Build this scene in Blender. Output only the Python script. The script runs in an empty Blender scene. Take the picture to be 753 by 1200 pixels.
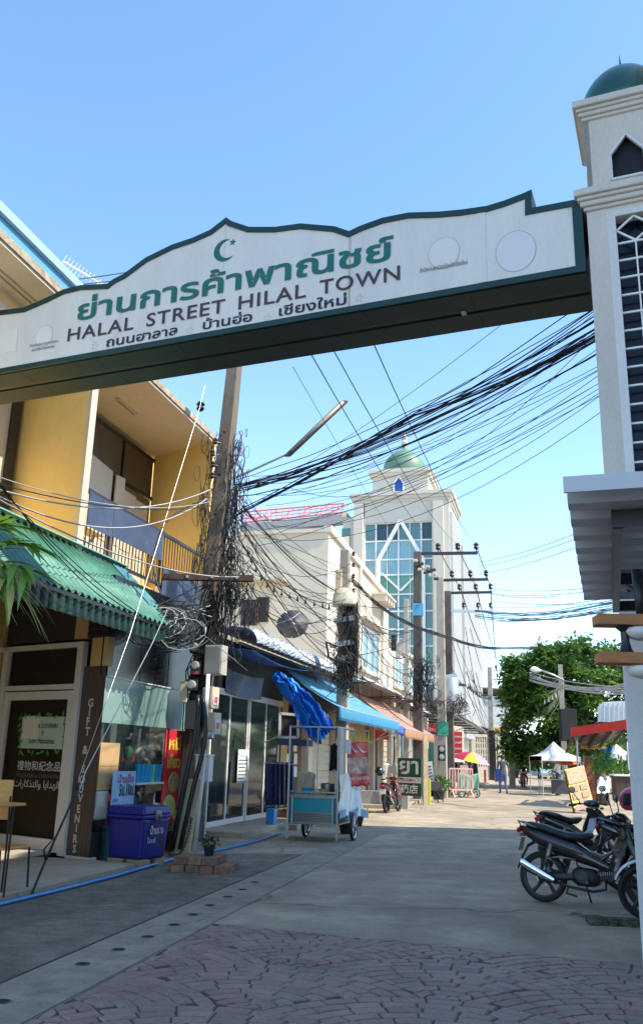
import bpy, bmesh, math, random
from mathutils import Vector, Matrix
random.seed(7)
SC = bpy.context.scene
COL = SC.collection
rad = math.radians
# ------------------------------------------------------------------ camera
FPX, EYE = 1016.0, 1.6
TH = math.atan(287 / FPX); RO = rad(1.5)
st, ct, sr, cr = math.sin(TH), math.cos(TH), math.sin(RO), math.cos(RO)
RV = Vector((cr, -sr * st, sr * ct)); UV = Vector((-sr, -cr * st, cr * ct)); FV = Vector((0, ct, st))
cam_d = bpy.data.cameras.new('camera'); cam = bpy.data.objects.new('camera', cam_d); COL.objects.link(cam)
cam_d.sensor_fit = 'VERTICAL'; cam_d.sensor_height = 24; cam_d.lens = 24 * FPX / 1200
cam_d.clip_start = 0.05; cam_d.clip_end = 3000
m3 = Matrix((RV, UV, -FV)).transposed()
cam.matrix_world = Matrix.Translation((0, 0, EYE)) @ m3.to_4x4()
SC.camera = cam
# ------------------------------------------------------------------ light
SUN_AZ, SUN_EL = 114, 50
w = bpy.data.worlds.new('World'); SC.world = w; w.use_nodes = True
nt = w.node_tree; bg = nt.nodes['Background']
sky = nt.nodes.new('ShaderNodeTexSky'); sky.sky_type = 'NISHITA'; sky.sun_disc = False
sky.sun_elevation = rad(SUN_EL); sky.sun_rotation = rad(SUN_AZ)
sky.air_density = 1.0; sky.dust_density = 0.3; sky.ozone_density = 1.5
wtc = nt.nodes.new('ShaderNodeTexCoord'); wsp = nt.nodes.new('ShaderNodeSeparateXYZ'); nt.links.new(wtc.outputs['Generated'], wsp.inputs[0])
wrp = nt.nodes.new('ShaderNodeValToRGB'); nt.links.new(wsp.outputs[2], wrp.inputs[0])
e_ = wrp.color_ramp.elements; e_[0].position = 0.0; e_[0].color = (0.80, 0.92, 1.0, 1); e_[1].position = 0.5; e_[1].color = (0.77, 0.915, 0.965, 1)
e2_ = e_.new(0.16); e2_.color = (0.92, 0.97, 1.0, 1)
wmx = nt.nodes.new('ShaderNodeMix'); wmx.data_type = 'RGBA'; wmx.blend_type = 'MULTIPLY'; wmx.inputs[0].default_value = 1; nt.links.new(sky.outputs[0], wmx.inputs[6]); nt.links.new(wrp.outputs[0], wmx.inputs[7])
nt.links.new(wmx.outputs[2], bg.inputs[0]); bg.inputs[1].default_value = 0.15
sd = bpy.data.lights.new('sun', 'SUN'); sd.energy = 2.75; sd.angle = rad(0.5); sd.color = (1, 0.91, 0.77)
so = bpy.data.objects.new('sun', sd); COL.objects.link(so)
az, el = rad(SUN_AZ), rad(SUN_EL)
so.rotation_euler = Vector((math.sin(az) * math.cos(el), math.cos(az) * math.cos(el), math.sin(el))).to_track_quat('Z', 'Y').to_euler()
SC.view_settings.view_transform = 'Standard'; SC.view_settings.look = 'None'
SC.view_settings.exposure = 1.42; SC.view_settings.gamma = 1
SC.render.engine = 'CYCLES'
SC.cycles.max_bounces = 6; SC.cycles.diffuse_bounces = 4; SC.cycles.transparent_max_bounces = 8

# ------------------------------------------------------------------ survey helpers: photo bearings intersected with real planes
def ray(px, py): return FV * FPX + RV * (px - 376.5) + UV * (600 - py)
def G(px, py, z=0.0):
    d = ray(px, py); t = (z - EYE) / d.z
    return Vector((d.x * t, d.y * t, z))
def D(px, py, y):
    d = ray(px, py); t = y / d.y
    return Vector((d.x * t, y, EYE + d.z * t))
class Frame:
    """u along azimuth (degrees right of the view heading), v to the left of u, z up"""
    def __init__(s, P, az):
        a = rad(az); s.P = Vector((P[0], P[1], P[2] if len(P) > 2 else 0)); s.U = Vector((math.sin(a), math.cos(a), 0)); s.N = Vector((-math.cos(a), math.sin(a), 0))
    def p(s, u, v, z): return s.P + s.U * u + s.N * v + Vector((0, 0, z))
    def hit(s, px, py, v=0.0):
        d = ray(px, py); q = s.P + s.N * v
        k = (q.x * s.N.x + q.y * s.N.y) / (d.x * s.N.x + d.y * s.N.y)
        X = Vector((d.x * k, d.y * k, EYE + d.z * k)); r = X - s.P
        return r.dot(s.U), X.z - s.P.z
C0 = G(76, 1012)
S = Frame(C0, 15)            # left row of shophouses
FS = Frame(C0, -55)          # return wall with the shop door
SG = Frame((2.9, 9.5, 0), -67.5)   # arch sign plane
W0 = Frame((0, 0, 0), 0)     # world: u = Y, v = -X

# ------------------------------------------------------------------ materials
MATS = {}
def mat(name, col, rough=0.6, met=0.0, var=0.12, scale=4.0, bump=0.15, bscale=60.0, col2=None, c2amt=0.5, c2scale=1.3, coat=0.0, alpha=None, trans=0.0, spec=0.5, stretch=None, grain=0.0, crack=0.0):
    if name in MATS: return MATS[name]
    m = bpy.data.materials.new(name); m.use_nodes = True; n = m.node_tree.nodes; l = m.node_tree.links
    b = n['Principled BSDF']
    b.inputs['Roughness'].default_value = rough; b.inputs['Metallic'].default_value = met
    b.inputs['Coat Weight'].default_value = coat; b.inputs['Specular IOR Level'].default_value = spec
    b.inputs['Transmission Weight'].default_value = trans
    if alpha is not None: b.inputs['Alpha'].default_value = alpha
    tc = n.new('ShaderNodeTexCoord'); src = tc.outputs['Object']
    if stretch:
        mp = n.new('ShaderNodeMapping'); mp.inputs['Scale'].default_value = stretch; l.new(src, mp.inputs[0]); src = mp.outputs[0]
    nz = n.new('ShaderNodeTexNoise'); nz.inputs['Scale'].default_value = scale; nz.inputs['Detail'].default_value = 6; nz.inputs['Roughness'].default_value = 0.65; l.new(src, nz.inputs[0])
    rp = n.new('ShaderNodeValToRGB'); l.new(nz.outputs[0], rp.inputs[0])
    c = Vector(col)
    rp.color_ramp.elements[0].position = 0.3; rp.color_ramp.elements[1].position = 0.7
    rp.color_ramp.elements[0].color = (*[max(0, x * (1 - var)) for x in c], 1)
    rp.color_ramp.elements[1].color = (*[min(1, x * (1 + var)) for x in c], 1)
    out = rp.outputs[0]
    if col2:
        n2 = n.new('ShaderNodeTexNoise'); n2.inputs['Scale'].default_value = c2scale; n2.inputs['Detail'].default_value = 8; n2.inputs['Roughness'].default_value = 0.75; l.new(src, n2.inputs[0])
        r2 = n.new('ShaderNodeValToRGB'); r2.color_ramp.elements[0].position = 1 - c2amt - 0.06; r2.color_ramp.elements[1].position = 1 - c2amt + 0.12
        l.new(n2.outputs[0], r2.inputs[0])
        mx = n.new('ShaderNodeMix'); mx.data_type = 'RGBA'; l.new(r2.outputs[0], mx.inputs[0]); l.new(out, mx.inputs[6]); mx.inputs[7].default_value = (*col2, 1); out = mx.outputs[2]
    def mul(fac_socket, lo, a, b2):
        nonlocal out
        r3 = n.new('ShaderNodeValToRGB'); r3.color_ramp.elements[0].position = a; r3.color_ramp.elements[1].position = b2
        r3.color_ramp.elements[0].color = (lo, lo, lo, 1); r3.color_ramp.elements[1].color = (1, 1, 1, 1); l.new(fac_socket, r3.inputs[0])
        m2 = n.new('ShaderNodeMix'); m2.data_type = 'RGBA'; m2.blend_type = 'MULTIPLY'; m2.inputs[0].default_value = 1; l.new(out, m2.inputs[6]); l.new(r3.outputs[0], m2.inputs[7]); out = m2.outputs[2]
    if grain:
        n4 = n.new('ShaderNodeTexNoise'); n4.inputs['Scale'].default_value = 38; n4.inputs['Detail'].default_value = 6; n4.inputs['Roughness'].default_value = .8; l.new(src, n4.inputs[0]); mul(n4.outputs[0], 1 - grain, .36, .58)
        n5 = n.new('ShaderNodeTexNoise'); n5.inputs['Scale'].default_value = .23; n5.inputs['Detail'].default_value = 7; n5.inputs['Roughness'].default_value = .7; n5.inputs['Distortion'].default_value = .8; l.new(src, n5.inputs[0]); mul(n5.outputs[0], 1 - grain * .9, .40, .56)
    if crack:
        n6 = n.new('ShaderNodeTexNoise'); n6.inputs['Scale'].default_value = 1.3; n6.inputs['Detail'].default_value = 6; l.new(src, n6.inputs[0])
        vm = n.new('ShaderNodeVectorMath'); vm.operation = 'SCALE'; vm.inputs['Scale'].default_value = .9; l.new(n6.outputs[1], vm.inputs[0]); va = n.new('ShaderNodeVectorMath'); l.new(src, va.inputs[0]); l.new(vm.outputs[0], va.inputs[1])
        vo = n.new('ShaderNodeTexVoronoi'); vo.feature = 'DISTANCE_TO_EDGE'; vo.inputs['Scale'].default_value = crack; l.new(va.outputs[0], vo.inputs[0]); mul(vo.outputs[0], .45, .001, .0045)
    l.new(out, b.inputs['Base Color'])
    if bump:
        n3 = n.new('ShaderNodeTexNoise'); n3.inputs['Scale'].default_value = bscale; n3.inputs['Detail'].default_value = 4; l.new(src, n3.inputs[0])
        bp = n.new('ShaderNodeBump'); bp.inputs['Strength'].default_value = bump; bp.inputs['Distance'].default_value = 0.02; l.new(n3.outputs[0], bp.inputs['Height']); l.new(bp.outputs[0], b.inputs['Normal'])
    MATS[name] = m; return m
def leafmat(name, c1, c2, trans=0.35):
    m = bpy.data.materials.new(name); m.use_nodes = True; n = m.node_tree.nodes; l = m.node_tree.links
    b = n['Principled BSDF']; b.inputs['Roughness'].default_value = 0.5
    tc = n.new('ShaderNodeTexCoord'); nz = n.new('ShaderNodeTexNoise'); nz.inputs['Scale'].default_value = 1.6; nz.inputs['Detail'].default_value = 8; l.new(tc.outputs['Object'], nz.inputs[0])
    rp = n.new('ShaderNodeValToRGB'); rp.color_ramp.elements[0].position = .35; rp.color_ramp.elements[1].position = .65
    rp.color_ramp.elements[0].color = (*c1, 1); rp.color_ramp.elements[1].color = (*c2, 1); l.new(nz.outputs[0], rp.inputs[0]); l.new(rp.outputs[0], b.inputs['Base Color'])
    t = n.new('ShaderNodeBsdfTranslucent'); l.new(rp.outputs[0], t.inputs[0]); mx = n.new('ShaderNodeMixShader'); mx.inputs[0].default_value = trans
    l.new(b.outputs[0], mx.inputs[1]); l.new(t.outputs[0], mx.inputs[2]); l.new(mx.outputs[0], n['Material Output'].inputs[0]); return m

# ------------------------------------------------------------------ object helpers
UNIT = [1.0, 0.0]      # survey unit in metres and plinth height while a builder works in its own units
def XF(v): return Vector((v[0] * UNIT[0], v[1] * UNIT[0], v[2] * UNIT[0] + UNIT[1]))
def wloc(o):
    v = Vector((0, 0, 0))
    while o is not None: v += o.location; o = o.parent
    return v
def thing(name, label, cat, loc, group=None, kind=None):
    o = bpy.data.objects.new(name, None); COL.objects.link(o); o.location = XF(loc); o.empty_display_size = 0.2
    o['label'] = label; o['category'] = cat
    if group: o['group'] = group
    if kind: o['kind'] = kind
    return o
def tag(o, label, cat, group=None, kind=None):
    if label: o['label'] = label
    if cat: o['category'] = cat
    if group: o['group'] = group
    if kind: o['kind'] = kind
    return o
class MB:
    def __init__(s): s.v = []; s.f = []; s.mi = []; s.cm = 0
    def add(s, vs, fs):
        o = len(s.v); s.v += [Vector(x) for x in vs]
        for f in fs: s.f.append(tuple(i + o for i in f)); s.mi.append(s.cm)
        return s
    BF = [(0, 3, 2, 1), (4, 5, 6, 7), (0, 1, 5, 4), (1, 2, 6, 5), (2, 3, 7, 6), (3, 0, 4, 7)]
    def box(s, F, u0, u1, v0, v1, z0, z1):
        return s.add([F.p(u, v, z) for z in (z0, z1) for u, v in ((u0, v0), (u1, v0), (u1, v1), (u0, v1))], s.BF)
    def cube(s, x0, x1, y0, y1, z0, z1):
        return s.add([(x, y, z) for z in (z0, z1) for x, y in ((x0, y0), (x1, y0), (x1, y1), (x0, y1))], s.BF)
    def bar(s, a, b, w, h=None, up=(0, 0, 1)):
        a = Vector(a); b = Vector(b); h = h or w; d = (b - a).normalized(); up = Vector(up)
        if abs(d.dot(up)) > .98: up = Vector((0, 1, 0))
        x = d.cross(up).normalized() * w / 2; y = x.cross(d).normalized() * h / 2
        return s.add([a - x - y, a + x - y, a + x + y, a - x + y, b - x - y, b + x - y, b + x + y, b - x + y], s.BF)
    def tube(s, pts, r, n=6, cap=True):
        pts = [Vector(p) for p in pts]; k = len(pts); o = len(s.v)
        rs = r if isinstance(r, (list, tuple)) else [r] * k
        px = None
        for i, p in enumerate(pts):
            d = (pts[min(i + 1, k - 1)] - pts[max(i - 1, 0)])
            if d.length < 1e-9: d = Vector((0, 0, 1))
            d.normalize()
            if px is None:
                a = Vector((0, 0, 1)) if abs(d.z) < .9 else Vector((1, 0, 0)); px = d.cross(a).normalized()
            else:
                px = (px - d * px.dot(d))
                if px.length < 1e-6: px = d.cross(Vector((.3, .5, .8)))
                px.normalize()
            py = d.cross(px)
            for j in range(n):
                t = 2 * math.pi * j / n; s.v.append(p + (px * math.cos(t) + py * math.sin(t)) * rs[i])
        for i in range(k - 1):
            for j in range(n):
                s.f.append((o + i * n + j, o + i * n + (j + 1) % n, o + (i + 1) * n + (j + 1) % n, o + (i + 1) * n + j)); s.mi.append(s.cm)
        if cap and n > 2:
            s.f.append(tuple(o + j for j in range(n - 1, -1, -1))); s.f.append(tuple(o + (k - 1) * n + j for j in range(n))); s.mi += [s.cm, s.cm]
        return s
    def lathe(s, c, prof, n=16, axis='z', cap=True):
        c = Vector(c); o = len(s.v); A = {'z': (Vector((1, 0, 0)), Vector((0, 1, 0)), Vector((0, 0, 1))), 'y': (Vector((1, 0, 0)), Vector((0, 0, 1)), Vector((0, -1, 0))), 'x': (Vector((0, 1, 0)), Vector((0, 0, 1)), Vector((1, 0, 0)))}[axis] if isinstance(axis, str) else axis
        for r, h in prof:
            for j in range(n):
                t = 2 * math.pi * j / n; s.v.append(c + A[0] * (r * math.cos(t)) + A[1] * (r * math.sin(t)) + A[2] * h)
        k = len(prof)
        for i in range(k - 1):
            for j in range(n):
                s.f.append((o + i * n + j, o + i * n + (j + 1) % n, o + (i + 1) * n + (j + 1) % n, o + (i + 1) * n + j)); s.mi.append(s.cm)
        if cap and prof[0][0] > 1e-5: s.f.append(tuple(o + j for j in range(n - 1, -1, -1))); s.mi.append(s.cm)
        if cap and prof[-1][0] > 1e-5: s.f.append(tuple(o + (k - 1) * n + j for j in range(n))); s.mi.append(s.cm)
        return s
    def prism(s, poly, off):
        off = Vector(off); n = len(poly); P = [Vector(p) for p in poly]
        return s.add(P + [p + off for p in P], [tuple(range(n - 1, -1, -1)), tuple(range(n, 2 * n))] + [(i, (i + 1) % n, n + (i + 1) % n, n + i) for i in range(n)])
    def loft(s, secs, n=12, pw=1.0, cap=True):
        """secs: (centre, xvec, yvec) ellipse sections, pw<1 squarer"""
        o = len(s.v)
        for c, x, y in secs:
            c = Vector(c); x = Vector(x); y = Vector(y)
            for j in range(n):
                t = 2 * math.pi * (j + .5) / n; a, b = math.cos(t), math.sin(t)
                s.v.append(c + x * (math.copysign(abs(a) ** pw, a)) + y * (math.copysign(abs(b) ** pw, b)))
        k = len(secs)
        for i in range(k - 1):
            for j in range(n):
                s.f.append((o + i * n + j, o + i * n + (j + 1) % n, o + (i + 1) * n + (j + 1) % n, o + (i + 1) * n + j)); s.mi.append(s.cm)
        if cap: s.f.append(tuple(o + j for j in range(n - 1, -1, -1))); s.f.append(tuple(o + (k - 1) * n + j for j in range(n))); s.mi += [s.cm, s.cm]
        return s
    def ball(s, c, r, n=8, sc=(1, 1, 1)):
        o = len(s.v); c = Vector(c)
        for i in range(n + 1):
            ph = math.pi * i / n
            for j in range(n * 2):
                t = math.pi * j / n; s.v.append(c + Vector((r * math.sin(ph) * math.cos(t) * sc[0], r * math.sin(ph) * math.sin(t) * sc[1], r * math.cos(ph) * sc[2])))
        for i in range(n):
            for j in range(2 * n):
                s.f.append((o + i * 2 * n + j, o + (i + 1) * 2 * n + j, o + (i + 1) * 2 * n + (j + 1) % (2 * n), o + i * 2 * n + (j + 1) % (2 * n))); s.mi.append(s.cm)
        return s
    def grid(s, fn, nu, nv, thick=None):
        vs = [Vector(fn(i / nu, j / nv)) for j in range(nv + 1) for i in range(nu + 1)]
        fs = [(j * (nu + 1) + i, j * (nu + 1) + i + 1, (j + 1) * (nu + 1) + i + 1, (j + 1) * (nu + 1) + i) for j in range(nv) for i in range(nu)]
        if thick:
            t = Vector(thick); N = len(vs); vs2 = [v + t for v in vs]
            fs2 = [tuple(reversed([i + N for i in f])) for f in fs]
            bd = [i for i in range(nu + 1)] + [j * (nu + 1) + nu for j in range(1, nv + 1)] + [nv * (nu + 1) + i for i in range(nu - 1, -1, -1)] + [j * (nu + 1) for j in range(nv - 1, 0, -1)]
            side = [(bd[i], bd[i] + N, bd[(i + 1) % len(bd)] + N, bd[(i + 1) % len(bd)]) for i in range(len(bd))]
            return s.add(vs + vs2, fs + fs2 + side)
        return s.add(vs, fs)
    def build(s, name, m, parent=None, smooth=False, bevel=0, kind=None, label=None):
        me = bpy.data.meshes.new(name); off = wloc(parent)
        me.from_pydata([tuple(XF(v) - off) for v in s.v], [], s.f); me.validate(clean_customdata=False)
        ms = m if isinstance(m, (list, tuple)) else [m]
        for x in ms: me.materials.append(x)
        if len(ms) > 1 and len(me.polygons) == len(s.mi): me.polygons.foreach_set('material_index', s.mi)
        bm = bmesh.new(); bm.from_mesh(me); bmesh.ops.recalc_face_normals(bm, faces=bm.faces); bm.to_mesh(me); bm.free()
        if smooth:
            me.polygons.foreach_set('use_smooth', [True] * len(me.polygons)); 
            if smooth is not True: me.set_sharp_from_angle(angle=rad(smooth))
        o = bpy.data.objects.new(name, me); COL.objects.link(o)
        if parent is not None: o.parent = parent
        if bevel:
            md = o.modifiers.new('bevel', 'BEVEL'); md.width = bevel; md.segments = 2; md.limit_method = 'ANGLE'; md.angle_limit = rad(40)
        if kind: o['kind'] = kind
        if label: o['label'] = label
        return o
def boxo(name, F, u0, u1, v0, v1, z0, z1, m, parent=None, bevel=0, **k): return MB().box(F, u0, u1, v0, v1, z0, z1).build(name, m, parent, bevel=bevel, **k)
def copy_tree(o, parent=None):
    c = o.copy(); COL.objects.link(c); c.parent = parent
    for ch in o.children: copy_tree(ch, c)
    return c
def struct(o): o['kind'] = 'structure'; return o
# print / raised lettering turned into a mesh on a plane
def text(name, s, P0, X, Y, width, em, m, parent, bold=0.0, nrm=0.004, shear=0.0, spacing=1.0, center=False, label=None, fitheight=None, thick=0):
    cu = bpy.data.curves.new('t', 'FONT'); cu.body = s; cu.size = 1; cu.offset = bold; cu.shear = shear; cu.space_character = spacing; cu.resolution_u = 3
    o = bpy.data.objects.new('t', cu); COL.objects.link(o)
    bpy.context.view_layer.update()
    me = bpy.data.meshes.new_from_object(o.evaluated_get(bpy.context.evaluated_depsgraph_get()))
    bpy.data.objects.remove(o); bpy.data.curves.remove(cu)
    if not len(me.vertices): return None
    xs = [v.co.x for v in me.vertices]; ys = [v.co.y for v in me.vertices]
    x0, x1, y0, y1 = min(xs), max(xs), min(ys), max(ys)
    sx = width / (x1 - x0) if width else em; sy = (fitheight / (y1 - y0)) if fitheight else em
    yb = y0 if fitheight else 0
    X = Vector(X).normalized(); Y = Vector(Y).normalized(); N = X.cross(Y).normalized() * nrm
    cx = (x0 + x1) / 2 if center else x0
    P0 = Vector(P0); off = wloc(parent)
    vs = [XF(P0 + X * ((v.co.x - cx) * sx) + Y * ((v.co.y - yb) * sy) + N) - off for v in me.vertices]
    fs = [tuple(p.vertices) for p in me.polygons]; bpy.data.meshes.remove(me)
    m2 = bpy.data.meshes.new(name); m2.from_pydata(vs, [], fs); m2.materials.append(m)
    ob = bpy.data.objects.new(name, m2); COL.objects.link(ob); ob.parent = parent
    if label: ob['label'] = label
    return ob
def sagpts(a, b, sag, n=10, jit=0.0):
    a = Vector(a); b = Vector(b)
    return [a.lerp(b, i / n) - Vector((0, 0, sag * 4 * (i / n) * (1 - i / n))) + (Vector((random.uniform(-jit, jit), random.uniform(-jit, jit), random.uniform(-jit, jit))) if 0 < i < n else Vector((0, 0, 0))) for i in range(n + 1)]
def wire(a, b, sag, r, label, group, m=None, n=10, name='wire', jit=0.0):
    o = MB().tube(sagpts(a, b, sag, n, jit), r, 4).build(name, m or M_RUBBER, None)
    return tag(o, label, 'wire', group)
Z = Vector((0, 0, 1))

# ------------------------------------------------------------------ palette
M_RUBBER = mat('black_rubber', (0.012, 0.012, 0.013), 0.55, var=.2, bump=0)
M_WCABLE = mat('pale_cable', (0.45, 0.44, 0.42), 0.5, bump=0)
M_BLACK = mat('black_plastic', (0.015, 0.015, 0.017), 0.35, var=.25, bump=.05)
M_BLACKM = mat('black_steel', (0.025, 0.026, 0.03), 0.4, 0.3, bump=.05)
M_WHITE = mat('white_paint', (0.78, 0.78, 0.76), 0.5, var=.05, col2=(0.55, 0.53, 0.5), c2amt=.35, c2scale=3)
M_ALU = mat('aluminium_frame', (0.66, 0.63, 0.58), 0.45, 0.05, var=.05, bump=.02)
M_STEEL = mat('steel', (0.27, 0.27, 0.27), 0.36, 0.85, var=.12, bump=.05)
M_GALV = mat('galvanised', (0.5, 0.52, 0.54), 0.42, 0.7, var=.15, scale=14)
M_CHROME = mat('chrome', (0.75, 0.77, 0.8), 0.12, 1.0, var=.05, bump=0)
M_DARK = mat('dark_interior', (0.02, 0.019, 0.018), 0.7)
M_BLUEG = mat('tinted_glass', (0.02, 0.03, 0.03), 0.06, 0.0, var=.1, bump=0, spec=.3)
# ================================================================== ground
M_ROAD = mat('road_concrete', (0.45, 0.36, 0.25), 0.85, grain=.26, crack=.16, var=.28, scale=1.6, bump=.5, bscale=70, col2=(0.30, 0.24, 0.17), c2amt=.47, c2scale=.55)
M_ROADN = mat('old_asphalt_verge', (0.215, 0.18, 0.135), 0.9, grain=.34, crack=.35, var=.4, scale=3.5, bump=.8, bscale=40, col2=(0.31, 0.265, 0.20), c2amt=.4, c2scale=1.5)
M_STRIP = mat('drain_concrete', (0.34, 0.285, 0.21), 0.85, grain=.24, crack=.3, var=.25, scale=3, bump=.35, bscale=80, col2=(0.17, 0.16, 0.145), c2amt=.4, c2scale=2)
M_PAVE = mat('pavement_concrete', (0.46, 0.385, 0.285), 0.85, grain=.22, crack=.35, var=.15, scale=3, bump=.3, col2=(0.27, 0.235, 0.19), c2amt=.42, c2scale=1.5)
def sheet(name, pts, z, m, th=0):
    if th: return struct(MB().prism([(p[0], p[1], z - th) for p in pts], (0, 0, th)).build(name, m))
    return struct(MB().add([(p[0], p[1], z) for p in pts], [tuple(range(len(pts)))]).build(name, m))
road = sheet('ground', [(-900, -900), (900, -900), (900, 900), (-900, 900)], 0, M_ROAD)
ST = Frame(G(250, 1083), 12.7)      # corner of the stamped paving
sA = S.p(-24, -1.6, 0); 
# drain strip between asphalt verge and stamped paving
sheet('drain_strip', [ST.p(-14, 0.02, 0), ST.p(13, 0.02, 0), ST.p(13, 0.62, 0), ST.p(-14, 0.66, 0)], .006, M_STRIP)
sheet('asphalt_verge', [ST.p(-14, 0.70, 0), ST.p(6.5, 0.66, 0), S.p(2.2, -1.3, 0), S.p(-16, -1.25, 0)], .005, M_ROADN)
verge_j = MB().box(ST, -14, 6.5, 0.66, 0.671, .0, .0085).build('joint_line', mat('joint_dirt', (0.09, 0.08, 0.065), .95), None); struct(verge_j)
# round weep holes down the strip
for i, (px, py) in enumerate([(2, 1174), (97, 1130), (139, 1113), (173, 1098), (204, 1084), (226, 1072), (246, 1061), (267, 1051), (284, 1042.6), (299, 1034)]):
    g = G(px, py, .006); r = thing('drain_hole', ['nearest', 'second', 'third', 'fourth', 'fifth', 'sixth', 'seventh', 'eighth', 'ninth', 'farthest'][i] + ' small round weep hole in the row along the concrete strip', 'drain hole', g, 'weep holes in the concrete drain strip')
    MB().lathe(g + Z * .003, [(.062, 0), (.058, .002), (.045, .001)], 14).build('collar', mat('hole_rim', (0.13, 0.12, 0.11), .9, var=.3), r)
    MB().lathe(g + Z * .0015, [(.05, 0.0035), (.0, .0032)], 14).build('opening', mat('hole_black', (0.008, 0.008, 0.008), .9), r)
# stamped fan paving: every stone a slab with its own recessed joint
M_JOINT = mat('paving_joint', (0.075, 0.058, 0.058), .95)
M_ST = [mat('stamped_stone_%s' % n, c, .62, grain=.3, var=.2, scale=2.2, bump=.5, bscale=45, col2=c2, c2amt=.33, c2scale=2.6) for n, c, c2 in
        (('plum', (.31, .195, .155), (.41, .29, .22)), ('mauve', (.35, .225, .175), (.24, .155, .125)), ('grey', (.33, .235, .18), (.44, .33, .25)), ('dusty', (.37, .245, .19), (.26, .17, .14)))]
far_az = 110 - 12.7
ang = rad(90 - far_az)
def in_pave(u, v): return v <= -0.02 and u <= v * math.sin(ang) * -1 * -1 * 1.0 + 0 - 0.0
slope = (Frame((0, 0, 0), 12.7)); eR = G(753, 1132) - ST.P; eu, ev = eR.dot(ST.U), eR.dot(ST.N)
def ulim(v): return eu * (v / ev)
pb = struct(MB().add([ST.p(0, 0, .004), ST.p(-13, 0, .004), ST.p(-13, -9, .004), ST.p(ulim(-9), -9, .004)], [(0, 1, 2, 3)]).build('stamped_paving', M_JOINT))
R = 1.25; ring = .125
stones = []
def centre(i, j): return (j * R * .5 - 14, -9 + 0.35 + (2 * i + (j % 2)) * R)
NJ = 30
for j in range(NJ):
    for i in range(-1, 6):
        cu_, cv_ = centre(i, j)
        nb = [centre(i + d, j + k) for k in (-1, -2) for d in (-1, 0, 1)]
        nb = [c for c in nb if math.hypot(c[0] - cu_, c[1] - cv_) < 2 * R]
        nr = int(R / ring)
        for k in range(nr):
            r0, r1 = k * ring, (k + 1) * ring
            rm = (r0 + r1) / 2; cnt = max(5, int(2 * math.pi * rm / .235)); ph = random.random() * 6
            for q in range(cnt):
                a0, a1 = ph + 2 * math.pi * q / cnt, ph + 2 * math.pi * (q + 1) / cnt
                if False: pass
                am = (a0 + a1) / 2
                mu, mv = cu_ + rm * math.cos(am), cv_ + rm * math.sin(am)
                if any(math.hypot(mu - c[0], mv - c[1]) < R - .045 for c in nb): continue
                g = .0065
                ri, ro = r0 + g, r1 - g; da = g / max(rm, .05)
                pts = []
                for rr, aa in ((ri, a0 + da), (ro, a0 + da), (ro, am), (ro, a1 - da), (ri, a1 - da), (ri, am)):
                    u, v = cu_ + rr * math.cos(aa) + random.uniform(-.006, .006), cv_ + rr * math.sin(aa) + random.uniform(-.006, .006)
                    for c in nb:
                        dd = math.hypot(u - c[0], v - c[1])
                        if dd < R + g: u, v = c[0] + (u - c[0]) * (R + g) / dd, c[1] + (v - c[1]) * (R + g) / dd
                    pts.append((u, v))
                if any(v > -.02 or u > ulim(v) - .02 or u < -12.9 or v < -8.9 for u, v in pts):
                    pts = [(min(u, ulim(min(v, -.02)) - .02), min(v, -.02)) for u, v in pts]
                    if mu > ulim(mv) + .05 or mv > .035 or mu < -12.8 or mv < -8.8: continue
                stones.append(pts)
def stone_mb(mb, pts):
    cu_ = sum(p[0] for p in pts) / 6; cv_ = sum(p[1] for p in pts) / 6; h = .0125 + random.uniform(-.0015, .002)
    low = [ST.p(u, v, .0042) for u, v in pts]
    top = [ST.p(u + (cu_ - u) * .07, v + (cv_ - v) * .09, h + random.uniform(-.0008, .0008)) for u, v in pts]
    mb.add(low + top, [tuple(range(6, 12))] + [(i, (i + 1) % 6, 6 + (i + 1) % 6, 6 + i) for i in range(6)])
def vis(pts):
    p = ST.p(sum(q[0] for q in pts) / 6, sum(q[1] for q in pts) / 6, 0) - Vector((0, 0, EYE)); f = p.dot(FV)
    if f < 1: return None
    x, y = 376.5 + FPX * p.dot(RV) / f, 600 - FPX * p.dot(UV) / f
    return f if (-15 < x < 770 and y < 1215) else None
vs_ = sorted([(vis(s_), k) for k, s_ in enumerate(stones) if vis(s_)])
near = set(k for d, k in vs_[:300])
rest = [MB() for _ in range(4)]
for k, s_ in enumerate(stones):
    if k in near:
        b = MB(); stone_mb(b, s_); b.build('paving_stone', random.choice(M_ST), pb)
    else: stone_mb(rest[random.randrange(4)], s_)
rm_ = MB()
for q in range(4):
    rm_.cm = q; rm_.add(rest[q].v, rest[q].f)
rm_.build('paving_stones_rest', M_ST, pb, kind='stuff')

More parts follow.
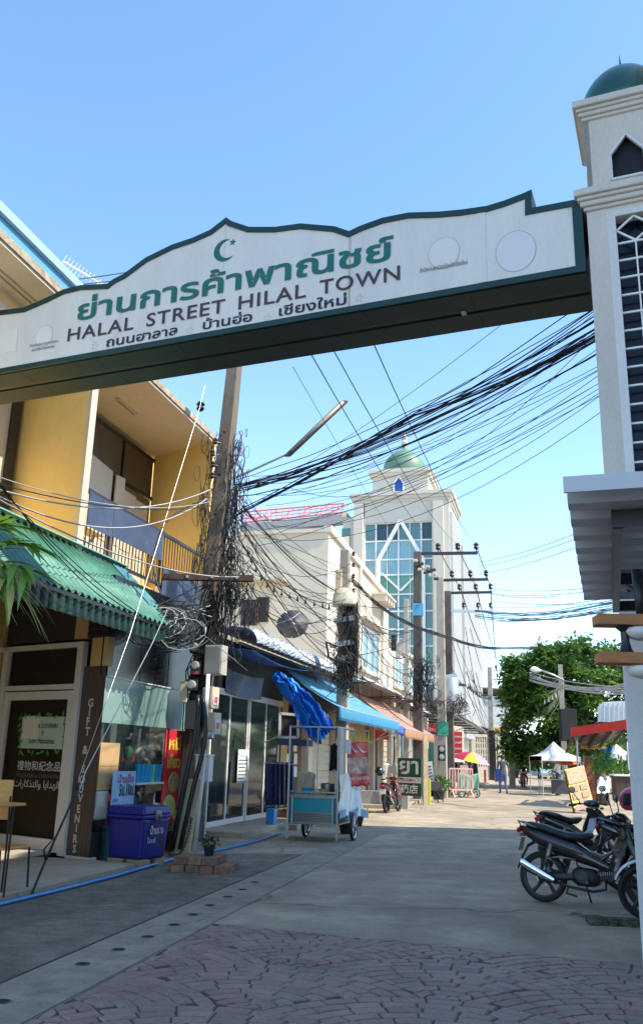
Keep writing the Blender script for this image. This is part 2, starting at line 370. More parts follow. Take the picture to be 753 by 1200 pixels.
# left pavement with kerb face
pv = struct(MB().prism([S.p(-22, -1.28, -.05), S.p(-.35, -1.28, -.05), S.p(-.2, -.62, -.05), S.p(-.2, 4, -.05), S.p(-22, 4, -.05)], (0, 0, .15)).build('pavement', M_PAVE, bevel=.012))
tl = struct(boxo('entrance_tile_step', FS, .3, 5.5, .02, .95, .10, .155, mat('beige_tile', (.52, .46, .37), .5, var=.06, bump=.05, scale=8), bevel=.006))
struct(MB().prism([S.p(5.0, -.95, -.05), S.p(11.5, -.85, -.05), S.p(11.5, .6, -.05), S.p(5.0, .6, -.05)], (0, 0, .17)).build('shop_step', M_PAVE, bevel=.015))
struct(MB().prism([S.p(17.5, -1.9, -.05), S.p(80, -2.4, -.05), S.p(80, 6, -.05), S.p(17.5, 6, -.05)], (0, 0, .17)).build('pavement', M_PAVE, bevel=.015))
for i, (a, b, h) in enumerate(((7.6, 8.6, .12), (8.75, 9.5, .10), (9.65, 10.5, .11))):
    kb = boxo('kerb_stone', S, a, b, -1.35 - .05 * i, -1.15 - .05 * i, 0, h, M_PAVE, bevel=.015); tag(kb, ['loose concrete kerb stone nearest the brick-edged planter', 'short loose kerb stone in the middle before the glass-doored shop', 'loose kerb stone beside the food cart post'][i], 'kerb stone')
# blue water pipe on the ground
pipe = [G(-60, 1080) + Z * .03, G(0, 1063) + Z * .03, G(70, 1046) + Z * .03, G(137, 1029) + Z * .035, G(200, 1010) + Z * .035, G(262, 997) + Z * .035, G(303, 987) + Z * .035, G(330, 977) + Z * .035]
tag(MB().tube(pipe, .024, 8).build('water_pipe', mat('blue_pvc', (.03, .22, .55), .35, var=.15, bump=.02), None, smooth=50), 'bright blue water pipe lying along the left road edge', 'pipe')
# broken gutter opening at right
pg = G(700, 1083)
pt = thing('broken_gutter', 'broken open gutter slot with mossy concrete edges in the road beside the motorcycles', 'gutter', pg)
PF = Frame(pg, 100)
MB().box(PF, 0, 1.5, -.02, .2, .004, .010).build('opening', mat('hole_black', (0.008, 0.008, 0.008), .9), pt)
m_moss = mat('mossy_concrete', (.12, .115, .09), .95, var=.4, scale=20, bump=.8, col2=(.04, .05, .02), c2amt=.5, c2scale=8)
b = MB()
for q in range(16):
    u = q * .1; b.box(PF, u, u + .095, -.09 + random.uniform(-.01, .02), -.02 + random.uniform(-.01, .01), 0, .025 + random.random() * .03)
b.build('mossy_edge', m_moss, pt, bevel=.006)
b = MB(); b.box(PF, -.06, 1.5, .2, .3, 0, .035).box(PF, -.1, 0.0, -.1, .3, 0, .04).box(PF, .55, 1.4, .03, .11, .01, .045); b.build('lid_slab', m_moss, pt, bevel=.01)
b = MB()
for q in range(9):
    c = pg + Vector((-.15 + random.random() * .3, .42 + random.random() * .18, .0)); b.ball(c, random.uniform(.02, .06), 4, (1.4, 1, .35))
tag(b.build('rubble', M_ROADN), 'scatter of broken concrete crumbs beside the gutter slot', 'rubble', kind='stuff')

# ================================================================== arch sign
# the gateway was measured in survey units of 0.78 m above a 0.352 m plinth; its builder converts while building
UNIT[:] = [0.78, 0.352]
M_SGW = mat('sign_white_panel', (.72, .695, .65), .4, grain=.07, var=.05, scale=2, bump=.04, col2=(.50, .46, .41), c2amt=.34, c2scale=2.4, stretch=(1.6, 1.6, .28))
M_SGG = mat('sign_dark_green', (.004, .034, .03), .35, .1, var=.25, scale=3, bump=.08, bscale=8)
M_TEXG = mat('letter_green', (.0, .125, .105), .5, var=.12, bump=0)
M_TEXB = mat('letter_brown', (.05, .027, .033), .5, var=.2, bump=0)
M_TEXN = mat('letter_navy', (.011, .011, .035), .5, var=.2, bump=0)
ar = thing('arch_sign', 'long white gateway sign with dark green scalloped edge spanning the street', 'sign', SG.p(4.5, 0, 0))
prof_px = [(0, 364.8), (30, 361), (55.5, 350), (75.7, 340), (96, 335), (127, 333.5), (134, 328), (146, 322), (171.5, 303), (202, 288), (227, 279.5), (247, 270.5), (260, 260.4), (266, 255.8), (272.5, 260.4), (292.6, 267), (323, 267), (353, 263), (393, 266.4), (409.3, 272), (423.5, 265.4), (448.7, 256.3), (479, 250.3), (514, 249.3), (539.5, 247), (570, 242.7), (590, 236.6), (610, 229), (622.7, 223.5), (622.7, 245), (676, 235)]
top = [SG.hit(*p) for p in prof_px]
top = [(-.28, 8.42)] + [(u, z) for u, z in reversed(top)]
top[1] = (-.25, 8.42)
# beyond the photo's left edge the sign mirrors its right end
top += [(9.25, 8.6), (9.25, 8.42), (9.85, 8.42)]
BOT = 7.40
band = .085
poly = [(9.85, BOT)] + [(-.28, BOT)] + top
body = MB().prism([SG.p(u, 0, z) for u, z in poly], SG.N * -.5)
body.build('sign_body', M_SGG, ar)
def inset(pl, d):
    n = len(pl); out = []
    for i in range(n):
        a = Vector(pl[i - 1]); b_ = Vector(pl[i]); c = Vector(pl[(i + 1) % n])
        e1 = (b_ - a); e2 = (c - b_)
        if e1.length < 1e-6: e1 = e2
        if e2.length < 1e-6: e2 = e1
        n1 = Vector((-e1.y, e1.x)).normalized(); n2 = Vector((-e2.y, e2.x)).normalized()
        nn = n1 + n2; L = nn.length
        nn = nn / L if L > .1 else n1
        s_ = d / max(.45, nn.dot(n1)); out.append(b_ + nn * s_)
    return out
area = sum(poly[i - 1][0] * poly[i][1] - poly[i][0] * poly[i - 1][1] for i in range(len(poly)))
inn = inset(poly, band if area > 0 else -band)
inn = [Vector((min(9.76, max(-.16, p.x)), p.y)) for p in inn]
# white face split into three welded panels
def clip_u(pl, lo, hi):
    def cut(P, f, val, keep):
        o = []
        for i in range(len(P)):
            a, b_ = P[i - 1], P[i]; ia, ib = keep(a), keep(b_)
            if ia != ib: t = (val - a.x) / (b_.x - a.x); o.append(a + (b_ - a) * t)
            if ib: o.append(b_)
        return o
    P = cut(pl, None, lo, lambda p: p.x >= lo); return cut(P, None, hi, lambda p: p.x <= hi)
seams = [-.2, 1.02, 2.83, 4.8, 7.0, 9.8]
for a, b_ in zip(seams[:-1], seams[1:]):
    pl = clip_u(inn, a + .002, b_ - .002)
    if len(pl) > 2: MB().prism([SG.p(p.x, .012, p.y) for p in pl], SG.N * -.03).build('face_panel', M_SGW, ar)
# green edge band: a raised tube-like strip along the top, flat strip along the bottom
boxo('seam_strip', SG, .93, 1.03, .0125, .02, BOT + .1, 8.52, M_SGW, ar); boxo('seam_strip', SG, 2.80, 2.815, .0125, .016, BOT + .1, 8.6, mat('rust_streak', (.42, .35, .27), .7), ar)
rim = MB()
for i in range(len(poly)):
    a = poly[i - 1]; b_ = poly[i]; 
    ai, bi = inn[i - 1], inn[i]
    rim.add([SG.p(a[0], .03, a[1]), SG.p(b_[0], .03, b_[1]), SG.p(bi[0], .03, bi[1]), SG.p(ai[0], .03, ai[1]), SG.p(a[0], -.01, a[1]), SG.p(b_[0], -.01, b_[1]), SG.p(bi[0], -.01, bi[1]), SG.p(ai[0], -.01, ai[1])], MB.BF)
rim.build('edge_band', M_SGG, ar)
# beam underside: two rows of sheet with a groove between
for (v0, v1, z0) in ((-.44, -.02, BOT - .012), (-1.0, -.56, BOT - .012)):
    for q in range(7):
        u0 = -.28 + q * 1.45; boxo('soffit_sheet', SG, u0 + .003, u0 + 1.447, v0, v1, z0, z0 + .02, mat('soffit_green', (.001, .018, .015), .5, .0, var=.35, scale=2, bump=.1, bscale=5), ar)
boxo('groove', SG, -.28, 9.85, -.56, -.44, BOT + .02, BOT + .04, M_BLACKM, ar)
boxo('back_body', SG, -.28, 9.85, -1.0, -.5, BOT + .008, BOT + .9, M_SGG, ar)
boxo('beam_lamp', SG, 1.32, 1.38, -.53, -.44, BOT - .03, BOT, mat('yellowed_plastic', (.55, .45, .25), .5), ar)
Xs, Ys = -SG.U, Z
FN = SG.P + SG.N * .018
def sgt(name, s, px0, px1, z, m, em, **k):
    u0, _ = SG.hit(*px0); u1, _ = SG.hit(*px1)
    return text(name, s, SG.p(u0, .018, z), Xs, Ys, abs(u0 - u1), em, m, ar, **k)
sgt('thai_title', 'ย่านการค้าพาณิชย์', (91, 377), (461, 304), 8.09, M_TEXG, .47, bold=.024)
for s_, a, b_ in (('HALAL', (79.8, 400.7), (157, 386)), ('STREET', (172, 383), (264, 365)), ('HILAL', (279.8, 362), (358.8, 347)), ('TOWN', (374.7, 344), (468.8, 326))): sgt('english_title', s_, a, b_, 7.755, M_TEXB, .31, bold=.012, spacing=1.1)
for s_, a, b_ in (('ถนนฮาลาล', (125, 409), (208, 396)), ('บ้านฮ่อ', (238, 388), (296, 376)), ('เชียงใหม่', (327, 373), (406, 359))):
    sgt('thai_subtitle', s_, a, b_, 7.535, M_TEXN, .205, bold=.02)
sgt('thai_caption', 'สำนักงานพาณิชย์จังหวัดเชียงใหม่', (492, 326), (548, 318), 7.80, M_TEXN, .085)
sgt('thai_caption', 'สำนักงานคณะกรรมการอิสลาม', (35, 415), (68, 411), 7.77, M_TEXN, .07)
sgt('thai_caption', 'ประจำจังหวัดเชียงใหม่', (37, 423), (64, 418), 7.69, M_TEXN, .07)
# crescent and star
cu0, cz0 = SG.hit(264, 294)
def flat(name, pts, m, parent=ar, v=.018): return MB().add([SG.p(cu0 - x, v, cz0 + z) for x, z in pts], [tuple(range(len(pts)))]).build(name, m, parent)
rr = .185; out = [(rr * math.cos(t), rr * math.sin(t)) for t in [rad(48 - 0) + (rad(312 - 48)) * 1.0 * i / 24 for i in range(25)]]
aa = math.radians(0); inn2 = []
p1, p0 = out[-1], out[0]; c2 = (.062, 0.0); r2 = math.hypot(p1[0] - c2[0], p1[1] - c2[1])
ta, tb = math.atan2(p1[1] - c2[1], p1[0] - c2[0]), math.atan2(p0[1] - c2[1], p0[0] - c2[0])
if ta > 0: ta -= 2 * math.pi
ta2 = ta + 2 * math.pi if ta < tb else ta
inn2 = [(c2[0] + r2 * math.cos(ta2 + (tb - ta2) * i / 24), c2[1] + r2 * math.sin(ta2 + (tb - ta2) * i / 24)) for i in range(1, 24)]
rot = rad(12); cres = out + inn2; cres = [(x * math.cos(rot) - y * math.sin(rot), x * math.sin(rot) + y * math.cos(rot)) for x, y in cres]
def strip_flat(name, A, B, m):
    mb = MB(); n = len(A)
    for i in range(n - 1): mb.add([SG.p(cu0 - q[0], .018, cz0 + q[1]) for q in (A[i], A[i + 1], B[i + 1], B[i])], [(0, 1, 2, 3)])
    return mb.build(name, m, ar)
A = cres[:25]; B = [cres[0]] + list(reversed(cres[25:])) + [cres[24]]
strip_flat('crescent', A, B, M_TEXG)
def star(cx, cz, r, n=5, ri=.4, rot=.2):
    return [(cx + (r if k % 2 == 0 else r * ri) * math.sin(rot + math.pi * k / n), cz + (r if k % 2 == 0 else r * ri) * math.cos(rot + math.pi * k / n)) for k in range(2 * n)]
def star_obj(cx, cz, r, m, name='star', outline=False):
    p = star(cx, cz, r); mb = MB()
    if outline:
        q = star(cx, cz, r * .82); L = len(p)
        for i in range(L): mb.add([SG.p(cu0 - a[0], .0165, cz0 + a[1]) for a in (p[i], p[(i + 1) % L], q[(i + 1) % L], q[i])], [(0, 1, 2, 3)])
    else: mb.add([SG.p(cu0 - cx, .018, cz0 + cz)] + [SG.p(cu0 - a[0], .018, cz0 + a[1]) for a in p], [(0, 1 + i, 1 + (i + 1) % 10) for i in range(10)])
    return mb.build(name, m, ar)
star_obj(.125, .11, .062, M_TEXG)
M_GHOST = mat('faded_print', (.5, .48, .44), .5, var=.08, bump=0)
for px, py in ((112, 406), (223, 388), (314, 373), (421, 350)):
    u, z = SG.hit(px, py); star_obj(cu0 - u, z - cz0, .075, M_GHOST, 'faded_star', True)
# removed emblems: cleaner discs with a thin outline
M_PATCH = mat('emblem_patch', (.73, .71, .67), .5, var=.05, bump=0, col2=(.6, .57, .52), c2amt=.25, c2scale=6)
def disc(px, py, r, m, sq=1.12):
    u, z = SG.hit(px, py); a = [(r * math.cos(2 * math.pi * i / 28), r * sq * math.sin(2 * math.pi * i / 28)) for i in range(28)]
    MB().add([SG.p(u + x * 1.03, .0150, z + y * 1.03) for x, y in a], [tuple(range(28))]).build('emblem_outline', mat('outline_dirt', (.36, .34, .33), .7, bump=0), ar)
    MB().add([SG.p(u + x, .0165, z + y) for x, y in a], [tuple(range(28))]).build('emblem_patch', m, ar)
disc(52.5, 394, .165, M_PATCH, 1.1); disc(520, 297, .205, M_PATCH); disc(604, 295, .25, mat('clean_panel', (.69, .69, .7), .4, var=.03, bump=0), 1.15)
pq = [SG.hit(-30, 396), SG.hit(22, 386), SG.hit(20, 411), SG.hit(-30, 420)]
MB().add([SG.p(u, .016, z) for u, z in pq], [(0, 1, 2, 3)]).build('emblem_patch', M_PATCH, ar)
# left pier carrying the far end of the sign, outside the photo
MB().box(SG, 9.85, 10.75, -.95, -.05, -.451, 9.2).build('pier', M_WHITE, ar, bevel=.02)

# ================================================================== right tower with dome
M_CREAM = mat('tower_cream', (.66, .61, .54), .7, grain=.12, var=.06, scale=2, bump=.15, col2=(.50, .45, .38), c2amt=.33, c2scale=2.2, stretch=(1.5, 1.5, .5))
M_TWHITE = mat('tower_white', (.72, .72, .72), .6, grain=.1, var=.05, scale=2, bump=.1, col2=(.5, .49, .47), c2amt=.28, c2scale=2.5)
tw = thing('gate_tower', 'cream square tower with green dome, cornices and latticed dark window carrying the sign', 'tower', SG.p(-.85, -.5, 0))
E0 = (3.25, 9.35, 0); TW = Frame(E0, -67.5)
TC = -.475; HW = .525; DEP = 1.02       # centre along u, half width, depth
U1, U0 = TC + HW, TC - HW
ln = MB(); ln.box(TW, U0 + .055, U1 - .055, -DEP, 0, -.451, 4.75); ln.build('lower_shaft', M_TWHITE, tw, bevel=.012)
# upper shaft around the lattice opening
wu0, wu1, wz1 = -.28, -.70, 8.08
up = MB()
up.box(TW, wu0 + .0, U1, -DEP, 0, 4.75, 8.22); up.box(TW, U0, wu1, -DEP, 0, 4.75, 8.22); up.box(TW, wu1, wu0, -DEP, 0, wz1, 8.22); up.box(TW, wu1, wu0, -DEP, -.2, 4.75, wz1)
up.build('upper_shaft', M_CREAM, tw)
fr = MB(); fr.box(TW, wu0, wu0 + .1, 0, .012, 4.75, 8.17).box(TW, wu1 - .1, wu1, 0, .012, 4.75, 8.17).box(TW, wu1, wu0, 0, .012, 8.08, 8.17)
fr.build('window_surround', M_TWHITE, tw)
boxo('dark_panel', TW, wu1, wu0, -.19, -.17, 4.75, 8.08, mat('window_dark_glass', (.006, .006, .014), .2, var=.3, bump=0, spec=.3), tw)
lt = MB(); ph = .128; nz_ = 0; z = 7.72
mid = (wu0 + wu1) / 2
lt.box(TW, mid - .009, mid + .009, -.05, -.03, 4.75, z)
while z > 4.8:
    lt.box(TW, wu1, wu0, -.052, -.028, z - .011, z + .011); z -= .235
lt.build('lattice_bar', M_WHITE, tw)
dm = MB()
for a, b_ in (((wu0, 7.90), (mid, 8.07)), ((mid, 8.07), (wu1, 7.90)), ((wu1, 7.90), (mid, 7.73)), ((mid, 7.73), (wu0, 7.90))):
    dm.bar(TW.p(a[0], -.04, a[1]), TW.p(b_[0], -.04, b_[1]), .024, .024)
dm.build('lattice_diamond', M_WHITE, tw)
def cornice(z0, steps, hw=HW, dep=DEP):
    mb = MB()
    for o_, h in steps:
        mb.box(TW, TC - hw - o_, TC + hw + o_, -dep / 2 - dep / 2 - o_, o_, z0, z0 + h); z0 += h + .0
    return mb
cornice(8.222, [(.035, .05), (.07, .07), (.10, .05), (.135, .10)]).build('cornice', M_CREAM, tw, bevel=.014)
BH = .49
# belfry with pointed openings on each side
bx = MB(); zb0, zb1 = 8.492, 9.56
ou, oz0, oz1, oz2 = .205, 8.62, 8.98, 9.24
def belfry_face(F, hw, thick):
    mb = MB(); P = [(-hw, zb0), (hw, zb0), (hw, zb1), (-hw, zb1)]
    o_ = [(-ou, oz0), (ou, oz0), (ou, oz1), (0, oz2), (-ou, oz1)]
    fs = [[(-hw, zb0), (-ou, oz0), (-ou, oz1), (-hw, zb1)], [(hw, zb0), (ou, oz0), (ou, oz1), (hw, zb1)], [(-hw, zb0), (hw, zb0), (ou, oz0), (-ou, oz0)], [(-hw, zb1), (-ou, oz1), (0, oz2)], [(hw, zb1), (ou, oz1), (0, oz2)], [(-hw, zb1), (0, oz2), (hw, zb1)]]
    for f in fs: mb.prism([F.p(u, 0, z) for u, z in f], F.N * -thick)
    return mb, o_
cF = TW.p(TC, -DEP / 2, 0)
for k in range(4):
    Fk = Frame(cF, -67.5 + 90 * k); Fk = Frame(Fk.p(0, BH, 0), -67.5 + 90 * k)
    mb, o_ = belfry_face(Fk, BH, .06); mb.build('belfry_wall', M_CREAM, tw)
    tr = MB()
    for i in range(5): a, b_ = o_[i], o_[(i + 1) % 5]; tr.bar(Fk.p(a[0], .005, a[1]), Fk.p(b_[0], .005, b_[1]), .035, .03)
    tr.build('opening_trim', M_TWHITE, tw)
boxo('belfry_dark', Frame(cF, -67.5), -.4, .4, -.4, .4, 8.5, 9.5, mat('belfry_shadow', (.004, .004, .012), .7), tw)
c2_ = MB(); z0 = 9.562
for o_, h in ((.03, .05), (.06, .06), (.085, .05), (.125, .1)):
    c2_.box(Frame(cF, -67.5), -BH - o_, BH + o_, -BH - o_, BH + o_, z0, z0 + h); z0 += h
c2_.build('cornice', M_CREAM, tw, bevel=.012)
M_DOME = mat('dome_green', (.004, .06, .042), .28, .15, var=.3, scale=2.5, bump=.12, bscale=5, coat=.3)
R_ = .56; prof = [(R_ * .97, 0), (R_, .08)] + [(R_ * math.cos(rad(a)), .10 + .66 * math.sin(rad(a))) for a in range(6, 90, 7)] + [(.03, .665), (.022, .72), (.0, .98)]
MB().lathe(cF + Z * z0, prof[:-3] + [(.03, .762)], 40).build('dome', M_DOME, tw, smooth=True)
MB().lathe(cF + Z * (z0 + .75), [(.04, 0), (.03, .04), (.02, .1), (.0, .34)], 10).build('finial', mat('finial_blue', (.03, .06, .2), .3, .3), tw, smooth=True)
UNIT[:] = [1.0, 0.0]
# building wing behind the tower: casts the shade over the near road
wing = thing('white_market_building', 'tall plain white market building behind and beside the domed gate tower', 'building', (8, 5, 0))
WF = Frame((6.9, 18.2, 0), 15)
MB().prism([(4.75, 8.4, 0), (5.7, 12, 0), (7.15, 18.4, 0), (14, 18.4, 0), (14, -16, 0), (4.2, -16, 0), (4.2, 6.0, 0)], (0, 0, 11.9)).build('wall', M_TWHITE, wing)
b = MB()
b.prism([(4.75, 8.4, 11.902), (5.65, 12, 11.902), (7.1, 18.5, 11.902), (14.1, 18.5, 11.902), (14.1, -16.1, 11.902), (4.1, -16.1, 11.902), (4.1, 6.0, 11.902)], (0, 0, .25)); b.build('parapet', M_CREAM, wing)
for k in range(5):
    for z in (1.2, 4.6, 8.2): boxo('window', Frame((4.2, 3.2 - k * 3.6, z), 180), 0, 1.8, -.02, .03, 0, 1.7, M_BLUEG, wing)
# ================================================================== yellow shophouse
M_YEL = mat('yellow_wall', (.88, .63, .22), .8, grain=.07, var=.06, scale=1.5, bump=.2, col2=(.74, .52, .19), c2amt=.32, c2scale=.9)
M_SOF = mat('soffit_plaster', (.66, .57, .44), .85, var=.06, col2=(.42, .35, .25), c2amt=.3, c2scale=.8)
M_GRIME = mat('grimy_concrete', (.42, .33, .23), .95, var=.35, scale=6, bump=.5, bscale=25, col2=(.15, .115, .08), c2amt=.42, c2scale=4)
M_TAN = mat('tan_board', (.52, .34, .15), .7, var=.1, scale=2)
M_IVORY = mat('ivory_shutter', (.62, .54, .42), .6, var=.06)
M_LB = mat('light_blue_gutter', (.35, .58, .72), .45, var=.06, bump=.03)
M_LB2 = mat('mid_blue_gutter', (.13, .36, .56), .45, var=.06, bump=.03)
yb = thing('yellow_shophouse', 'two storey yellow shophouse with recessed upstairs balcony over a gift shop', 'building', S.p(0, 0, 0))
SIN70 = math.sin(rad(70)); COT = math.cos(rad(70)) / math.sin(rad(70))
def SK(u, d, z): return S.p(u + d * COT, d, z)      # skewed plan: d = depth behind the street face
def skbox(mb, u0, u1, d0, d1, z0, z1): return mb.add([SK(u, d, z) for z in (z0, z1) for u, d in ((u0, d0), (u1, d0), (u1, d1), (u0, d1))], MB.BF)
def skb(name, *a, m=None, parent=yb, bevel=0, **k): return skbox(MB(), *a).build(name, m, parent, bevel=bevel, **k)
ZF, ZS = 4.70, 8.27
UL, UR = -.52, 4.62
skb('party_wall', UL - .12, UL, .02, 1.72, ZF - .2, ZS, m=M_YEL)
skb('party_wall', UR, UR + .14, .0, 1.72, ZF - .2, ZS, m=M_YEL)
skb('corner_pilaster', UL - .135, UL + .05, -.05, .019, ZF - .14, ZS - .002, m=M_IVORY)
skb('core_wall', -7, 7.4, 2.0, 9, 0, ZS + .3, m=M_YEL)
skb('balcony_floor', -7, UR + .14, -.0, 2.0, 4.30, ZF - .2 - .001, m=M_YEL)
skb('soffit', -7, UR + .35, -.0, 2.0, ZS, ZS + .05, m=M_SOF)
skb('roof_slab', -7, UR + .35, -.03, 9, ZS + .052, ZS + .17, m=M_GRIME)
skb('roof_gutter', -7, 1.7, .03, .22, ZS + .48, ZS + .62, m=M_LB)
skb('roof_fascia', -7, 1.7, .10, .25, ZS + .172, ZS + .479, m=M_LB2)
# ceiling tube lamp
b = MB(); b.bar(SK(1.55, .95, ZS - .02), SK(2.35, .95, ZS - .02), .09, .05); lp_ = b.build('ceiling_lamp', M_IVORY, yb)
b = MB(); b.tube([SK(1.6, .95, ZS - .06), SK(2.3, .95, ZS - .06)], .018, 6); b.build('tube', mat('dead_tube', (.35, .25, .15), .4), lp_)
b = MB(); b.bar(SK(-3.0, .75, ZS - .25), SK(-1.75, .75, ZS - .25), .11, .07); b.build('ceiling_lamp', M_WHITE, yb)
b = MB(); b.bar(SK(-6, .42, ZS - .02), SK(-.9, .42, ZS - .02), .025, .03).bar(SK(-6, .52, ZS - .02), SK(-.9, .52, ZS - .02), .02, .03); b.build('conduit', M_IVORY, yb)
# window wall of the balcony
M_WGL = mat('dusty_brown_glass', (.09, .065, .045), .3, var=.3, scale=1, bump=.02)
M_WGL2 = mat('dusty_olive_glass', (.17, .14, .05), .35, var=.25, scale=1, bump=.02)
d0 = 1.68
us = [UL, .35, 1.75, 3.12, UR]
for i in range(4):
    for (za, zb_, mm) in ((7.25, 8.1, M_WGL), (6.35, 7.15, M_WGL2 if i == 3 else M_WGL)):
        skb('pane', us[i] + .06, us[i + 1] - .05, d0 + .03, d0 + .05, za, zb_, m=mm)
fm = MB()
for u in us[:-1]: skbox(fm, u, u + .07, d0, d0 + .09, ZF - .2, ZS - .1)
for z in (8.1, 7.18, 6.28): skbox(fm, UL, UR, d0 + .002, d0 + .088, z, z + .07)
fm.build('window_frame', mat('dark_mullion', (.035, .028, .022), .5), yb)
def shutter(u0, u1, dd, ang, z0=4.72, z1=6.85):
    f = Frame(SK(u0, dd, 0), 15 + ang); wd = u1 - u0; r = MB().box(f, 0, wd, -.02, .02, z0, z1).build('shutter', M_IVORY, yb, bevel=.004)
    for za, zb_ in ((.08, .9), (1.0, 1.95)):
        b = MB(); b.box(f, .08, wd - .08, -.034, -.0205, z0 + za, z0 + zb_); b.build('shutter_panel', M_IVORY, r, bevel=.01)
shutter(1.55, 2.75, d0 - .12, -6, 4.7, 7.25); shutter(2.78, 3.1, d0 - .06, 6, 4.7, 7.2)
shutter(3.12, 3.75, d0 - .03, 0, 4.7, 7.0); shutter(3.77, 4.35, d0 - .03, 0, 4.7, 6.95)
for k in range(4): b = MB(); skbox(b, -5.2 + k * 1.12, -4.12 + k * 1.12, 1.66, 1.70, 4.6, ZS - .05); b.build('shutter', M_IVORY, yb, bevel=.006)
skb('wall_corner_strip', -.95, -.72, 1.60, 1.705, 4.6, ZS - .01, m=mat('dark_mullion', (.035, .028, .022), .5))
# folding chair folded on the balcony
b = MB()
b.bar(SK(.25, .6, 4.6), SK(.75, .6, 5.25), .04).bar(SK(.75, .6, 4.6), SK(.25, .6, 5.25), .04).bar(SK(.2, .6, 5.25), SK(.85, .6, 5.25), .3, .04)
tag(b.build('folding_table', M_IVORY), 'small cream folding table standing behind the upstairs balcony railing', 'table')
# railing
M_RAIL = mat('balcony_iron', (.04, .045, .055), .45, .4)
M_BPAN = mat('dusty_blue_panel', (.06, .085, .15), .6, .1, var=.25, scale=1.5, col2=(.2, .22, .27), c2amt=.35, c2scale=2)
rl = thing('balcony_railing', 'black iron balcony railing with dusty blue sheet panels on the yellow shophouse', 'railing', S.p(UL, 0, ZF))
b = MB(); u_end = 4.45
b.bar(S.p(UL + .05, -.03, 5.60), S.p(u_end, -.03, 5.60), .05, .06).bar(S.p(UL + .05, -.03, 4.62), S.p(u_end, -.03, 4.62), .05, .05)
b.bar(S.p(2.32, -.03, 4.62), S.p(2.32, -.03, 5.6), .05).bar(S.p(u_end, -.03, 4.4), S.p(u_end, -.03, 5.6), .05)
b.build('rail', M_RAIL, rl)
for k in range(40):
    u = UL + .12 + k * .124; MB().bar(S.p(u, -.03, 4.63), S.p(u, -.03, 5.58), .016).build('baluster', M_RAIL, rl)
for (u0, u1, za, zb_) in ((UL + .06, .35, 5.02, 5.58), (.36, 2.30, 5.05, 5.57), (2.4, 4.42, 4.38, 4.98)):
    boxo('sheet_panel', S, u0, u1, -.075, -.06, za, zb_, M_BPAN, rl)
# grimy brick strip between awning and balcony on the right
skb('grimy_wall', .9, 5.0, -.02, .3, 3.9, 4.29, m=M_GRIME)
skb('grimy_wall', 2.2, 5.0, -.03, -.021, 4.10, 4.62, m=M_GRIME)
# -------- ground floor shop
M_WOODV = mat('dark_timber_lining', (.04, .023, .015), .6, var=.6, scale=3, bump=.12, stretch=(9, 9, .6), spec=.6)
M_WOODP = mat('pillar_veneer', (.085, .055, .043), .45, var=.35, scale=3, bump=.06, stretch=(8, 8, .7))
CG = FS.p(-.51, 0, 0)                # real shop corner (glass starts here)
SGL = Frame(CG, 15)
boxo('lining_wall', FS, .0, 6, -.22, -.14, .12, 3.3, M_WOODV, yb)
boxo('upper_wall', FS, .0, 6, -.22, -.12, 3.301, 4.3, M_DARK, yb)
# planks reflected / lining boards behind the door glass
for k in range(24):
    u = .05 + k * .135
    boxo('lining_board', FS, u, u + .128, -.135, -.115 - random.random() * .006, .16, 3.2, M_WOODV, yb)
fr = MB()
fr.box(FS, .0, .14, -.05, .05, .1, 3.25).box(FS, 1.88, 2.0, -.05, .05, .1, 3.25).box(FS, 0.14, 6, -.05, .05, 3.17, 3.25).box(FS, .14, 6, -.045, .045, 2.52, 2.60)
fr.build('shopfront_frame', M_ALU, yb, bevel=.004)
M_DGL = mat('clear_glass', (.75, .8, .8), .02, 0, var=0, bump=0, trans=1.0)
dr = boxo('door', FS, .2, 1.86, -.03, -.022, .2, 2.46, mat('door_glass', (.03, .02, .015), .04, 0, var=0, bump=0, alpha=.3, spec=.3), yb)
b = MB(); b.box(FS, .15, .27, -.04, .03, .13, 2.5).box(FS, 1.76, 1.87, -.04, .03, .13, 2.5).box(FS, .27, 1.76, -.04, .03, 2.37, 2.5).box(FS, .27, 1.76, -.04, .03, .13, .31)
b.build('door_frame', M_ALU, dr, bevel=.004)
b = MB(); b.tube([FS.p(1.82, .035, 1.18), FS.p(1.82, .1, 1.22), FS.p(1.82, .11, 1.35), FS.p(1.82, .1, 1.48), FS.p(1.82, .035, 1.52)], .014, 8); b.build('handle', M_BLACKM, dr, smooth=True)
boxo('transom_pane', FS, .2, 1.88, -.03, -.022, 2.61, 3.16, mat('door_glass', (.9, .93, .92), .02), yb)
boxo('side_pane', FS, 2.0, 6, -.03, -.022, .2, 3.16, mat('door_glass', (.9, .93, .92), .02), yb)
# texts on the door: reading direction goes from u=1.8 to u=.2
Xd = -FS.U
M_PRT = mat('frosted_letters', (.5, .5, .46), .6, bump=0, var=.05); M_PRB = mat('print_black', (.04, .05, .045), .6, bump=0); M_PRM = mat('mint_sticker', (.42, .55, .46), .6, var=.05, bump=0)
def fsq(name, px0, px1, m, parent=dr, v=-.018):
    (u0, z1), (u1, z0) = FS.hit(*px0, v), FS.hit(*px1, v); return MB().add([FS.p(u0, v, z0), FS.p(u1, v, z0), FS.p(u1, v, z1), FS.p(u0, v, z1)], [(0, 1, 2, 3)]).build(name, m, parent)
fsq('sticker', (27, 840), (73, 878), M_PRM)
fsq('blank_paper', (29, 839), (45, 866), mat('paper', (.66, .6, .53), .7, bump=.02, var=.05), v=-.012)
def fst(s, px0, px1, m, em, **k):
    u0, z = FS.hit(*px0, -.01); u1, _ = FS.hit(*px1, -.01); return text('door_lettering', s, FS.p(u0, -.012, z), Xd, Z, abs(u0 - u1), em, m, dr, **k)
